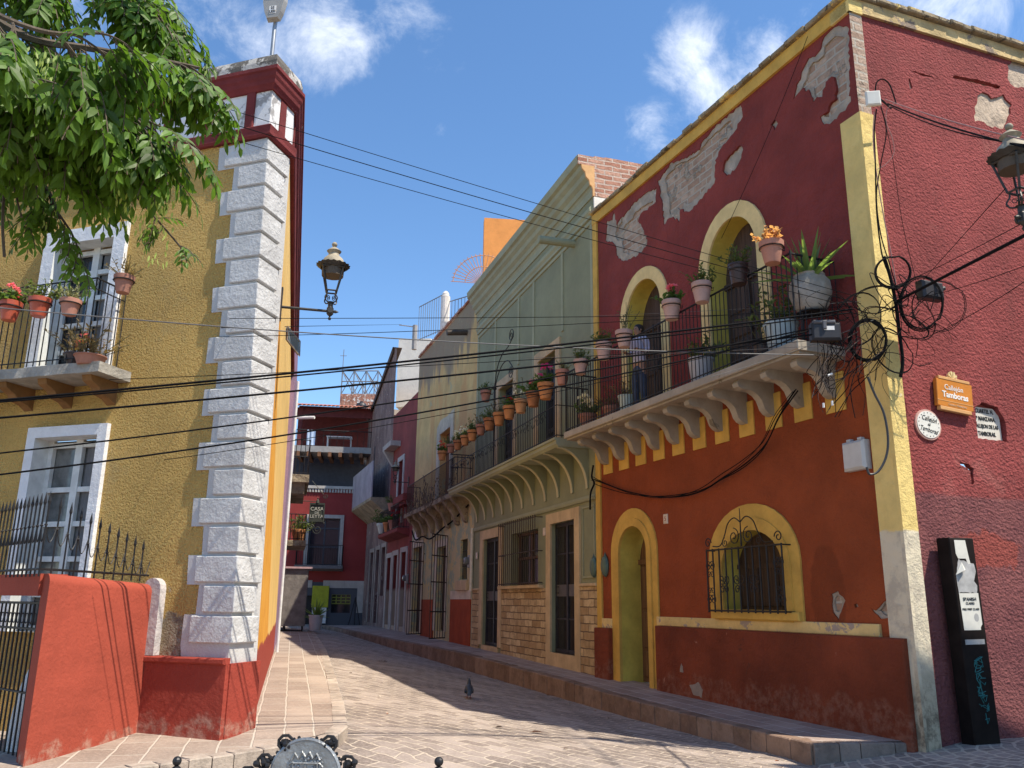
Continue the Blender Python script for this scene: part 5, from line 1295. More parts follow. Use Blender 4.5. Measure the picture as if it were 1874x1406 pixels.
# ------------------------------------------------------------------ house across the square: out of the picture, shades the lower right
occ = thing('square_house', 'pale house across the square whose roof shades the foot of the crimson wall', 'house', (0, 0, 0))
sh = V((sdir.x, sdir.y, sdir.z))
tip = V((3.30, 10.82, .02))
c0 = tip+sh*14.0; dW = V((4.5, 11.06, .02))-tip; dW.z = 0; dW.normalize(); nW = V((dW.y, -dW.x, 0))
Hc = c0.z; dv = (nW*.93+dW*.36).normalized()
P = [c0, c0+dW*16, c0+dW*16+dv*9, c0+dv*9]
build(MB(1)._prism([(p.x, p.y, -.5) for p in P], [(p.x, p.y, Hc) for p in P]), 'wall', paint('pale_lime_wash', (.62, .55, .42), .006, 30), occ)
P2 = [c0+(-dW-dv)*.15, c0+dW*16.15-dv*.15, c0+dW*16.15+dv*9.15, c0-dW*.15+dv*9.15]
for nm_, o_, d_ in (('a', c0+dW*16, -dW), ('b', c0, dv)):
    FF_ = Frame((o_.x, o_.y, 0), math.degrees(atan2(d_.y, d_.x)))
    u_s = (1.6, 5.4, 9.2, 13.0) if nm_ == 'a' else (1.4, 4.5, 7.4)
    for u_ in u_s:
        uu = u_ if nm_ == 'a' else u_
        for z_ in (1.0, 4.6, 8.2):
            o_ = build(MB().box(uu-.6, uu+.6, .002, .06, z_, z_+2.0), 'window', plain('green_shutter', (.05, .09, .06), .6), occ, fr=FF_)
            build(MB().bbox(uu-.75, uu+.75, .002, .09, z_-.16, z_-.01, .01), 'sill', plain('worn_stone', ()), o_, fr=FF_)
build(MB(1)._prism([(p.x, p.y, Hc+.001) for p in P], [(p.x, p.y, Hc+.12) for p in P]), 'coping', plain('worn_stone', ()), occ)

# ------------------------------------------------------------------ street lanterns
M_BRZ = plain('dusty_bronze_paint', (.30, .26, .19), .7, .1, var=.3)
M_DKM = plain('lantern_iron', (.045, .042, .038), .5, .4, var=.3)
def lantern(lab, loc, rot, arm_len, arm_dir, tilt=0.):
    t_ = thing('street_lantern', lab, 'lantern', loc, rot, 'old-style street lanterns', scale=.75); arm_len /= .75
    # base: the boss at the end of the arm is the origin
    mb = MB(1); mb.lathe([(.02, -.16), (.03, -.13), (.012, -.10), (.035, -.08), (.06, -.05), (.06, .06), (.045, .08), (.045, .16), (.07, .17)], (0, 0, 0), 8)
    mb.tube([(0, 0, 0), (-arm_len, 0, 0)], .025, 8); mb.lathe([(.001, 0), (.05, .01), (.001, .03)], (0, 0, 0), 8)
    mb.tube([(.05, 0, 0), (.10, 0, 0), (.15, 0, 0)], [.025, .03, .004], 8)
    mb.tube([(0, -.05, 0), (0, -.08, 0)], .05, 10)
    for k in range(4):
        a = k*pi/2+pi/4; c, s = cos(a), sin(a)
        mb.tube(smooth_path([(c*.05, s*.05, .16), (c*.12, s*.12, .17), (c*.15, s*.15, .23), (c*.11, s*.11, .30), (c*.10, s*.10, .36)], 4), .012, 5)
        mb.tube([(c*.06+.03*cos(j*pi/3)*c, s*.06+.03*cos(j*pi/3)*s, .25+.03*sin(j*pi/3)) for j in range(6)], .007, 4, True)
    mb.box(-arm_len-.03, -arm_len, -.06, .06, -.25, .35)
    build(mb, 'bracket', M_DKM, t_)
    mb = MB(1)
    for k in range(4):
        a, b = k*pi/2+pi/4, (k+1)*pi/2+pi/4
        p0, p1 = (.12*cos(a), .12*sin(a), .37), (.245*cos(a), .245*sin(a), .80)
        q0, q1 = (.12*cos(b), .12*sin(b), .37), (.245*cos(b), .245*sin(b), .80)
        mb.tube([p0, p1], .016, 5); mb.tube([p0, q0], .016, 5); mb.tube([p1, q1], .02, 5)
        mb.tube([(p1[0]*1.0, p1[1], .72), (q1[0], q1[1], .72)], .012, 5) if False else None
    build(mb, 'lantern_frame', M_DKM, t_)
    build(MB(1).lathe([(.15, .66), (.19, .66), (.20, .82), (.12, .83)], (0, 0, 0), 16), 'lamp_shade', plain('dark_bronze_inside', (.09, .07, .05), .7), t_)
    # roof: scalloped brim, dome, collar, finial
    n = 36; mb = MB(1)
    vs = [((.29+.018*(k % 2))*cos(2*pi*k/n), (.29+.018*(k % 2))*sin(2*pi*k/n), .86+.012*(k % 2)) for k in range(n)]+[(.22*cos(2*pi*k/n), .22*sin(2*pi*k/n), .80) for k in range(n)]+[(.21*cos(2*pi*k/n), .21*sin(2*pi*k/n), .88) for k in range(n)]
    fs = [(k, (k+1) % n, n+(k+1) % n, n+k) for k in range(n)]+[(k, (k+1) % n, 2*n+(k+1) % n, 2*n+k) for k in range(n)]
    mb.add(vs, fs); build(mb, 'scalloped_brim', M_DKM, t_)
    build(MB(1).lathe([(.205, .86), (.20, .92), (.17, .99), (.12, 1.04), (.10, 1.06), (.095, 1.10), (.12, 1.13), (.13, 1.145), (.10, 1.17), (.05, 1.21), (.025, 1.23)], (0, 0, 0), 20), 'lantern_roof', M_BRZ, t_, smooth=True)
    build(MB(1).ball((0, 0, 1.275), .05, 12, 8), 'finial', M_BRZ, t_, smooth=True)
    return t_
def at_px(px, py, y): return pt(px, py, y)
p = FSI.W(.12, .58, 0); q = pt(604, 570, p.y)
lantern('brass topped street lantern on an arm from the yellow house corner', q, R(14), .62, 0)
q = pt(1872, 400, 7.2)
lantern('large street lantern at the right edge before the crimson wall', q, R(200), .9, 0)
pole = thing('lamp_post', 'iron lamp post carrying the right-hand lantern, outside the right edge', 'lamp post', (q.x+.9*cos(R(20)), q.y+.9*sin(R(20)), -.2))
build(MB(1).lathe([(.16, 0), (.16, .3), (.09, .5), (.07, 3.0), (.055, q.z+.6)], (0, 0, 0), 12), 'post', M_DKM, pole); build(MB(1).ball((0, 0, q.z+.68), .1), 'finial', M_DKM, pole)
w_ = FDR.W(4.6, .65, 0); q = pt(727, 882, w_.y)
lantern('small dark lantern on the dark red house beyond the ochre one', V((w_.x, w_.y, q.z)), FDR.a+R(-90), .6, 0)
# LED street light on the parapet of the yellow house
q = FYE.W(YL-.27, -.1, 8.68); t_ = thing('street_light', 'grey flat LED street light on a steel pole above the yellow house parapet', 'street light', q, R(-10))
build(MB(1).tube([(0, 0, 0), (0, 0, .55), (0, .03, .8)], .028, 10), 'pole', plain('galvanised', ()), t_, smooth=True)
M_LED = plain('grey_cast_aluminium', (.36, .34, .30), .5, .3)
o = build(MB(1)._prism([(x, -.02, z) for x, z in [(-.09, .62), (.09, .62), (.13, .72), (.17, .9), (.175, 1.25), (.12, 1.36), (-.12, 1.36), (-.175, 1.25), (-.17, .9), (-.13, .72)]], [(x*.9, -.10, z) for x, z in [(-.09, .64), (.09, .64), (.13, .73), (.17, .9), (.175, 1.24), (.12, 1.34), (-.12, 1.34), (-.175, 1.24), (-.17, .9), (-.13, .73)]]), 'lamp_head', M_LED, t_)
build(MB(1)._prism([(x, -.1005, z) for x, z in [(-.12, .95), (.12, .95), (.12, 1.25), (-.12, 1.25)]], [(x, -.108, z) for x, z in [(-.11, .96), (.11, .96), (.11, 1.24), (-.11, 1.24)]]), 'lens', plain('lens_plastic', (.55, .55, .5), .2), o)
FL = Frame(q, -10); lb = build(MB().box(-.05, .05, .1, .103, .70, .82), 'sticker', plain('white_paper', ()), o, fr=FL)
for tx, z in (('22', .79), ('LED', .73)): text(tx, .055, plain('black_ink', (.02, .02, .02)), o, FL, 0, .1035, z)

# ------------------------------------------------------------------ signs on the crimson side wall
F = FRW
u0, u1, z0, z1 = .80, 1.47, 4.24, 4.66
RS = R(-5)
FS_ = Frame(F.W(1.13, 0, 4.44), 22); FS_.M = FS_.M @ M4.Rotation(R(3.5), 4, 'Y')
sg = thing('street_sign', 'orange enamel street sign reading Callejón Tamboras with a small shell on top', 'street sign', fr=FS_)
M_OS = plain('orange_enamel', (.60, .22, .035), .35, var=.06); M_OB = plain('tan_edge', (.66, .36, .14), .5, var=.08)
build(MB().bbox(-.33, .33, .02, .075, -.19, .19, .006), 'panel', M_OS, sg)
build(MB().bbox(-.29, .29, .02, .08, .191, .235, .006), 'top_moulding', M_OB, sg); build(MB().bbox(-.29, .29, .02, .08, -.245, -.191, .006), 'bottom_moulding', M_OB, sg)
build(MB().box(-.33, .33, .0755, .078, -.115, -.105), 'line', M_OB, sg)
mb = MB(); n = 9
for k in range(n):
    a = pi*k/(n-1)*.9+pi*.05; mb.uz([(0, .235), (.085*cos(a-.16), .235+.10*sin(a-.16)), (.092*cos(a), .235+.108*sin(a)), (.085*cos(a+.16), .235+.10*sin(a+.16))], .03, .05+.012*(k % 2))
build(mb, 'shell', plain('sand_yellow', (.70, .55, .28), .6), sg)
M_WI = plain('white_lettering', (.82, .80, .76), .5)
text('Callejón', .105, M_WI, sg, FS_, -.02, .0755, .085); text('Tamboras', .118, M_WI, sg, FS_, .0, .0755, -.02, bold=.003); text('Centro Histórico', .048, plain('tan_lettering', (.74, .5, .3)), sg, FS_, .03, .0755, -.152)
FO_ = Frame(F.W(.63, 0, 3.99), 22); FO_.M = FO_.M @ M4.Rotation(R(10), 4, 'Y')
ov = thing('oval_plaque', 'round white ceramic plaque with handwritten street name below the orange sign', 'plaque', fr=FO_)
M_CER = plain('white_glaze', (.76, .75, .68), .25, var=.06); M_INK = plain('black_ink', ())
build(MB().uz(circ(0, 0, .205, .185, 28), .0, .03), 'disc', M_CER, ov)
mb = MB(); mb.rim(circ(0, 0, .23, .21, 28), .0, .022); mb.wall(circ(0, 0, .23, .21, 28), [circ(0, 0, .2045, .1845, 28)], .022); build(mb, 'mortar_ring', plain('pink_mortar', (.55, .32, .27), .9), ov)
for tx, z, s in (('Callejón', .075, .095), ('de', .0, .06), ('Tamboras', -.075, .09)): text(tx, s, M_INK, ov, FO_, 0, .0305, z, shear=.25, sx=.85)
for k in range(18):
    a = 2*pi*k/18; build(MB().uz(circ(.178*cos(a), .16*sin(a), .008, .008, 6), .030, .032), 'dot', M_INK, ov)
um = (NI[0]+NI[1])/2
pq = thing('stone_plaque', 'cream stone tablet with black serif lettering set in a wall niche', 'plaque', fr=Frame(F.W(um, -.10, NI[2]+.23), 22)); FQ = Frame(F.W(um, -.10, NI[2]+.23), 22)
hw = (NI[1]-NI[0])/2
build(MB().uz([(-hw, -.22), (hw-.01, -.22), (hw-.01, .1), (hw-.03, .16), (hw-.12, .24), (-hw, .24)], .0, .035), 'tablet', plain('cream_tile', (.68, .65, .57), .4), pq)
for k, tx in enumerate(('CUARTEL N.', '3ª MANZANA.', 'CALLEJON DE LAS', 'TAMBORAS.')): text(tx, .082 if k != 2 else .074, M_INK, pq, FQ, -.02, .0355, .185-k*.108, bold=.0025, sx=.78)

# ------------------------------------------------------------------ black leaning totem with torn posters
ft = Frame(F.W(.74, .16, .02), 22); ft.M = ft.M @ M4.Rotation(R(-1.0), 4, 'Y')
tt = thing('sign_post', 'black box-section post with torn paper posters and teal scribble at the crimson wall', 'post', fr=ft)
M_BLK = plain('black_brown_paint', (.013, .009, .008), .7, var=.3, spec=.12)
build(MB().bbox(-.215, .215, -.09, .10, -.1, 2.46, .012), 'post', M_BLK, tt)
M_P1, M_P2 = plain('poster_paper', (.66, .65, .58), .7, var=.08), plain('grey_poster', (.40, .40, .39), .8, var=.25)
build(MB().uz([(-.13, 2.43), (.06, 2.43), (.08, 2.26), (.10, 2.14), (.06, 2.13), (.03, 2.2), (-.1, 2.2), (-.13, 2.26)], .101, .103), 'torn_poster', M_P1, tt)
build(MB().uz(rough_poly([(-.1, 2.19), (.16, 2.14), (.17, 2.04), (.13, 1.93), (.17, 1.86), (.15, 1.78), (-.17, 1.78), (-.17, 2.0)], .008, .04, 2), .1005, .1022), 'torn_poster', M_P2, tt)
mb = MB(); mb.add([(-.17, .104, 2.0), (-.05, .104, 2.16), (-.03, .13, 2.06), (-.10, .17, 2.05)], [(0, 1, 2, 3)]); build(mb, 'paper_flap', M_P1, tt)
ps = build(MB().uz([(-.165, 1.775), (.165, 1.775), (.165, 1.40), (.13, 1.36), (.13, 1.33), (-.155, 1.33)], .101, .1035), 'class_poster', M_P1, tt)
for tx, s, z in (('SPANISH', .06, 1.70), ('CLASSES', .04, 1.65), ('FREE FIRST CLASS!', .036, 1.58)): text(tx, s, M_INK, ps, ft, 0, .104, z)
build(MB().uz(circ(.08, 1.48, .04, .05, 14), .1036, .1045), 'portrait_oval', M_P2, ps)
build(MB().box(-.165, .165, .101, .1035, 1.16, 1.22), 'label_strip', M_P2, tt)
mb = MB(); rg_ = random.Random(4)
z = .98
for k in range(7):
    for st_ in range(3):
        P = [(rg_.uniform(-.07, .10), .1015, z+rg_.uniform(-.055, .05)) for _ in range(4)]
        mb.tube(smooth_path(P, 5 if (k+st_) % 2 else 1), rg_.uniform(.004, .007), 4)
    z -= .092
mb.tube([(.02, .1015, .36), (.03, .1015, .24), (.07, .1015, .30), (.0, .1015, .29)], .006, 4)
build(mb, 'graffiti', plain('teal_spray', (.02, .16, .16), .7), tt)

# ------------------------------------------------------------------ boxes, aerial, meter box
def tbox(name, lab, cat, loc, rot, parts):
    t_ = thing(name, lab, cat, loc, rot)
    for nm, mb, m in parts: build(mb, nm, m, t_)
    return t_
q = pt(1597, 182, 10.55); M_AER = plain('cream_plastic', (.66, .65, .58), .4, var=.05)
tbox('antenna', 'square cream wireless antenna panel high on the crimson house corner', 'antenna', q, R(-8), [('panel', MB().bbox(-.10, .10, 0, .05, -.115, .115, .02), M_AER), ('bracket', MB().tube([(.1, 0, 0), (.2, -.1, -.02), (.3, -.2, -.04)], .015, 6), iron())])
q = pt(1510, 606, 10.5); M_BX = plain('black_plastic', ())
t_ = tbox('junction_box', 'black cable splice box with a white label hanging before the balcony end', 'junction box', q, R(-4), [('casing', MB().bbox(-.19, .19, -.07, .07, -.14, .10, .03), M_BX), ('lid_clip', MB().bbox(-.16, .12, .0, .085, .08, .13, .015).bbox(-.05, .0, .07, .095, .0, .12, .01), plain('grey_plastic', (.10, .10, .11), .5))])
build(MB().box(-.03, .10, .071, .074, -.01, .045), 'label', plain('white_paper', ()), t_)
q = pt(1703, 534, 10.6); tbox('junction_box', 'black cable splice box among coils on the crimson wall', 'junction box', q, R(20), [('casing', MB().bbox(-.19, .17, -.06, .08, -.12, .13, .03), M_BX), ('cable_gland', MB().tube([(.17, 0, .06), (.24, 0, .08)], .035, 8), M_BX)])
F = FRD; q = F.px(1573, 835); FM_ = Frame(F.W(q[0], 0, q[1]), -67.4)
t_ = thing('meter_cabinet', 'pale grey rounded plastic utility box on the crimson street wall', 'utility box', fr=FM_); M_GP = plain('pale_grey_plastic', (.52, .53, .52), .45, var=.06)
build(MB().bbox(-.20, .20, 0, .13, -.20, .20, .035), 'casing', M_GP, t_)
for u in (-.1, .1): build(MB().bbox(u-.035, u+.035, .02, .09, .201, .24, .01), 'lug', M_GP, t_)

# ------------------------------------------------------------------ cables
M_CAB = plain('black_cable', (.008, .008, .009), .85, var=.2, spec=.08); M_GCB = plain('grey_cable', (.20, .195, .18), .8, var=.15, spec=.1)
def cable(lab, pts, r, mat=None, grp='overhead cables', k=None, n=6):
    mb = MB(1); mb.tube(pts, r, n); solo(mb, 'cable', mat or M_CAB, lab, 'cable', grp)
def span(a, b, s): return sag(pt(*a), pt(*b), s, 30)
cable('thick black twisted cable pair, topmost across the yellow balcony corbels', span((-60, 738, 8.4), (1560, 566, 10.5), .06), .013)
cable('second black cable of the pair crossing below the yellow balcony', span((-60, 741, 8.4), (1560, 572, 10.5), .07), .009)
cable('thick black cable between yellow balcony and lower window, third from top', span((-60, 770, 8.4), (1500, 611, 10.5), .05), .012)
cable('black cable crossing the head of the lower yellow window', span((-60, 836, 8.3), (1500, 598, 10.5), .13), .009)
cable('lowest black cable, crossing the glazing of the lower yellow window', span((-60, 876, 8.3), (1480, 606, 10.5), .16), .010)
cable('thin black cable running up beside the lowest one to the green house', span((300, 842, 8.6), (1480, 603, 10.5), .14), .004)
cable('slack grey cable falling from yellow balcony pots to the red balcony', span((-40, 560, 8.5), (1490, 650, 10.5), .10), .007, plain('dusty_grey_cable', (.12, .12, .12), .6))
cable('thin wire level with the lantern foot', span((420, 583, 9.4), (1560, 573, 10.6), .02), .004)
cable('thin wire just below the lantern foot', span((405, 600, 9.4), (735, 594, 43), .0), .006)
cable('thin wire crossing below the lantern, third of the level ones', span((400, 617, 9.4), (1560, 560, 10.6), .06), .004)
cable('thin wire crossing the lowest lit quoins toward the green house', span((200, 695, 9.0), (1560, 618, 10.6), .05), .004)
cable('topmost thin wire slanting down from the tree to the red corner', span((330, 172, 8.6), (1575, 545, 10.6), .04), .004)
cable('middle thin wire slanting from the tree past the yellow frieze', span((330, 198, 8.6), (1575, 556, 10.6), .05), .005)
cable('lowest thin wire slanting from the tree to the red balcony', span((330, 228, 8.6), (1575, 566, 10.6), .05), .004)
cable('white wire crossing the red balcony arches', span((1090, 578, 17), (1575, 552, 10.6), .02), .003, M_GCB)
cable('white wire across the red balcony buckets', span((960, 655, 20), (1520, 632, 10.5), .03), .004, M_GCB)
cable('grey twisted wire at the red balcony end', span((1300, 690, 11.0), (1600, 585, 10.5), .05), .005, M_GCB)
cable('thick black service cable from the coils to the right lantern', span((1640, 552, 10.5), (1990, 372, 6.4), .0), .018)
cable('thin wire rising steeply from splice box toward the lantern foot', span((1690, 512, 10.5), (1840, 345, 6.6), .0), .004)
cable('thin wire fanning right from the coils, upper of the lower fan', span((1680, 545, 10.5), (1960, 452, 6.6), .05), .004)
cable('thin wire fanning right from the coils, lower of the lower fan', span((1690, 620, 10.5), (1960, 455, 6.6), .06), .004)
cable('thin wire above the thick service cable', span((1660, 515, 10.5), (1960, 358, 6.5), .03), .004)
cable('thick black wire from antenna to the right lantern', span((1625, 190, 10.6), (1900, 275, 6.6), .05), .010)
cable('pinkish wire above the thick antenna wire', span((1620, 182, 10.6), (1900, 262, 6.6), .04), .006, plain('pinkish_cable', (.30, .16, .14), .6))
cable('second black wire from antenna to the right lantern', span((1632, 196, 10.6), (1900, 268, 6.6), .10), .007)
cable('thin wire from the eaves down the crimson street wall', sag(FRD.W(7.3, .05, 10.4), FRD.W(4.9, .1, 7.9), .1), .005)
# vertical runs on the corner
for lab, P, r, m in [
    ('black riser cable down the corner from the antenna', [(1604, 200), (1600, 240), (1602, 300), (1604, 380), (1610, 440), (1618, 480), (1640, 530)], .010, M_CAB),
    ('second black riser cable beside the yellow corner strip', [(1612, 195), (1622, 240), (1612, 300), (1604, 360), (1612, 430), (1630, 490), (1650, 560)], .008, M_CAB),
    ('pale riser cable looping on the upper crimson corner', [(1600, 205), (1598, 260), (1606, 330), (1618, 400), (1630, 460), (1640, 520)], .007, plain('pinkish_cable', ())),
    ('thin dark wire sloping down the crimson wall to the coils', [(1612, 195), (1632, 280), (1650, 400), (1668, 480), (1678, 520)], .004, M_CAB),
    ('black cable loop above the antenna', [(1602, 170), (1604, 152), (1614, 145), (1626, 152), (1634, 170), (1640, 190)], .010, M_CAB),
    ('pale slack loop under the antenna', [(1640, 188), (1624, 200), (1622, 225), (1632, 250), (1636, 280), (1622, 300), (1606, 310)], .005, plain('pinkish_cable', ())),
    ('thick grey conduit bowing over the yellow corner strip to the utility box', [(1588, 690), (1600, 720), (1617, 755), (1625, 800), (1622, 835), (1608, 862), (1592, 868), (1586, 855)], .015, plain('dark_conduit', (.04, .042, .045), .5)),
    ('heavy black cable bundle standing in the middle of the coils', [(1618, 470), (1630, 510), (1640, 560), (1646, 610), (1652, 660), (1648, 690)], .022, M_CAB)]:
    cable(lab, smooth_path([pt(x, y, 10.55+max(0, x-1690)*.004) for x, y in P], 6), r, m, 'cables on the crimson corner')
# sagging bundle over the arched door
for i, (dy, r) in enumerate(((0, .011), (5, .008), (-4, .007), (3, .005))):
    P = [(1092, 878), (1108, 884), (1150, 899), (1200, 909), (1245, 909), (1290, 899), (1330, 875), (1370, 849), (1410, 815), (1450, 768), (1485, 740), (1510, 722)]
    pp = [FRD.W(*(lambda a: (a[0], .06+.03*i+(.0 if x < 1400 else (x-1400)*.004), a[1]))(FRD.px(x, y+dy*sin(j*.9+i)+dy*.5))) for j, (x, y) in enumerate(P)]
    cable(['thickest black cable of the bundle sagging above the arched door', 'lower black cable of the bundle sagging above the arched door', 'upper black cable of the bundle sagging above the arched door', 'thin wire woven through the bundle above the arched door'][i], smooth_path(pp, 5), r, None, 'bundle over the arched door')
# coils: each one a loop of several turns
def coil(lab, px, py, ra, rb, turns, r, y=10.55, tilt=0., sd=0, mat=None):
    rn = random.Random(sd); P = []
    K = turns*26; ph = rn.uniform(0, 6)
    for i in range(K):
        a = ph+2*pi*i/26; j = i//26; f = 1+.07*sin(j*2.3+a*.5)+rn.uniform(-.006, .006)
        x, z = ra*f*cos(a), rb*f*sin(a)
        P.append((px+x*cos(tilt)-z*sin(tilt), py+x*sin(tilt)+z*cos(tilt), y+.03*sin(a*1.3+j)-.012*j))
    cable(lab, [pt(*p) for p in P], r, mat, 'cable coils on the crimson corner', n=5)
for i, a in enumerate([('round black coil at the top of the tangle behind the bundle', 1633, 498, 32, 29, 3, .010), ('big black coil right of the bundle under the splice box', 1686, 556, 38, 48, 4, .008), ('wide thin loop reaching furthest right over the crimson wall', 1716, 560, 50, 48, 2, .005),
        ('lowest black coil hanging beside the yellow strip', 1588, 623, 33, 37, 5, .010), ('slack loop between splice box and bundle', 1570, 585, 48, 38, 2, .006), ('narrow hanging loop below the bundle', 1632, 640, 30, 46, 2, .006),
        ('small tangled loop by the balcony end', 1607, 548, 44, 24, 3, .005), ('flat loop across the yellow corner strip', 1640, 590, 60, 20, 2, .006), ('thin tilted loop inside the big coil', 1672, 580, 46, 30, 2, .004), ('thin loop over the white-labelled splice box', 1540, 600, 60, 26, 2, .005)]):
    coil(*a, tilt=i*.5 if i > 3 else 0, sd=i)
rw = random.Random(21)
M_TAN = plain('faded_cable', (.07, .05, .04), .8, var=.4)
for k in range(46):
    x, y = rw.uniform(1490, 1640), rw.uniform(600, 660); P = [(x, y, 10.5)]
    tx, ty = (rw.uniform(1480, 1530), rw.uniform(690, 760)) if k % 2 else (x+rw.uniform(-40, 40), y+rw.uniform(30, 120))
    for j in range(1, 5): t = j/4; P.append((x+(tx-x)*t+rw.uniform(-12, 12), y+(ty-y)*t+rw.uniform(-8, 10), 10.5+rw.uniform(-.05, .1)))
    cable(['loose wire end dangling below the splice boxes', 'frayed wire drooping beneath the red balcony end'][k % 2], smooth_path([pt(*p) for p in P], 4), rw.choice([.003, .004, .006]), rw.choice([M_CAB, M_CAB, M_CAB, M_TAN]), ['loose wire ends below the splice boxes', 'frayed wires beneath the balcony end'][k % 2], n=4)
for k in range(26):
    x, y = rw.uniform(1540, 1700), rw.uniform(520, 640); P = [(x, y, 10.45)]
    for j in range(4): P.append((P[-1][0]+rw.uniform(-45, 45), P[-1][1]+rw.uniform(-35, 40), 10.45+rw.uniform(-.1, .1)))
    cable('thin wire twisted through the coils on the corner', smooth_path([pt(*p) for p in P], 5), rw.choice([.003, .005, .006]), M_CAB, 'thin wires twisted through the coils', n=4)
for i, (x, y) in enumerate(((1519, 686), (1507, 742), (1523, 738))):
    q = pt(x, y, 10.5); solo(MB(1).tube([tuple(q+V((-.03, 0, -.012))), tuple(q+V((.03, 0, .012)))], .016, 6) if i == 0 else MB(1).tube([tuple(q-V((0, 0, .03))), tuple(q+V((0, 0, .03)))], .014, 6), 'cable_tag', plain('white_plastic', ()), ['white plastic cable tag lying aslant in the hanging wires', 'white cable tag hanging lowest in the wires', 'pale cable tag right beside the lowest white one'][i], 'cable tag')
cable('black cable stub curling down where red and green houses meet', smooth_path([FRD.W(.02, .1, 4.55), FRD.W(-.02, .12, 4.3), FRD.W(.05, .1, 4.15), FRD.W(-.08, .12, 3.95), FRD.W(-.15, .1, 3.6)], 6), .02, None, 'cables on the house fronts')
cable('drooping black cables over the ochre house gates', smooth_path([FOC.W(.3, .08, 4.6), FOC.W(1.2, .1, 4.15), FOC.W(2.6, .1, 4.2), FOC.W(4.2, .12, 4.0), FOC.W(6.2, .12, 4.25), FOC.W(7.6, .1, 4.4), FOC.W(9.6, .08, 4.75)], 6), .03, None, 'cables on the house fronts')
# hanging iron sign in the distance
q = pt(580, 938, 31); fz = Frame(q, 8)
t_ = thing('hanging_sign', 'dark green iron sign with cut-out lettering hung over the alley end', 'hanging sign', fr=fz)
M_GI = plain('green_black_iron', (.05, .055, .042), .6, .2)
mb = MB(); mb.wall(rect(-.27, .27, -.34, .34), [rect(-.23, .23, -.29, .28)], .04); mb.wall(rect(-.27, .27, -.34, .34), [rect(-.23, .23, -.29, .28)], -.04); mb.rim(rect(-.27, .27, -.34, .34), .04, -.04); mb.box(-.235, .235, -.01, .01, -.3, .29)
build(mb, 'sign_panel', M_GI, t_)
mb = MB(); mb.lathe([(.07, 0), (.05, .1), (.015, .14), (.03, .18), (.001, .21)], (0, 0, .34), 10); mb.spiral(.28, .60, 0, .09, .02, 1.3, pi, .012); mb.tube([(.2, 0, .66), (-.25, 0, 1.15)], .012); mb.tube([(-.6, 0, .40), (0, 0, .40)], .015); mb.tube([(-.6, 0, -.38), (.3, 0, -.38)], .02)
mb.spiral(-.2, -.55, 0, .14, .03, 1.5, 0, .014); mb.spiral(.05, -.62, 0, .16, .03, 1.5, pi, .014)
build(mb, 'bracket', M_GI, t_)
for tx, z, s in (('CASA', .12, .19), ('DE', -.02, .13), ('LEYTA', -.15, .17)): text(tx, s, plain('pale_letter', (.50, .49, .42)), t_, fz, 0, .02, z)

# ------------------------------------------------------------------ dry leaves on the setts
for i, (x, y) in enumerate(((968, 1353), (905, 1349), (700, 1232), (1187, 1261))):
    q = gz(x, y, -.12); q = V((q.x, q.y, zroad(q.x, q.y)+.012)); mb = MB(1)
    mb.leaf(q, (1, .2, .05), (0, .2, 1), .20 if i == 0 else .12, .07, .2, .1)
    solo(mb, 'dry_leaf', plain('rust_leaf', (.36, .12, .04), .8) if i == 0 else plain('brown_leaf', (.10, .06, .04), .8), ['curled rust-brown leaf on the lit setts at the shadow edge', 'dark dry leaf left of the rust-brown one', 'small dark leaf lying far up the shaded street', 'tiny leaf by the right kerb'][i], 'leaf')
# small things lying in the street: a drain grating and scraps
q = gz(556, 1327, .17); z_ = .185
mb = MB(1)
for k in range(6): mb.box(q.x-.33, q.x+.33, q.y-.10+k*.034, q.y-.10+k*.034+.018, z_-.02, z_+.004)
mb.box(q.x-.36, q.x-.331, q.y-.12, q.y+.10, z_-.02, z_+.006).box(q.x+.331, q.x+.36, q.y-.12, q.y+.10, z_-.02, z_+.006)
solo(mb, 'drain_grating', plain('worn_grating', (.10, .10, .10), .5, .6), 'narrow steel drain grating in the pale left pavement at the corner', 'drain')
rq = random.Random(77)
for k in range(46):
    y = rq.uniform(9.2, 26); x = xr(max(y, 10.9))-rq.uniform(.02, .5)**1.3*1.4 if k % 3 else rq.uniform(xl(y)+.2, xr(max(y, 10.9))-.2)
    z = zroad(x, y)+.01; mb = MB(1); a = rq.uniform(0, 6.28); l = rq.uniform(.03, .09)
    mb.leaf((x, y, z), (cos(a), sin(a), .1), (0, .1, 1), l, l*.5, .25, .1)
    solo(mb, 'litter_scrap', [plain('brown_leaf', ()), plain('pale_scrap', (.5, .46, .4), .9), plain('rust_leaf', ())][(k*7) % 5 % 3 if k % 4 else 0], 'small dry leaf or scrap lying on the setts of the lane', 'litter', 'dry leaves and scraps on the lane')

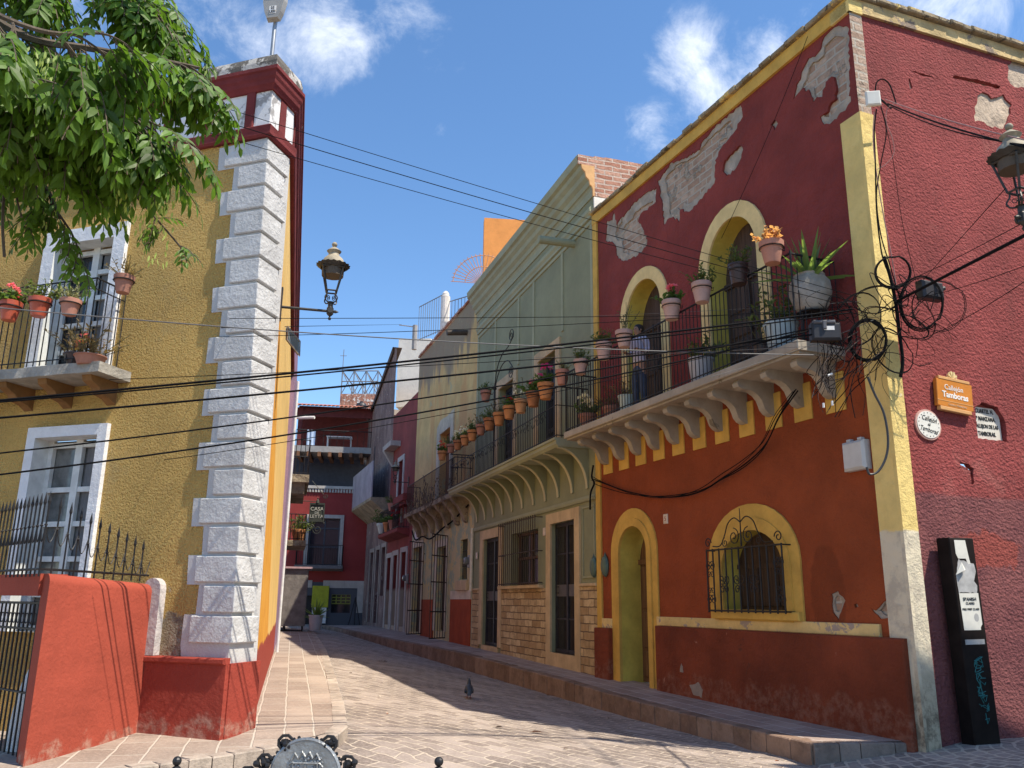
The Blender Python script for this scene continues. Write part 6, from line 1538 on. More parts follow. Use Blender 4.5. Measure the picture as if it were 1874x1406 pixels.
# ------------------------------------------------------------------ flower pots
def lmat(name, col, var=.35):
    if name in MATS: return MATS[name]
    n = NB(name); g = n.nt.nodes.new('ShaderNodeNewGeometry')
    c = n.mix(g.outputs['Random Per Island'], hsv(col, 1-var), hsv(col, 1+var))
    m = n.done(c, .5, spec=.35); n.b.inputs['Subsurface Weight'].default_value = 0
    tr = n.nt.nodes.new('ShaderNodeBsdfTranslucent'); n.inp(tr.inputs[0], n.mix(.5, hsv(col, 2.2), (col[0]*3, col[1]*3, col[2]*.7)))
    mx = n.nt.nodes.new('ShaderNodeMixShader'); mx.inputs[0].default_value = .36
    n.L(n.b.outputs[0], mx.inputs[1]); n.L(tr.outputs[0], mx.inputs[2]); n.L(mx.outputs[0], n.nt.nodes['Material Output'].inputs[0])
    MATS[name] = m; return m
TERRA = {'terra': paint('terracotta', (.50, .215, .085), .003, 60, .2, 4, spots=(((.52, .36, .24), 6, .66),)), 'rose': paint('rose_clay', (.46, .22, .16), .002, 60, .12, 4), 'pink': paint('pinkish_clay', (.50, .33, .28), .002, 60, .12, 4, spots=(((.62, .5, .45), 5, .66),)),
         'terra2': paint('dark_terracotta', (.38, .16, .07), .004, 40, .3, 5, spots=(((.5, .36, .26), 5, .62),)), 'terra3': paint('pale_terracotta', (.56, .29, .14), .003, 60, .2, 4, spots=(((.30, .15, .08), 5, .64),)), 'red': plain('red_plastic', (.42, .085, .045), .4), 'dark': plain('dark_maroon_plastic', (.05, .03, .03), .4), 'brown': paint('brown_clay', (.36, .17, .12), .003, 40, .2, 4), 'blue': plain('pale_blue_plastic', (.34, .42, .45), .45, var=.06), 'grey': plain('pale_grey_bucket', (.42, .42, .44), .5, var=.06), 'mint': plain('mint_plastic', (.46, .55, .50), .5, var=.06)}
def plant(t_, kind, r, z0, sd, fcol=None):
    rn = random.Random(sd); lf = MB(1); st = MB(1); bl = MB(1)
    rv = lambda a, b: rn.uniform(a, b)
    def rdir(up=.2): return V((rv(-1, 1), rv(-1, 1), rv(-.2, 1)+up)).normalized()
    col = {'geranium': (.075, .13, .03), 'bush': (.085, .115, .035), 'dry': (.15, .105, .055), 'succulent': (.50, .27, .14), 'aloe': (.13, .20, .06), 'white': (.10, .14, .05), 'twig': (.10, .11, .05), 'pale': (.22, .23, .15)}[kind]
    if kind == 'aloe':
        for k in range(34):
            a = rv(0, 2*pi); e = rv(.15, 1.35); d = V((cos(a)*cos(e), sin(a)*cos(e), sin(e))); L = rv(.35, .62)*r/.2
            side = d.cross(V((0, 0, 1))); side = side.normalized() if side.length > .1 else V((1, 0, 0)); w = .026*r/.2
            P = [V((0, 0, z0))+d*L*t+V((0, 0, -.25*L*t*t*(1-e/1.6))) for t in (0, .3, .6, .85, 1)]
            W = [w, w*1.1, w*.8, w*.4, .001]; vs = []
            for p, ww in zip(P, W): vs += [tuple(p-side*ww), tuple(p-V((0, 0, ww*.7))), tuple(p+side*ww)]
            lf.add(vs, [(3*i+j, 3*i+j+1, 3*i+j+4, 3*i+j+3) for i in range(4) for j in range(2)])
    else:
        n_st = {'geranium': 14, 'bush': 20, 'dry': 26, 'succulent': 22, 'white': 14, 'twig': 8, 'pale': 18}[kind]
        for k in range(n_st):
            a = rv(0, 2*pi); e = rv(.5, 1.5) if kind != 'twig' else rv(1.0, 1.5)
            L = 1.3*r*{'geranium': rv(.8, 1.6), 'bush': rv(1.0, 2.0), 'dry': rv(.8, 2.2), 'succulent': rv(.7, 1.4), 'white': rv(.7, 1.5), 'twig': rv(1.8, 3.2), 'pale': rv(.8, 1.8)}[kind]
            d = V((cos(a)*cos(e), sin(a)*cos(e), sin(e)))
            P = [V((d.x*r*.5, d.y*r*.5, z0)), V((d.x*r*.5, d.y*r*.5, z0))+d*L*.5+V((rv(-.02, .02), rv(-.02, .02), 0)), V((d.x*r*.4, d.y*r*.4, z0))+d*L+V((rv(-.03, .03), rv(-.03, .03), -.03))]
            st.tube(smooth_path(P, 3), .004 if kind != 'twig' else .006, 4)
            nl = {'geranium': 9, 'bush': 12, 'dry': 9, 'succulent': 16, 'white': 8, 'twig': 7, 'pale': 12}[kind]
            for j in range(nl):
                t = rv(.25, 1); c = P[0].lerp(P[2], t)+V((rv(-1, 1), rv(-1, 1), rv(-1, 1)))*r*.12
                l = 1.25*r*{'geranium': rv(.3, .5), 'bush': rv(.25, .45), 'dry': rv(.15, .35), 'succulent': rv(.2, .34), 'white': rv(.3, .5), 'twig': rv(.2, .35), 'pale': rv(.2, .4)}[kind]
                lf.leaf(c, rdir(), rdir(.8), l, l*(.8 if kind in ('geranium', 'succulent', 'white') else .4), .12, .2)
    if fcol:
        nb = {'geranium': 5, 'white': 9}.get(kind, 3)
        for k in range(nb):
            a = rv(0, 2*pi); rr = r*rv(.1, .95); c = V((cos(a)*rr, sin(a)*rr, z0+r*rv(1.0, 2.3)))
            st.tube([(c.x*.5, c.y*.5, z0), tuple(c)], .004, 4)
            for j in range(16):
                d = rdir(0); bl.leaf(c+d*r*.12, d, rdir(), r*.30, r*.26, .2, .3)
    if st.v: build(st, 'stems', lmat('plant_stem', (.12, .11, .05)), t_)
    build(lf, 'foliage', lmat(kind+'_leaf', col), t_)
    if bl.v: build(bl, 'blossoms', lmat({'red': 'red_petal', 'pink': 'pink_petal', 'mag': 'magenta_petal', 'white': 'white_petal'}[fcol], {'red': (.62, .02, .02), 'pink': (.70, .16, .22), 'mag': (.62, .05, .28), 'white': (.74, .68, .66)}[fcol], .15), t_)
def pot(lab, loc, rot, r, h, col, kind, sd, fcol=None, group=None, hook=None, style='clay', cat='flower pot'):
    t_ = thing('flower_pot', lab, cat, loc, rot, group)
    pr = [(.62*r, 0), (.64*r, .01), (.90*r, h*.74), (1.0*r, h*.75), (1.03*r, h*.98), (.98*r, h), (.90*r, h), (.88*r, h*.86), (.01, h*.86)]
    if style == 'band': pr = [(.66*r, 0), (.88*r, h*.60), (.93*r, h*.61), (.94*r, h*.72), (.92*r, h*.74), (1.0*r, h*.78), (1.02*r, h*.98), (.98*r, h), (.9*r, h), (.88*r, h*.86), (.01, h*.86)]
    if style == 'bucket': pr = [(.72*r, 0), (.74*r, .01), (.95*r, h*.9), (1.02*r, h*.91), (1.02*r, h), (.94*r, h), (.92*r, h*.86), (.01, h*.86)]
    if style == 'urn': pr = [(.55*r, 0), (.80*r, h*.15), (1.0*r, h*.5), (.95*r, h*.78), (.72*r, h*.95), (.74*r, h), (.6*r, h), (.58*r, h*.9), (.01, h*.9)]
    build(MB(1).lathe(pr, (0, 0, 0), 22), 'pot', TERRA[col] if col in TERRA else col, t_, smooth=True)
    if hook is not None:
        mb = MB(1); mb.tube([(1.0*r*cos(a*pi/9), 1.0*r*sin(a*pi/9), h*.70) for a in range(18)], .008, 4, True); mb.tube([(0, r*.95, h*.70), (0, r+hook, h*.72), (0, r+hook+.01, h*.9)], .008, 4)
        build(mb, 'holder', iron(), t_)
    if kind: plant(t_, kind, r, h*.84, sd, fcol)
    return t_
F = FGR; g_ = 'terracotta pots along the green balcony rail'
gp = [(809, 833, 'geranium', 'red', 'leftmost terracotta pot with a big red geranium over the ochre balcony', .16), (825.5, 819, 'bush', None, 'small dark clay pot second from the left on the long rail', .14), (838, 813, 'white', 'white', 'third terracotta pot from the left end with white flowers', .15), (851, 804.5, 'white', 'white', 'fourth pot from the left end of the rail with white flowers', .15),
      (864.5, 796, 'bush', None, 'fifth pot from the left end of the rail with dull leaves', .16), (880, 785, 'dry', None, 'darker clay pot just left of the iron lamp bracket foot', .15), (895.5, 776, 'bush', None, 'terracotta pot right under the iron lamp bracket scroll', .17), (913.5, 766.5, 'dry', None, 'terracotta pot right of the lamp bracket with withered stalks', .17),
      (932, 754.5, 'geranium', 'red', 'terracotta pot with small red geranium before the left balcony door', .17), (953, 743, 'twig', 'white', 'brownish terracotta pot with a single stalk between the two balcony doors', .17), (976, 731, 'geranium', 'pink', 'terracotta pot with pink geraniums left of the rail corner', .18), (998.5, 717, 'geranium', 'mag', 'terracotta pot with magenta geranium at the rail corner', .19)]
for i, (x, y, kd, fc, lab, r) in enumerate(gp):
    FF, ww = (FGR, .95) if FGR.u(x, y, .95) > -.3 else (FOC, .72)
    u, z = FF.px(x, y, ww); pot(lab, FF.W(u, ww, z-.18), FF.a, r, .34*r/.17, 'brown' if i in (1, 5) else ('terra', 'terra3', 'terra2', 'terra')[i % 4], kd, 100+i, fc, g_, .06)
u, z = F.px(889, 725, .80); pot('terracotta pot held out left of the tall iron lamp bracket', F.W(u, .80, z-.17), F.a, .16, .33, 'brown', 'bush', 130, None, None, .05)
F = FRD; g_ = 'pots hung on the crimson balcony rail'
for i, (x, y, c, kd, fc, lab, st_, w, r, h) in enumerate([(1029, 691, 'rose', 'pale', None, 'rose clay pot at the left end of the crimson balcony rail', 'clay', .78, .155, .34), (1063, 672, 'pink', 'bush', None, 'pale pink pot on the crimson balcony end rail', 'band', .86, .155, .32), (1105, 643, 'pink', 'bush', None, 'two-ringed pale pink pot left of the standing man', 'band', .92, .165, .34), (1142, 621, 'pink', 'twig', None, 'pale pink pot right beside the head of the standing man', 'clay', .95, .165, .33),
      (1229, 568, 'pink', 'geranium', 'pink', 'ribbed pink pot with a long flowering stalk before the left arch', 'band', .95, .165, .34), (1284.5, 536, 'pink', 'bush', None, 'ribbed pink pot with feathery green plant between the two arches', 'band', .95, .165, .34), (1351.5, 503, 'dark', 'bush', None, 'dark maroon pot with trailing plant before the right arch', 'bucket', .95, .155, .32), (1412.5, 463, 'rose', 'succulent', None, 'rose clay pot of peach succulents at the balcony corner', 'clay', .93, .175, .34)]):
    if i == 0: FF, ww = FRD, .90
    u, z = FRD.px(x, y, w); pot(lab, FRD.W(u, w, z-h*.5), FRD.a, r, h, c, kd, 200+i, fc, g_, .06, st_)
# standing on the crimson balcony floor
def floor_pot(lab, x, w, r, h, c, kd, sd, st_, fc=None, sub=ZB, FF=FRD):
    u = FF.px(x, 700, w)[0]; return pot(lab, FF.W(u, w, sub), FF.a, r, h, c, kd, sd, fc, None, None, st_)
u_ = FRD.px(1482, 525, .42)[0]
pot('large round carved stone urn with agave and aloe on a stand by the balcony end', FRD.W(u_, .42, ZB+.50), FRD.a, .30, .56, paint('carved_stone', (.34, .31, .27), .03, 14, .3, 4, coarse=1), 'aloe', 301, None, None, None, 'urn')
tt2 = thing('plant_stand', 'low iron stand carrying the stone urn on the crimson balcony', 'plant stand', FRD.W(u_, .42, ZB), FRD.a)
mb = MB(1)
for k in range(4): a = k*pi/2; mb.tube([(.20*cos(a), .20*sin(a), 0), (.17*cos(a), .17*sin(a), .485)], .012, 5)
build(mb, 'legs', iron(), tt2); build(MB(1).lathe([(.21, .48), (.21, .498), (.01, .498)], (0, 0, 0), 16), 'top', iron(), tt2)
floor_pot('pale blue bucket planter under the peach succulents', 1437, .55, .26, .46, 'blue', 'bush', 303, 'bucket')
floor_pot('pale grey bucket planter before the wall between the arches', 1284, .55, .22, .46, 'grey', 'bush', 304, 'bucket')
floor_pot('small mint bucket planter by the feet of the standing man', 1146, .60, .17, .34, 'mint', 'dry', 305, 'bucket')
floor_pot('low clay pot with white flowers at the left end of the crimson balcony', 1075, .55, .2, .32, 'brown', 'white', 306, 'clay', 'white')
floor_pot('clay pot with dry bush left of the mint bucket', 1118, .5, .18, .3, 'brown', 'dry', 307, 'clay')
floor_pot('dark pot with tall leggy plant right of the right arch', 1402, .35, .18, .36, 'dark', 'twig', 308, 'bucket')
# pots of the yellow house balcony
F = FYE; g_ = 'pots on the yellow balcony rail'
for i, (x, y, c, kd, fc, lab, r, h) in enumerate([(18, 570, 'red', 'geranium', 'pink', 'red plastic pot with pink geraniums at the left picture edge', .135, .25), (72, 563, 'red', 'bush', None, 'red plastic pot second from the left on the yellow balcony', .135, .24), (128, 563, 'rose', 'pale', None, 'faded pink clay pot before the yellow house balcony door', .125, .20), (226, 521, 'brown', 'dry', None, 'brown clay pot at the raised right corner of the yellow balcony', .12, .22)]):
    u, z = F.px(x, y, .66); pot(lab, F.W(u, .66, z-h/2), F.a, r, h, c, kd, 400+i, fc, g_, .03)
pot('low dark planter with straggling faded flowers on the yellow balcony slab', F.W(5.62, .36, 4.41), F.a, .17, .16, 'dark', 'dry', 410, 'pink', None, None, 'bucket'); pot('leafy trailing planter at the right end of the yellow balcony slab', F.W(5.92, .46, 4.38), F.a, .19, .12, 'brown', 'dry', 411, None, None, None, 'bucket')
pot('pot of red flowers half hidden behind the left picture edge', F.W(3.95, .62, 5.05), F.a, .14, .24, 'red', 'geranium', 412, 'red', None, .03)
# pots on the far balconies
F = FDR
for i, (u, w, z, c, kd, fc, r, h, lab) in enumerate([(2.2, .42, 4.82, 'terra', 'white', None, .26, .45, 'yellowish pot on the small dark red balcony'), (1.0, .42, 4.82, 'mint', 'bush', None, .34, .5, 'white tub at the near edge of the small dark red balcony'), (3.4, .4, 4.82, 'brown', 'geranium', 'red', .25, .45, 'clay pot with red flowers on the small dark red balcony'), (2.9, .42, 5.75, 'rose', 'bush', None, .2, .35, 'rose pot hung on the small dark red balcony rail')]):
    pot(lab, F.W(u, w, z), F.a, r, h, c, kd, 500+i, fc)
F = FPU
for i in range(3): pot(['leftmost orange clay pot on the far left balcony', 'middle orange clay pot on the far left balcony', 'rightmost orange clay pot on the far left balcony'][i], F.W(9.8+i*.9, .45, 3.76), F.a, .26, .4, 'terra', 'bush', 520+i, None, 'orange pots on the far left balcony')
q = pt(577, 1147, 36); q.z = zroad(q.x, q.y)+.1; pot('potted palm standing at the end of the left pavement', q, 0, .3, .62, 'grey', 'aloe', 530, None, None, None, 'bucket')

# ------------------------------------------------------------------ bodies
def skin(verts, edges, radii, levels=2, root=0):
    me = bpy.data.meshes.new('s'); me.from_pydata([tuple(v) for v in verts], edges, [])
    bm = bmesh.new(); bm.from_mesh(me); ly = bm.verts.layers.skin.verify(); bm.verts.ensure_lookup_table()
    for i, v in enumerate(bm.verts):
        r = radii[i]; v[ly].radius = r if isinstance(r, tuple) else (r, r); v[ly].use_root = i == root
    bm.to_mesh(me); bm.free()
    o = bpy.data.objects.new('s', me); COL.objects.link(o)
    m = o.modifiers.new('k', 'SKIN'); m.use_smooth_shade = True; m.branch_smoothing = .6
    s_ = o.modifiers.new('u', 'SUBSURF'); s_.levels = levels; s_.render_levels = levels
    e = bpy.data.meshes.new_from_object(o.evaluated_get(bpy.context.evaluated_depsgraph_get()))
    mb = MB(1); mb.add([tuple(v.co) for v in e.vertices], [tuple(p.vertices) for p in e.polygons])
    bpy.data.objects.remove(o); bpy.data.meshes.remove(me); bpy.data.meshes.remove(e)
    return mb
# man standing on the crimson balcony, looking down to the street
F = FRD; u = F.px(1168, 660, .52)[0]; H0 = 1.68
pm = thing('person', 'dark-haired person in a pale lilac shirt and blue jeans standing on the crimson balcony', 'person', F.W(u, .50, ZB+.005), F.a+R(15))
# local frame: y into the house, -y to the street; x to the right
hip, kn, an = .90, .48, .07
Vb = [(0, 0, hip), (0, .0, 1.10), (0, .01, 1.30), (0, .01, 1.41), (0, -.005, 1.47), (0, -.02, 1.54), (0, -.02, 1.62), (0, -.01, 1.665)]
Rb = [(.15, .10), (.135, .095), (.155, .10), (.10, .075), (.05, .052), (.072, .085), (.075, .09), (.05, .06)]
Eb = [(i, i+1) for i in range(7)]
def addc(p0, chain_, rad):
    k = p0
    for c, r in zip(chain_, rad): Vb.append(c); Rb.append(r); Eb.append((k, len(Vb)-1)); k = len(Vb)-1
    return k
hands = []
for s in (-1, 1):
    addc(0, [(s*.09, 0, .82), (s*.10, -.02, kn), (s*.10, .015, an+.02), (s*.10, .01, .05), (s*.11, -.15, .03)], [.085, .056, .04, .042, .03])
    e = addc(3, [(s*.17, .01, 1.38), (s*.215, .03, 1.13), (s*.17, -.17, 1.12), (s*.16, -.22, 1.14)], [.058, .042, .032, (.036, .02)])
    for f in range(4):
        x = s*.16+(f-1.5)*.02; L_ = (.06, .075, .07, .055)[f]
        addc(e, [(x, -.22-L_*.55, 1.145), (x, -.22-L_*.9, 1.115)], [.0095, .008])
    addc(e, [(s*.16-s*.04, -.225, 1.13), (s*.16-s*.05, -.255, 1.12)], [.011, .009])
build(skin(Vb, Eb, Rb), 'body', plain('warm_skin', (.36, .20, .13), .55, var=.05), pm, smooth=True)
# clothing as outer layers
vs = [(0, 0, .86), (0, 0, 1.10), (0, .01, 1.30), (0, .01, 1.42), (-.17, .01, 1.385), (-.218, .03, 1.14), (.17, .01, 1.385), (.218, .03, 1.14), (-.2, -.08, 1.13), (.2, -.08, 1.13)]
build(skin(vs, [(0, 1), (1, 2), (2, 3), (3, 4), (4, 5), (3, 6), (6, 7), (5, 8), (7, 9)], [(.175, .125), (.16, .115), (.175, .12), (.10, .085), .075, .06, .075, .06, .05, .05]), 'shirt', paint('lilac_shirt', (.46, .45, .56), .004, 12, .1, 6), pm, smooth=True)
vs = [(0, 0, .94), (0, 0, .86), (-.09, 0, .80), (-.10, -.02, .48), (-.10, .015, .08), (.09, 0, .80), (.10, -.02, .48), (.10, .015, .08)]
build(skin(vs, [(0, 1), (1, 2), (2, 3), (3, 4), (1, 5), (5, 6), (6, 7)], [(.16, .115), (.165, .12), .10, .075, .062, .10, .075, .062]), 'jeans', paint('blue_jeans', (.055, .075, .12), .004, 30, .2, 6), pm, smooth=True)
hd = V((0, -.02, 1.585))
mb = MB(1); mb.ball((0, .005, 1.625), .088, 14, 10, .98, 1.12, 1.08)
mb.v = [(x, y, z) for x, y, z in mb.v]
build(MB(1).lathe([(.092, -.035), (.098, .02), (.092, .06), (.07, .095), (.03, .112), (.001, .115)], (0, .02, 1.60), 16, .95, 1.08), 'hair', plain('black_hair', (.015, .012, .012), .6), pm, smooth=True)
mb = MB(1); mb.leaf((0, -.105, 1.60), (0, -.5, -1), (0, -1, .3), .045, .03, .5, .0); mb.tube([(-.02, -.108, 1.535), (.0, -.112, 1.533), (.02, -.108, 1.535)], .005, 4); build(mb, 'face', plain('warm_skin_shade', (.26, .13, .09), .6), pm)
mb = MB(1)
for s in (-1, 1): mb.ball((s*.03, -.098, 1.605), .009, 8, 6)
build(mb, 'eyes', plain('dark_eye', (.03, .02, .02), .3), pm)
for s in (-1, 1): build(MB(1).ball((s*.078, -.01, 1.585), .02, 8, 6, .5, .8, 1.4), 'ear', plain('warm_skin', ()), pm)
for s in (-1, 1): build(MB(1).lathe([(.045, 0), (.05, .03), (.045, .07), (.03, .085)], (s*.105, -.05, 0), 12, 1, 2.3), 'shoe', plain('dark_shoe', (.03, .025, .022), .5), pm, smooth=True)

# ------------------------------------------------------------------ pigeon on the setts, seen from behind
q = gz(857.5, 1292, -.12); q.z = zroad(q.x, q.y)
pg = thing('pigeon', 'dark grey pigeon walking away on the shaded setts', 'pigeon', q, R(3))
S_ = 1.12
Vp = [(0, -.02, .125), (0, .05, .155), (0, .085, .20), (0, .10, .245), (0, .105, .275), (0, -.09, .10), (0, -.17, .075), (0, -.23, .06)]
Rp = [(.072, .062), (.058, .055), (.034, .036), (.026, .028), (.022, .026), (.055, .042), (.036, .018), (.03, .008)]
build(skin([(a*S_, b*S_, c*S_) for a, b, c in Vp], [(0, 1), (1, 2), (2, 3), (3, 4), (0, 5), (5, 6), (6, 7)], [(a*S_, b*S_) for a, b in Rp]), 'body', plain('pigeon_grey', (.045, .05, .055), .5, var=.4), pg, smooth=True)
for s in (-1, 1):
    mb = MB(1); mb.ball((s*.066, -.05, .125), .05, 10, 8, .38, 2.3, .85); build(mb, 'wing', plain('pigeon_wing', (.06, .062, .068), .5, var=.4), pg, smooth=True)
    mb = MB(1); mb.tube([(s*.028, -.01, .08), (s*.03, -.015, .04), (s*.03, -.005, .008)], .006, 5)
    for a in (-.6, 0, .6): mb.tube([(s*.03, -.005, .008), (s*.03+.035*sin(a), -.005+.035*cos(a), .004)], .004, 4)
    build(mb, 'leg', plain('pigeon_leg', (.25, .07, .06), .6), pg)
mb = MB(1); mb.lathe([(.012, 0), (.009, .02), (.001, .036)], (0, 0, 0), 8); build(mb, 'beak', plain('pigeon_beak', (.05, .045, .04)), pg, M=MW[pg.name] @ M4.Translation((0, .135, .305)) @ M4.Rotation(R(-105), 4, 'X'))
build(MB(1).ball((0, -.055, .178), .016, 8, 6, 1.1, 1.2, .35), 'white_patch', plain('pale_feather', (.5, .48, .5), .6), pg)

# ------------------------------------------------------------------ cast iron bench, seen over its back
q = pt(560, 1421, 3.75); by = 3.75
bn = thing('bench', 'ornate grey cast-iron bench with a round crested medallion on its back', 'bench', (q.x, q.y, .0), R(-3))
M_BN = plain('cast_iron_silver', (.27, .28, .28), .45, .6, bump=.004, bsc=60, var=.3); M_BND = plain('cast_iron_dark', (.03, .03, .032), .45, .5)
zc = q.z
mb = MB(1); n = 40
mb._prism([(.138*cos(2*pi*k/n), -.02, zc+.138*sin(2*pi*k/n)) for k in range(n)], [(.138*cos(2*pi*k/n), .02, zc+.138*sin(2*pi*k/n)) for k in range(n)])
build(mb, 'medallion', M_BN, bn)
mb = MB(1); mb.tube([(.142*cos(2*pi*k/n), -.012, zc+.142*sin(2*pi*k/n)) for k in range(n)], .010, 6, True); build(mb, 'medallion_rim', M_BN, bn)
rb = random.Random(9); mb = MB(1)
mb._prism([(x, -.024, zc+z) for x, z in [(-.045, .05), (.045, .05), (.045, -.02), (.0, -.075), (-.045, -.02)]], [(x, -.0205, zc+z) for x, z in [(-.045, .05), (.045, .05), (.045, -.02), (.0, -.075), (-.045, -.02)]])
mb.tube([(-.06+k*.015, -.024, zc+.058+(.03 if k % 2 else .008)+.012*(1-abs(k-4)/4)) for k in range(9)], .006, 5)
mb.tube([(x, -.026, zc+z) for x, z in [(-.05, .054), (.05, .054), (.05, -.02), (.03, -.06), (0, -.08), (-.03, -.06), (-.05, -.02)]], .005, 5, True)
mb.tube([(0, -.026, zc+.05), (0, -.026, zc-.075)], .004, 5)
for k in range(120):
    x, z = rb.uniform(-.07, .07), rb.uniform(-.09, .075)
    if abs(x) > .072-.25*max(0, -z-.03): continue
    mb.ball((x, -.022, zc+z), rb.uniform(.003, .008), 6, 4)
for s in (-1, 1):
    for k in range(4): mb.tube([(s*(.05+.022*cos(a*.7)*(1-a/9)), -.024, zc+.04-k*.033+.016*sin(a*.7)) for a in range(8)], .004, 4)
build(mb, 'crest', M_BN, bn)
def leafy(mb, x, z, s, n_=16, r=.04):
    for k in range(n_):
        a = rb.uniform(0, 2*pi); rr = rb.uniform(0, r); mb.ball((x+rr*cos(a), rb.uniform(-.02, .015), z+rr*sin(a)), rb.uniform(.006, .014), 6, 4)
    mb.tube([(x+s*(.008+.028*t/12)*cos(t*.75), -.012, z+(.008+.028*t/12)*sin(t*.75)) for t in range(13)], .007, 5)
for s in (-1, 1):
    mb = MB(1); leafy(mb, s*.095, zc+.125, s, 14, .025); leafy(mb, s*.175, zc+.05, s, 18, .035); leafy(mb, s*.24, zc+.0, s, 14, .03)
    for a in range(20, 80, 8): mb.ball((s*.152*cos(R(a)), -.01, zc+.152*sin(R(a))), .008, 6, 4)
    mb.tube(smooth_path([(s*.14, 0, zc-.05), (s*.25, 0, zc-.04), (s*.4, 0, zc-.09), (s*.53, 0, zc-.02)], 5), .014, 6)
    build(mb, 'scroll_ornament', M_BND, bn)
    mb = MB(1); x = s*.545; zt = zc+(.055 if s > 0 else .035)
    for k in range(6): mb.ball((x, 0, zt-.02-k*.026), .02-.001*k, 8, 6, 1, 1, .75)
    mb.ball((x, 0, zt+.012), .019, 10, 8); leafy(mb, x-s*.05, zt-.085, s, 12, .03)
    mb.tube([(x, 0, .02), (x, 0, zt-.1)], .02, 8); mb.tube(smooth_path([(x, 0, zc-.22), (x, .2, zc-.2), (x, .42, zc-.25), (x, .45, zc-.4), (x, .45, .02)], 5), .018, 6)
    build(mb, 'side_frame', M_BND, bn)
mb = MB(1)
for k in range(6): mb.box(-.53, .53, .04+k*.07, .09+k*.07, .43, .46)
build(mb, 'seat', M_BN, bn)
mb = MB(1)
for k in range(15): x = -.49+k*.07; mb.tube([(x, 0, .46), (x, 0, zc-.12)], .008, 5)
for z in (zc-.12, .47): mb.tube([(-.54, 0, z), (.54, 0, z)], .014, 6)
build(mb, 'backrest', M_BND, bn)

# ------------------------------------------------------------------ ash tree reaching in from the upper left
tr = thing('ash_tree', 'ash tree whose leafy branches hang in from the upper left corner', 'tree', (-4.3, 3.6, -.1))
M_BARK = paint('ash_bark', (.11, .085, .06), .03, 14, .3, 3, coarse=2)
rt_ = random.Random(31)
tk = MB(1); tk.tube(smooth_path([(-4.3, 3.6, -.3), (-4.25, 3.62, 1.5), (-4.1, 3.7, 3.2), (-3.9, 3.8, 5.0), (-3.5, 3.9, 6.6), (-3.2, 4.0, 8)], 5), [.24-.006*i for i in range(26)], 10)
build(tk, 'trunk', M_BARK, tr, M=M4(), smooth=True)
br = MB(1); lv = MB(1); sd_ = MB(1)
def pinnate(p, d, L, n=4, l=.10):
    """a compound leaf: leaflets in pairs along a drooping stalk"""
    p, d = V(p), V(d).normalized(); P = [p]
    for i in range(n+1):
        d = (d+V((0, 0, -.16))).normalized(); P.append(P[-1]+d*L/(n+1))
    br.tube([tuple(a) for a in P], .003, 3, cap=False)
    for i in range(1, n+2):
        dd = (P[i]-P[i-1]).normalized(); side = dd.cross(V((rt_.uniform(-.3, .3), rt_.uniform(-.3, .3), 1)))
        side = side.normalized() if side.length > .1 else V((1, 0, 0))
        up = side.cross(dd)
        if up.z < 0: up = -up
        f = .75+.3*sin(pi*i/(n+1.5))
        ss = (-1, 1) if i <= n else (0,)
        for s in ss:
            dv_ = (dd*.75+side*s*.9+V((0, 0, -.35+rt_.uniform(-.25, .2)))).normalized()
            lv.leaf(P[i], dv_, (up+V((rt_.uniform(-.5, .5), rt_.uniform(-.5, .5), 0))).normalized(), l*f*rt_.uniform(.8, 1.2), l*f*.36, .10, .16)
def seeds(p):
    for k in range(26):
        q_ = V(p)+V((rt_.gauss(0, .05), rt_.gauss(0, .05), -rt_.uniform(0, .22))); sd_.leaf(q_, (rt_.uniform(-.3, .3), rt_.uniform(-.3, .3), -1), (rt_.uniform(-1, 1), rt_.uniform(-1, 1), .2), .045, .012, .05, .05)
def branch(pts, r0, twigs, spread, l=.10, dens=1.):
    P = smooth_path(pts, 8); N = len(P); br.tube(P, [r0*(1-.8*i/N)+.003 for i in range(N)], 5)
    for k in range(twigs):
        i = int(rt_.uniform(.25, 1)*(N-2)); p = V(P[i]); d = (V(P[i+1])-p).normalized()
        td = (d+V((rt_.uniform(-1, 1), rt_.uniform(-1, 1), rt_.uniform(-.9, .35)))*.9).normalized()
        Lt = spread*rt_.uniform(.5, 1.1); T = [p]
        for j in range(5): td = (td+V((rt_.uniform(-.15, .15), rt_.uniform(-.15, .15), -.16))).normalized(); T.append(T[-1]+td*Lt/5)
        br.tube([tuple(t) for t in T], [.008, .007, .006, .005, .004, .003], 4)
        for j in range(1, 6):
            for m in range(2):
                if rt_.random() > dens: continue
                ld = (td+V((rt_.uniform(-1, 1), rt_.uniform(-1, 1), rt_.uniform(-.8, .4)))).normalized(); pinnate(T[j], ld, l*2.6, 3+(m and 1), l)
        if rt_.random() < .25: seeds(T[3])
def PB(*l): return [tuple(pt(x, y, d)) for x, y, d in l]
st0 = (-3.9, 3.8, 5.0)
branch([st0]+PB((-120, -160, 4.1), (60, -60, 4.2), (200, -20, 4.3), (290, 20, 4.4)), .03, 24, .40, .10)
branch([st0]+PB((-150, -60, 3.9), (30, 60, 4.0), (170, 90, 4.1), (290, 110, 4.2), (365, 125, 4.3)), .03, 24, .30, .10)
branch([(-4.1, 3.7, 4.0)]+PB((-160, 60, 3.7), (40, 140, 3.8), (150, 180, 3.9), (270, 225, 4.0)), .028, 32, .34, .105)
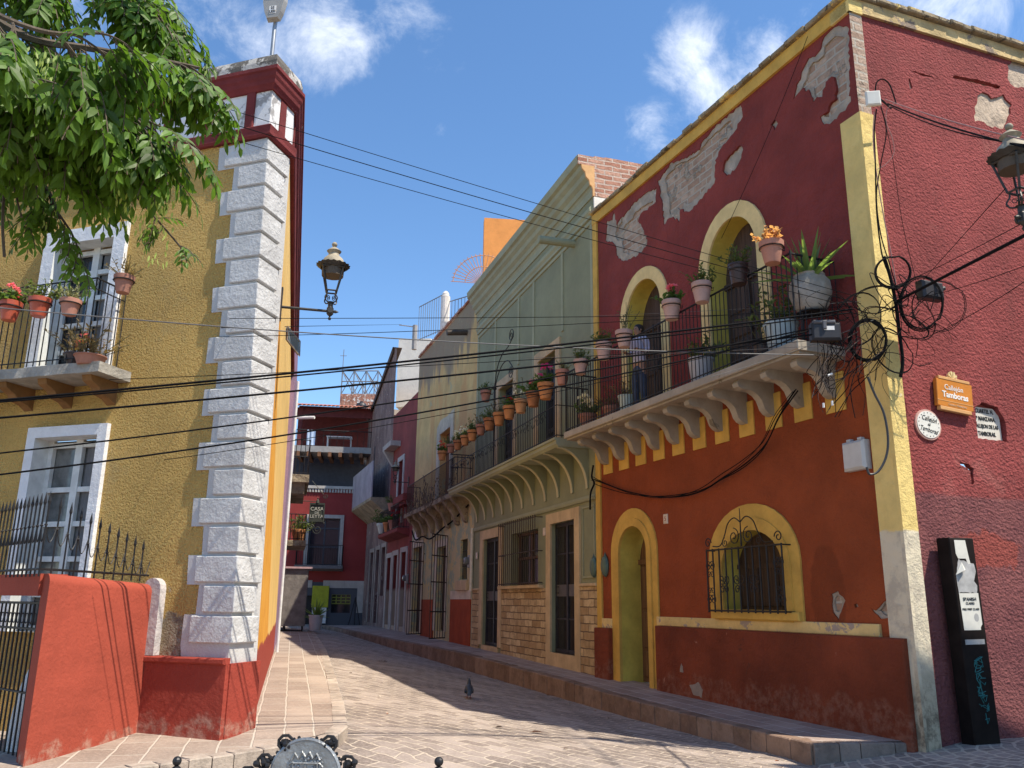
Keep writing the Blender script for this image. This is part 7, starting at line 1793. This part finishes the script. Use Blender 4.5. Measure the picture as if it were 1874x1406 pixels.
branch([(-4.1, 3.7, 4.0)]+PB((-160, 140, 3.9), (20, 230, 4.0), (120, 270, 4.1), (195, 315, 4.2)), .025, 17, .32, .095)
branch([(-4.1, 3.7, 3.6)]+PB((-150, 200, 4.3), (10, 280, 4.4), (80, 340, 4.5), (110, 400, 4.5)), .03, 10, .30, .075)
branch([st0]+PB((-120, -260, 4.4), (80, -180, 4.6), (230, -60, 4.7), (300, 20, 4.8)), .05, 36, .5, .085)
branch([st0]+PB((-160, 0, 4.6), (40, 60, 4.8), (150, 140, 4.9), (260, 190, 5.0)), .04, 46, .5, .085)
branch([st0]+PB((-160, 60, 4.9), (20, 130, 5.0), (120, 190, 5.1), (200, 240, 5.2)), .04, 34, .45, .085)
branch([st0]+PB((-160, -60, 3.5), (-20, 20, 3.4), (90, 60, 3.4), (190, 60, 3.5)), .02, 10, .28, .115)
br.tube(smooth_path(PB((190, 300, 4.2), (240, 350, 4.3), (285, 400, 4.35), (320, 440, 4.4), (345, 470, 4.4)), 6), .006, 5)
T_ = PB((285, 400, 4.35), (300, 418, 4.38), (330, 450, 4.4))
for p in T_:
    for k in range(4): pinnate(p, (rt_.uniform(-.6, .8), rt_.uniform(-.5, .5), rt_.uniform(-.9, .2)), .16, 3, .055)
seeds(T_[1])
br.tube(smooth_path(PB((30, 240, 4.2), (12, 320, 4.2), (5, 400, 4.2), (8, 470, 4.2)), 6), .008, 5); br.tube(smooth_path(PB((20, 300, 4.2), (30, 360, 4.2), (40, 398, 4.2)), 5), .006, 5)
for p in ((110, 110, 4.0), (130, 130, 3.95), (85, 95, 3.95), (180, 150, 4.0), (210, 160, 4.05), (280, 310, 4.1), (290, 330, 4.1), (60, 180, 3.9), (30, 120, 3.9), (240, 345, 4.15)): seeds(pt(*p)); seeds(pt(p[0]+12, p[1]+10, p[2]))
build(br, 'branches', M_BARK, tr, M=M4())
build(lv, 'crown', lmat('ash_leaf', (.078, .150, .020), .6), tr, M=M4())
build(sd_, 'seed_clusters', lmat('ash_seed', (.36, .44, .13), .2), tr, M=M4())
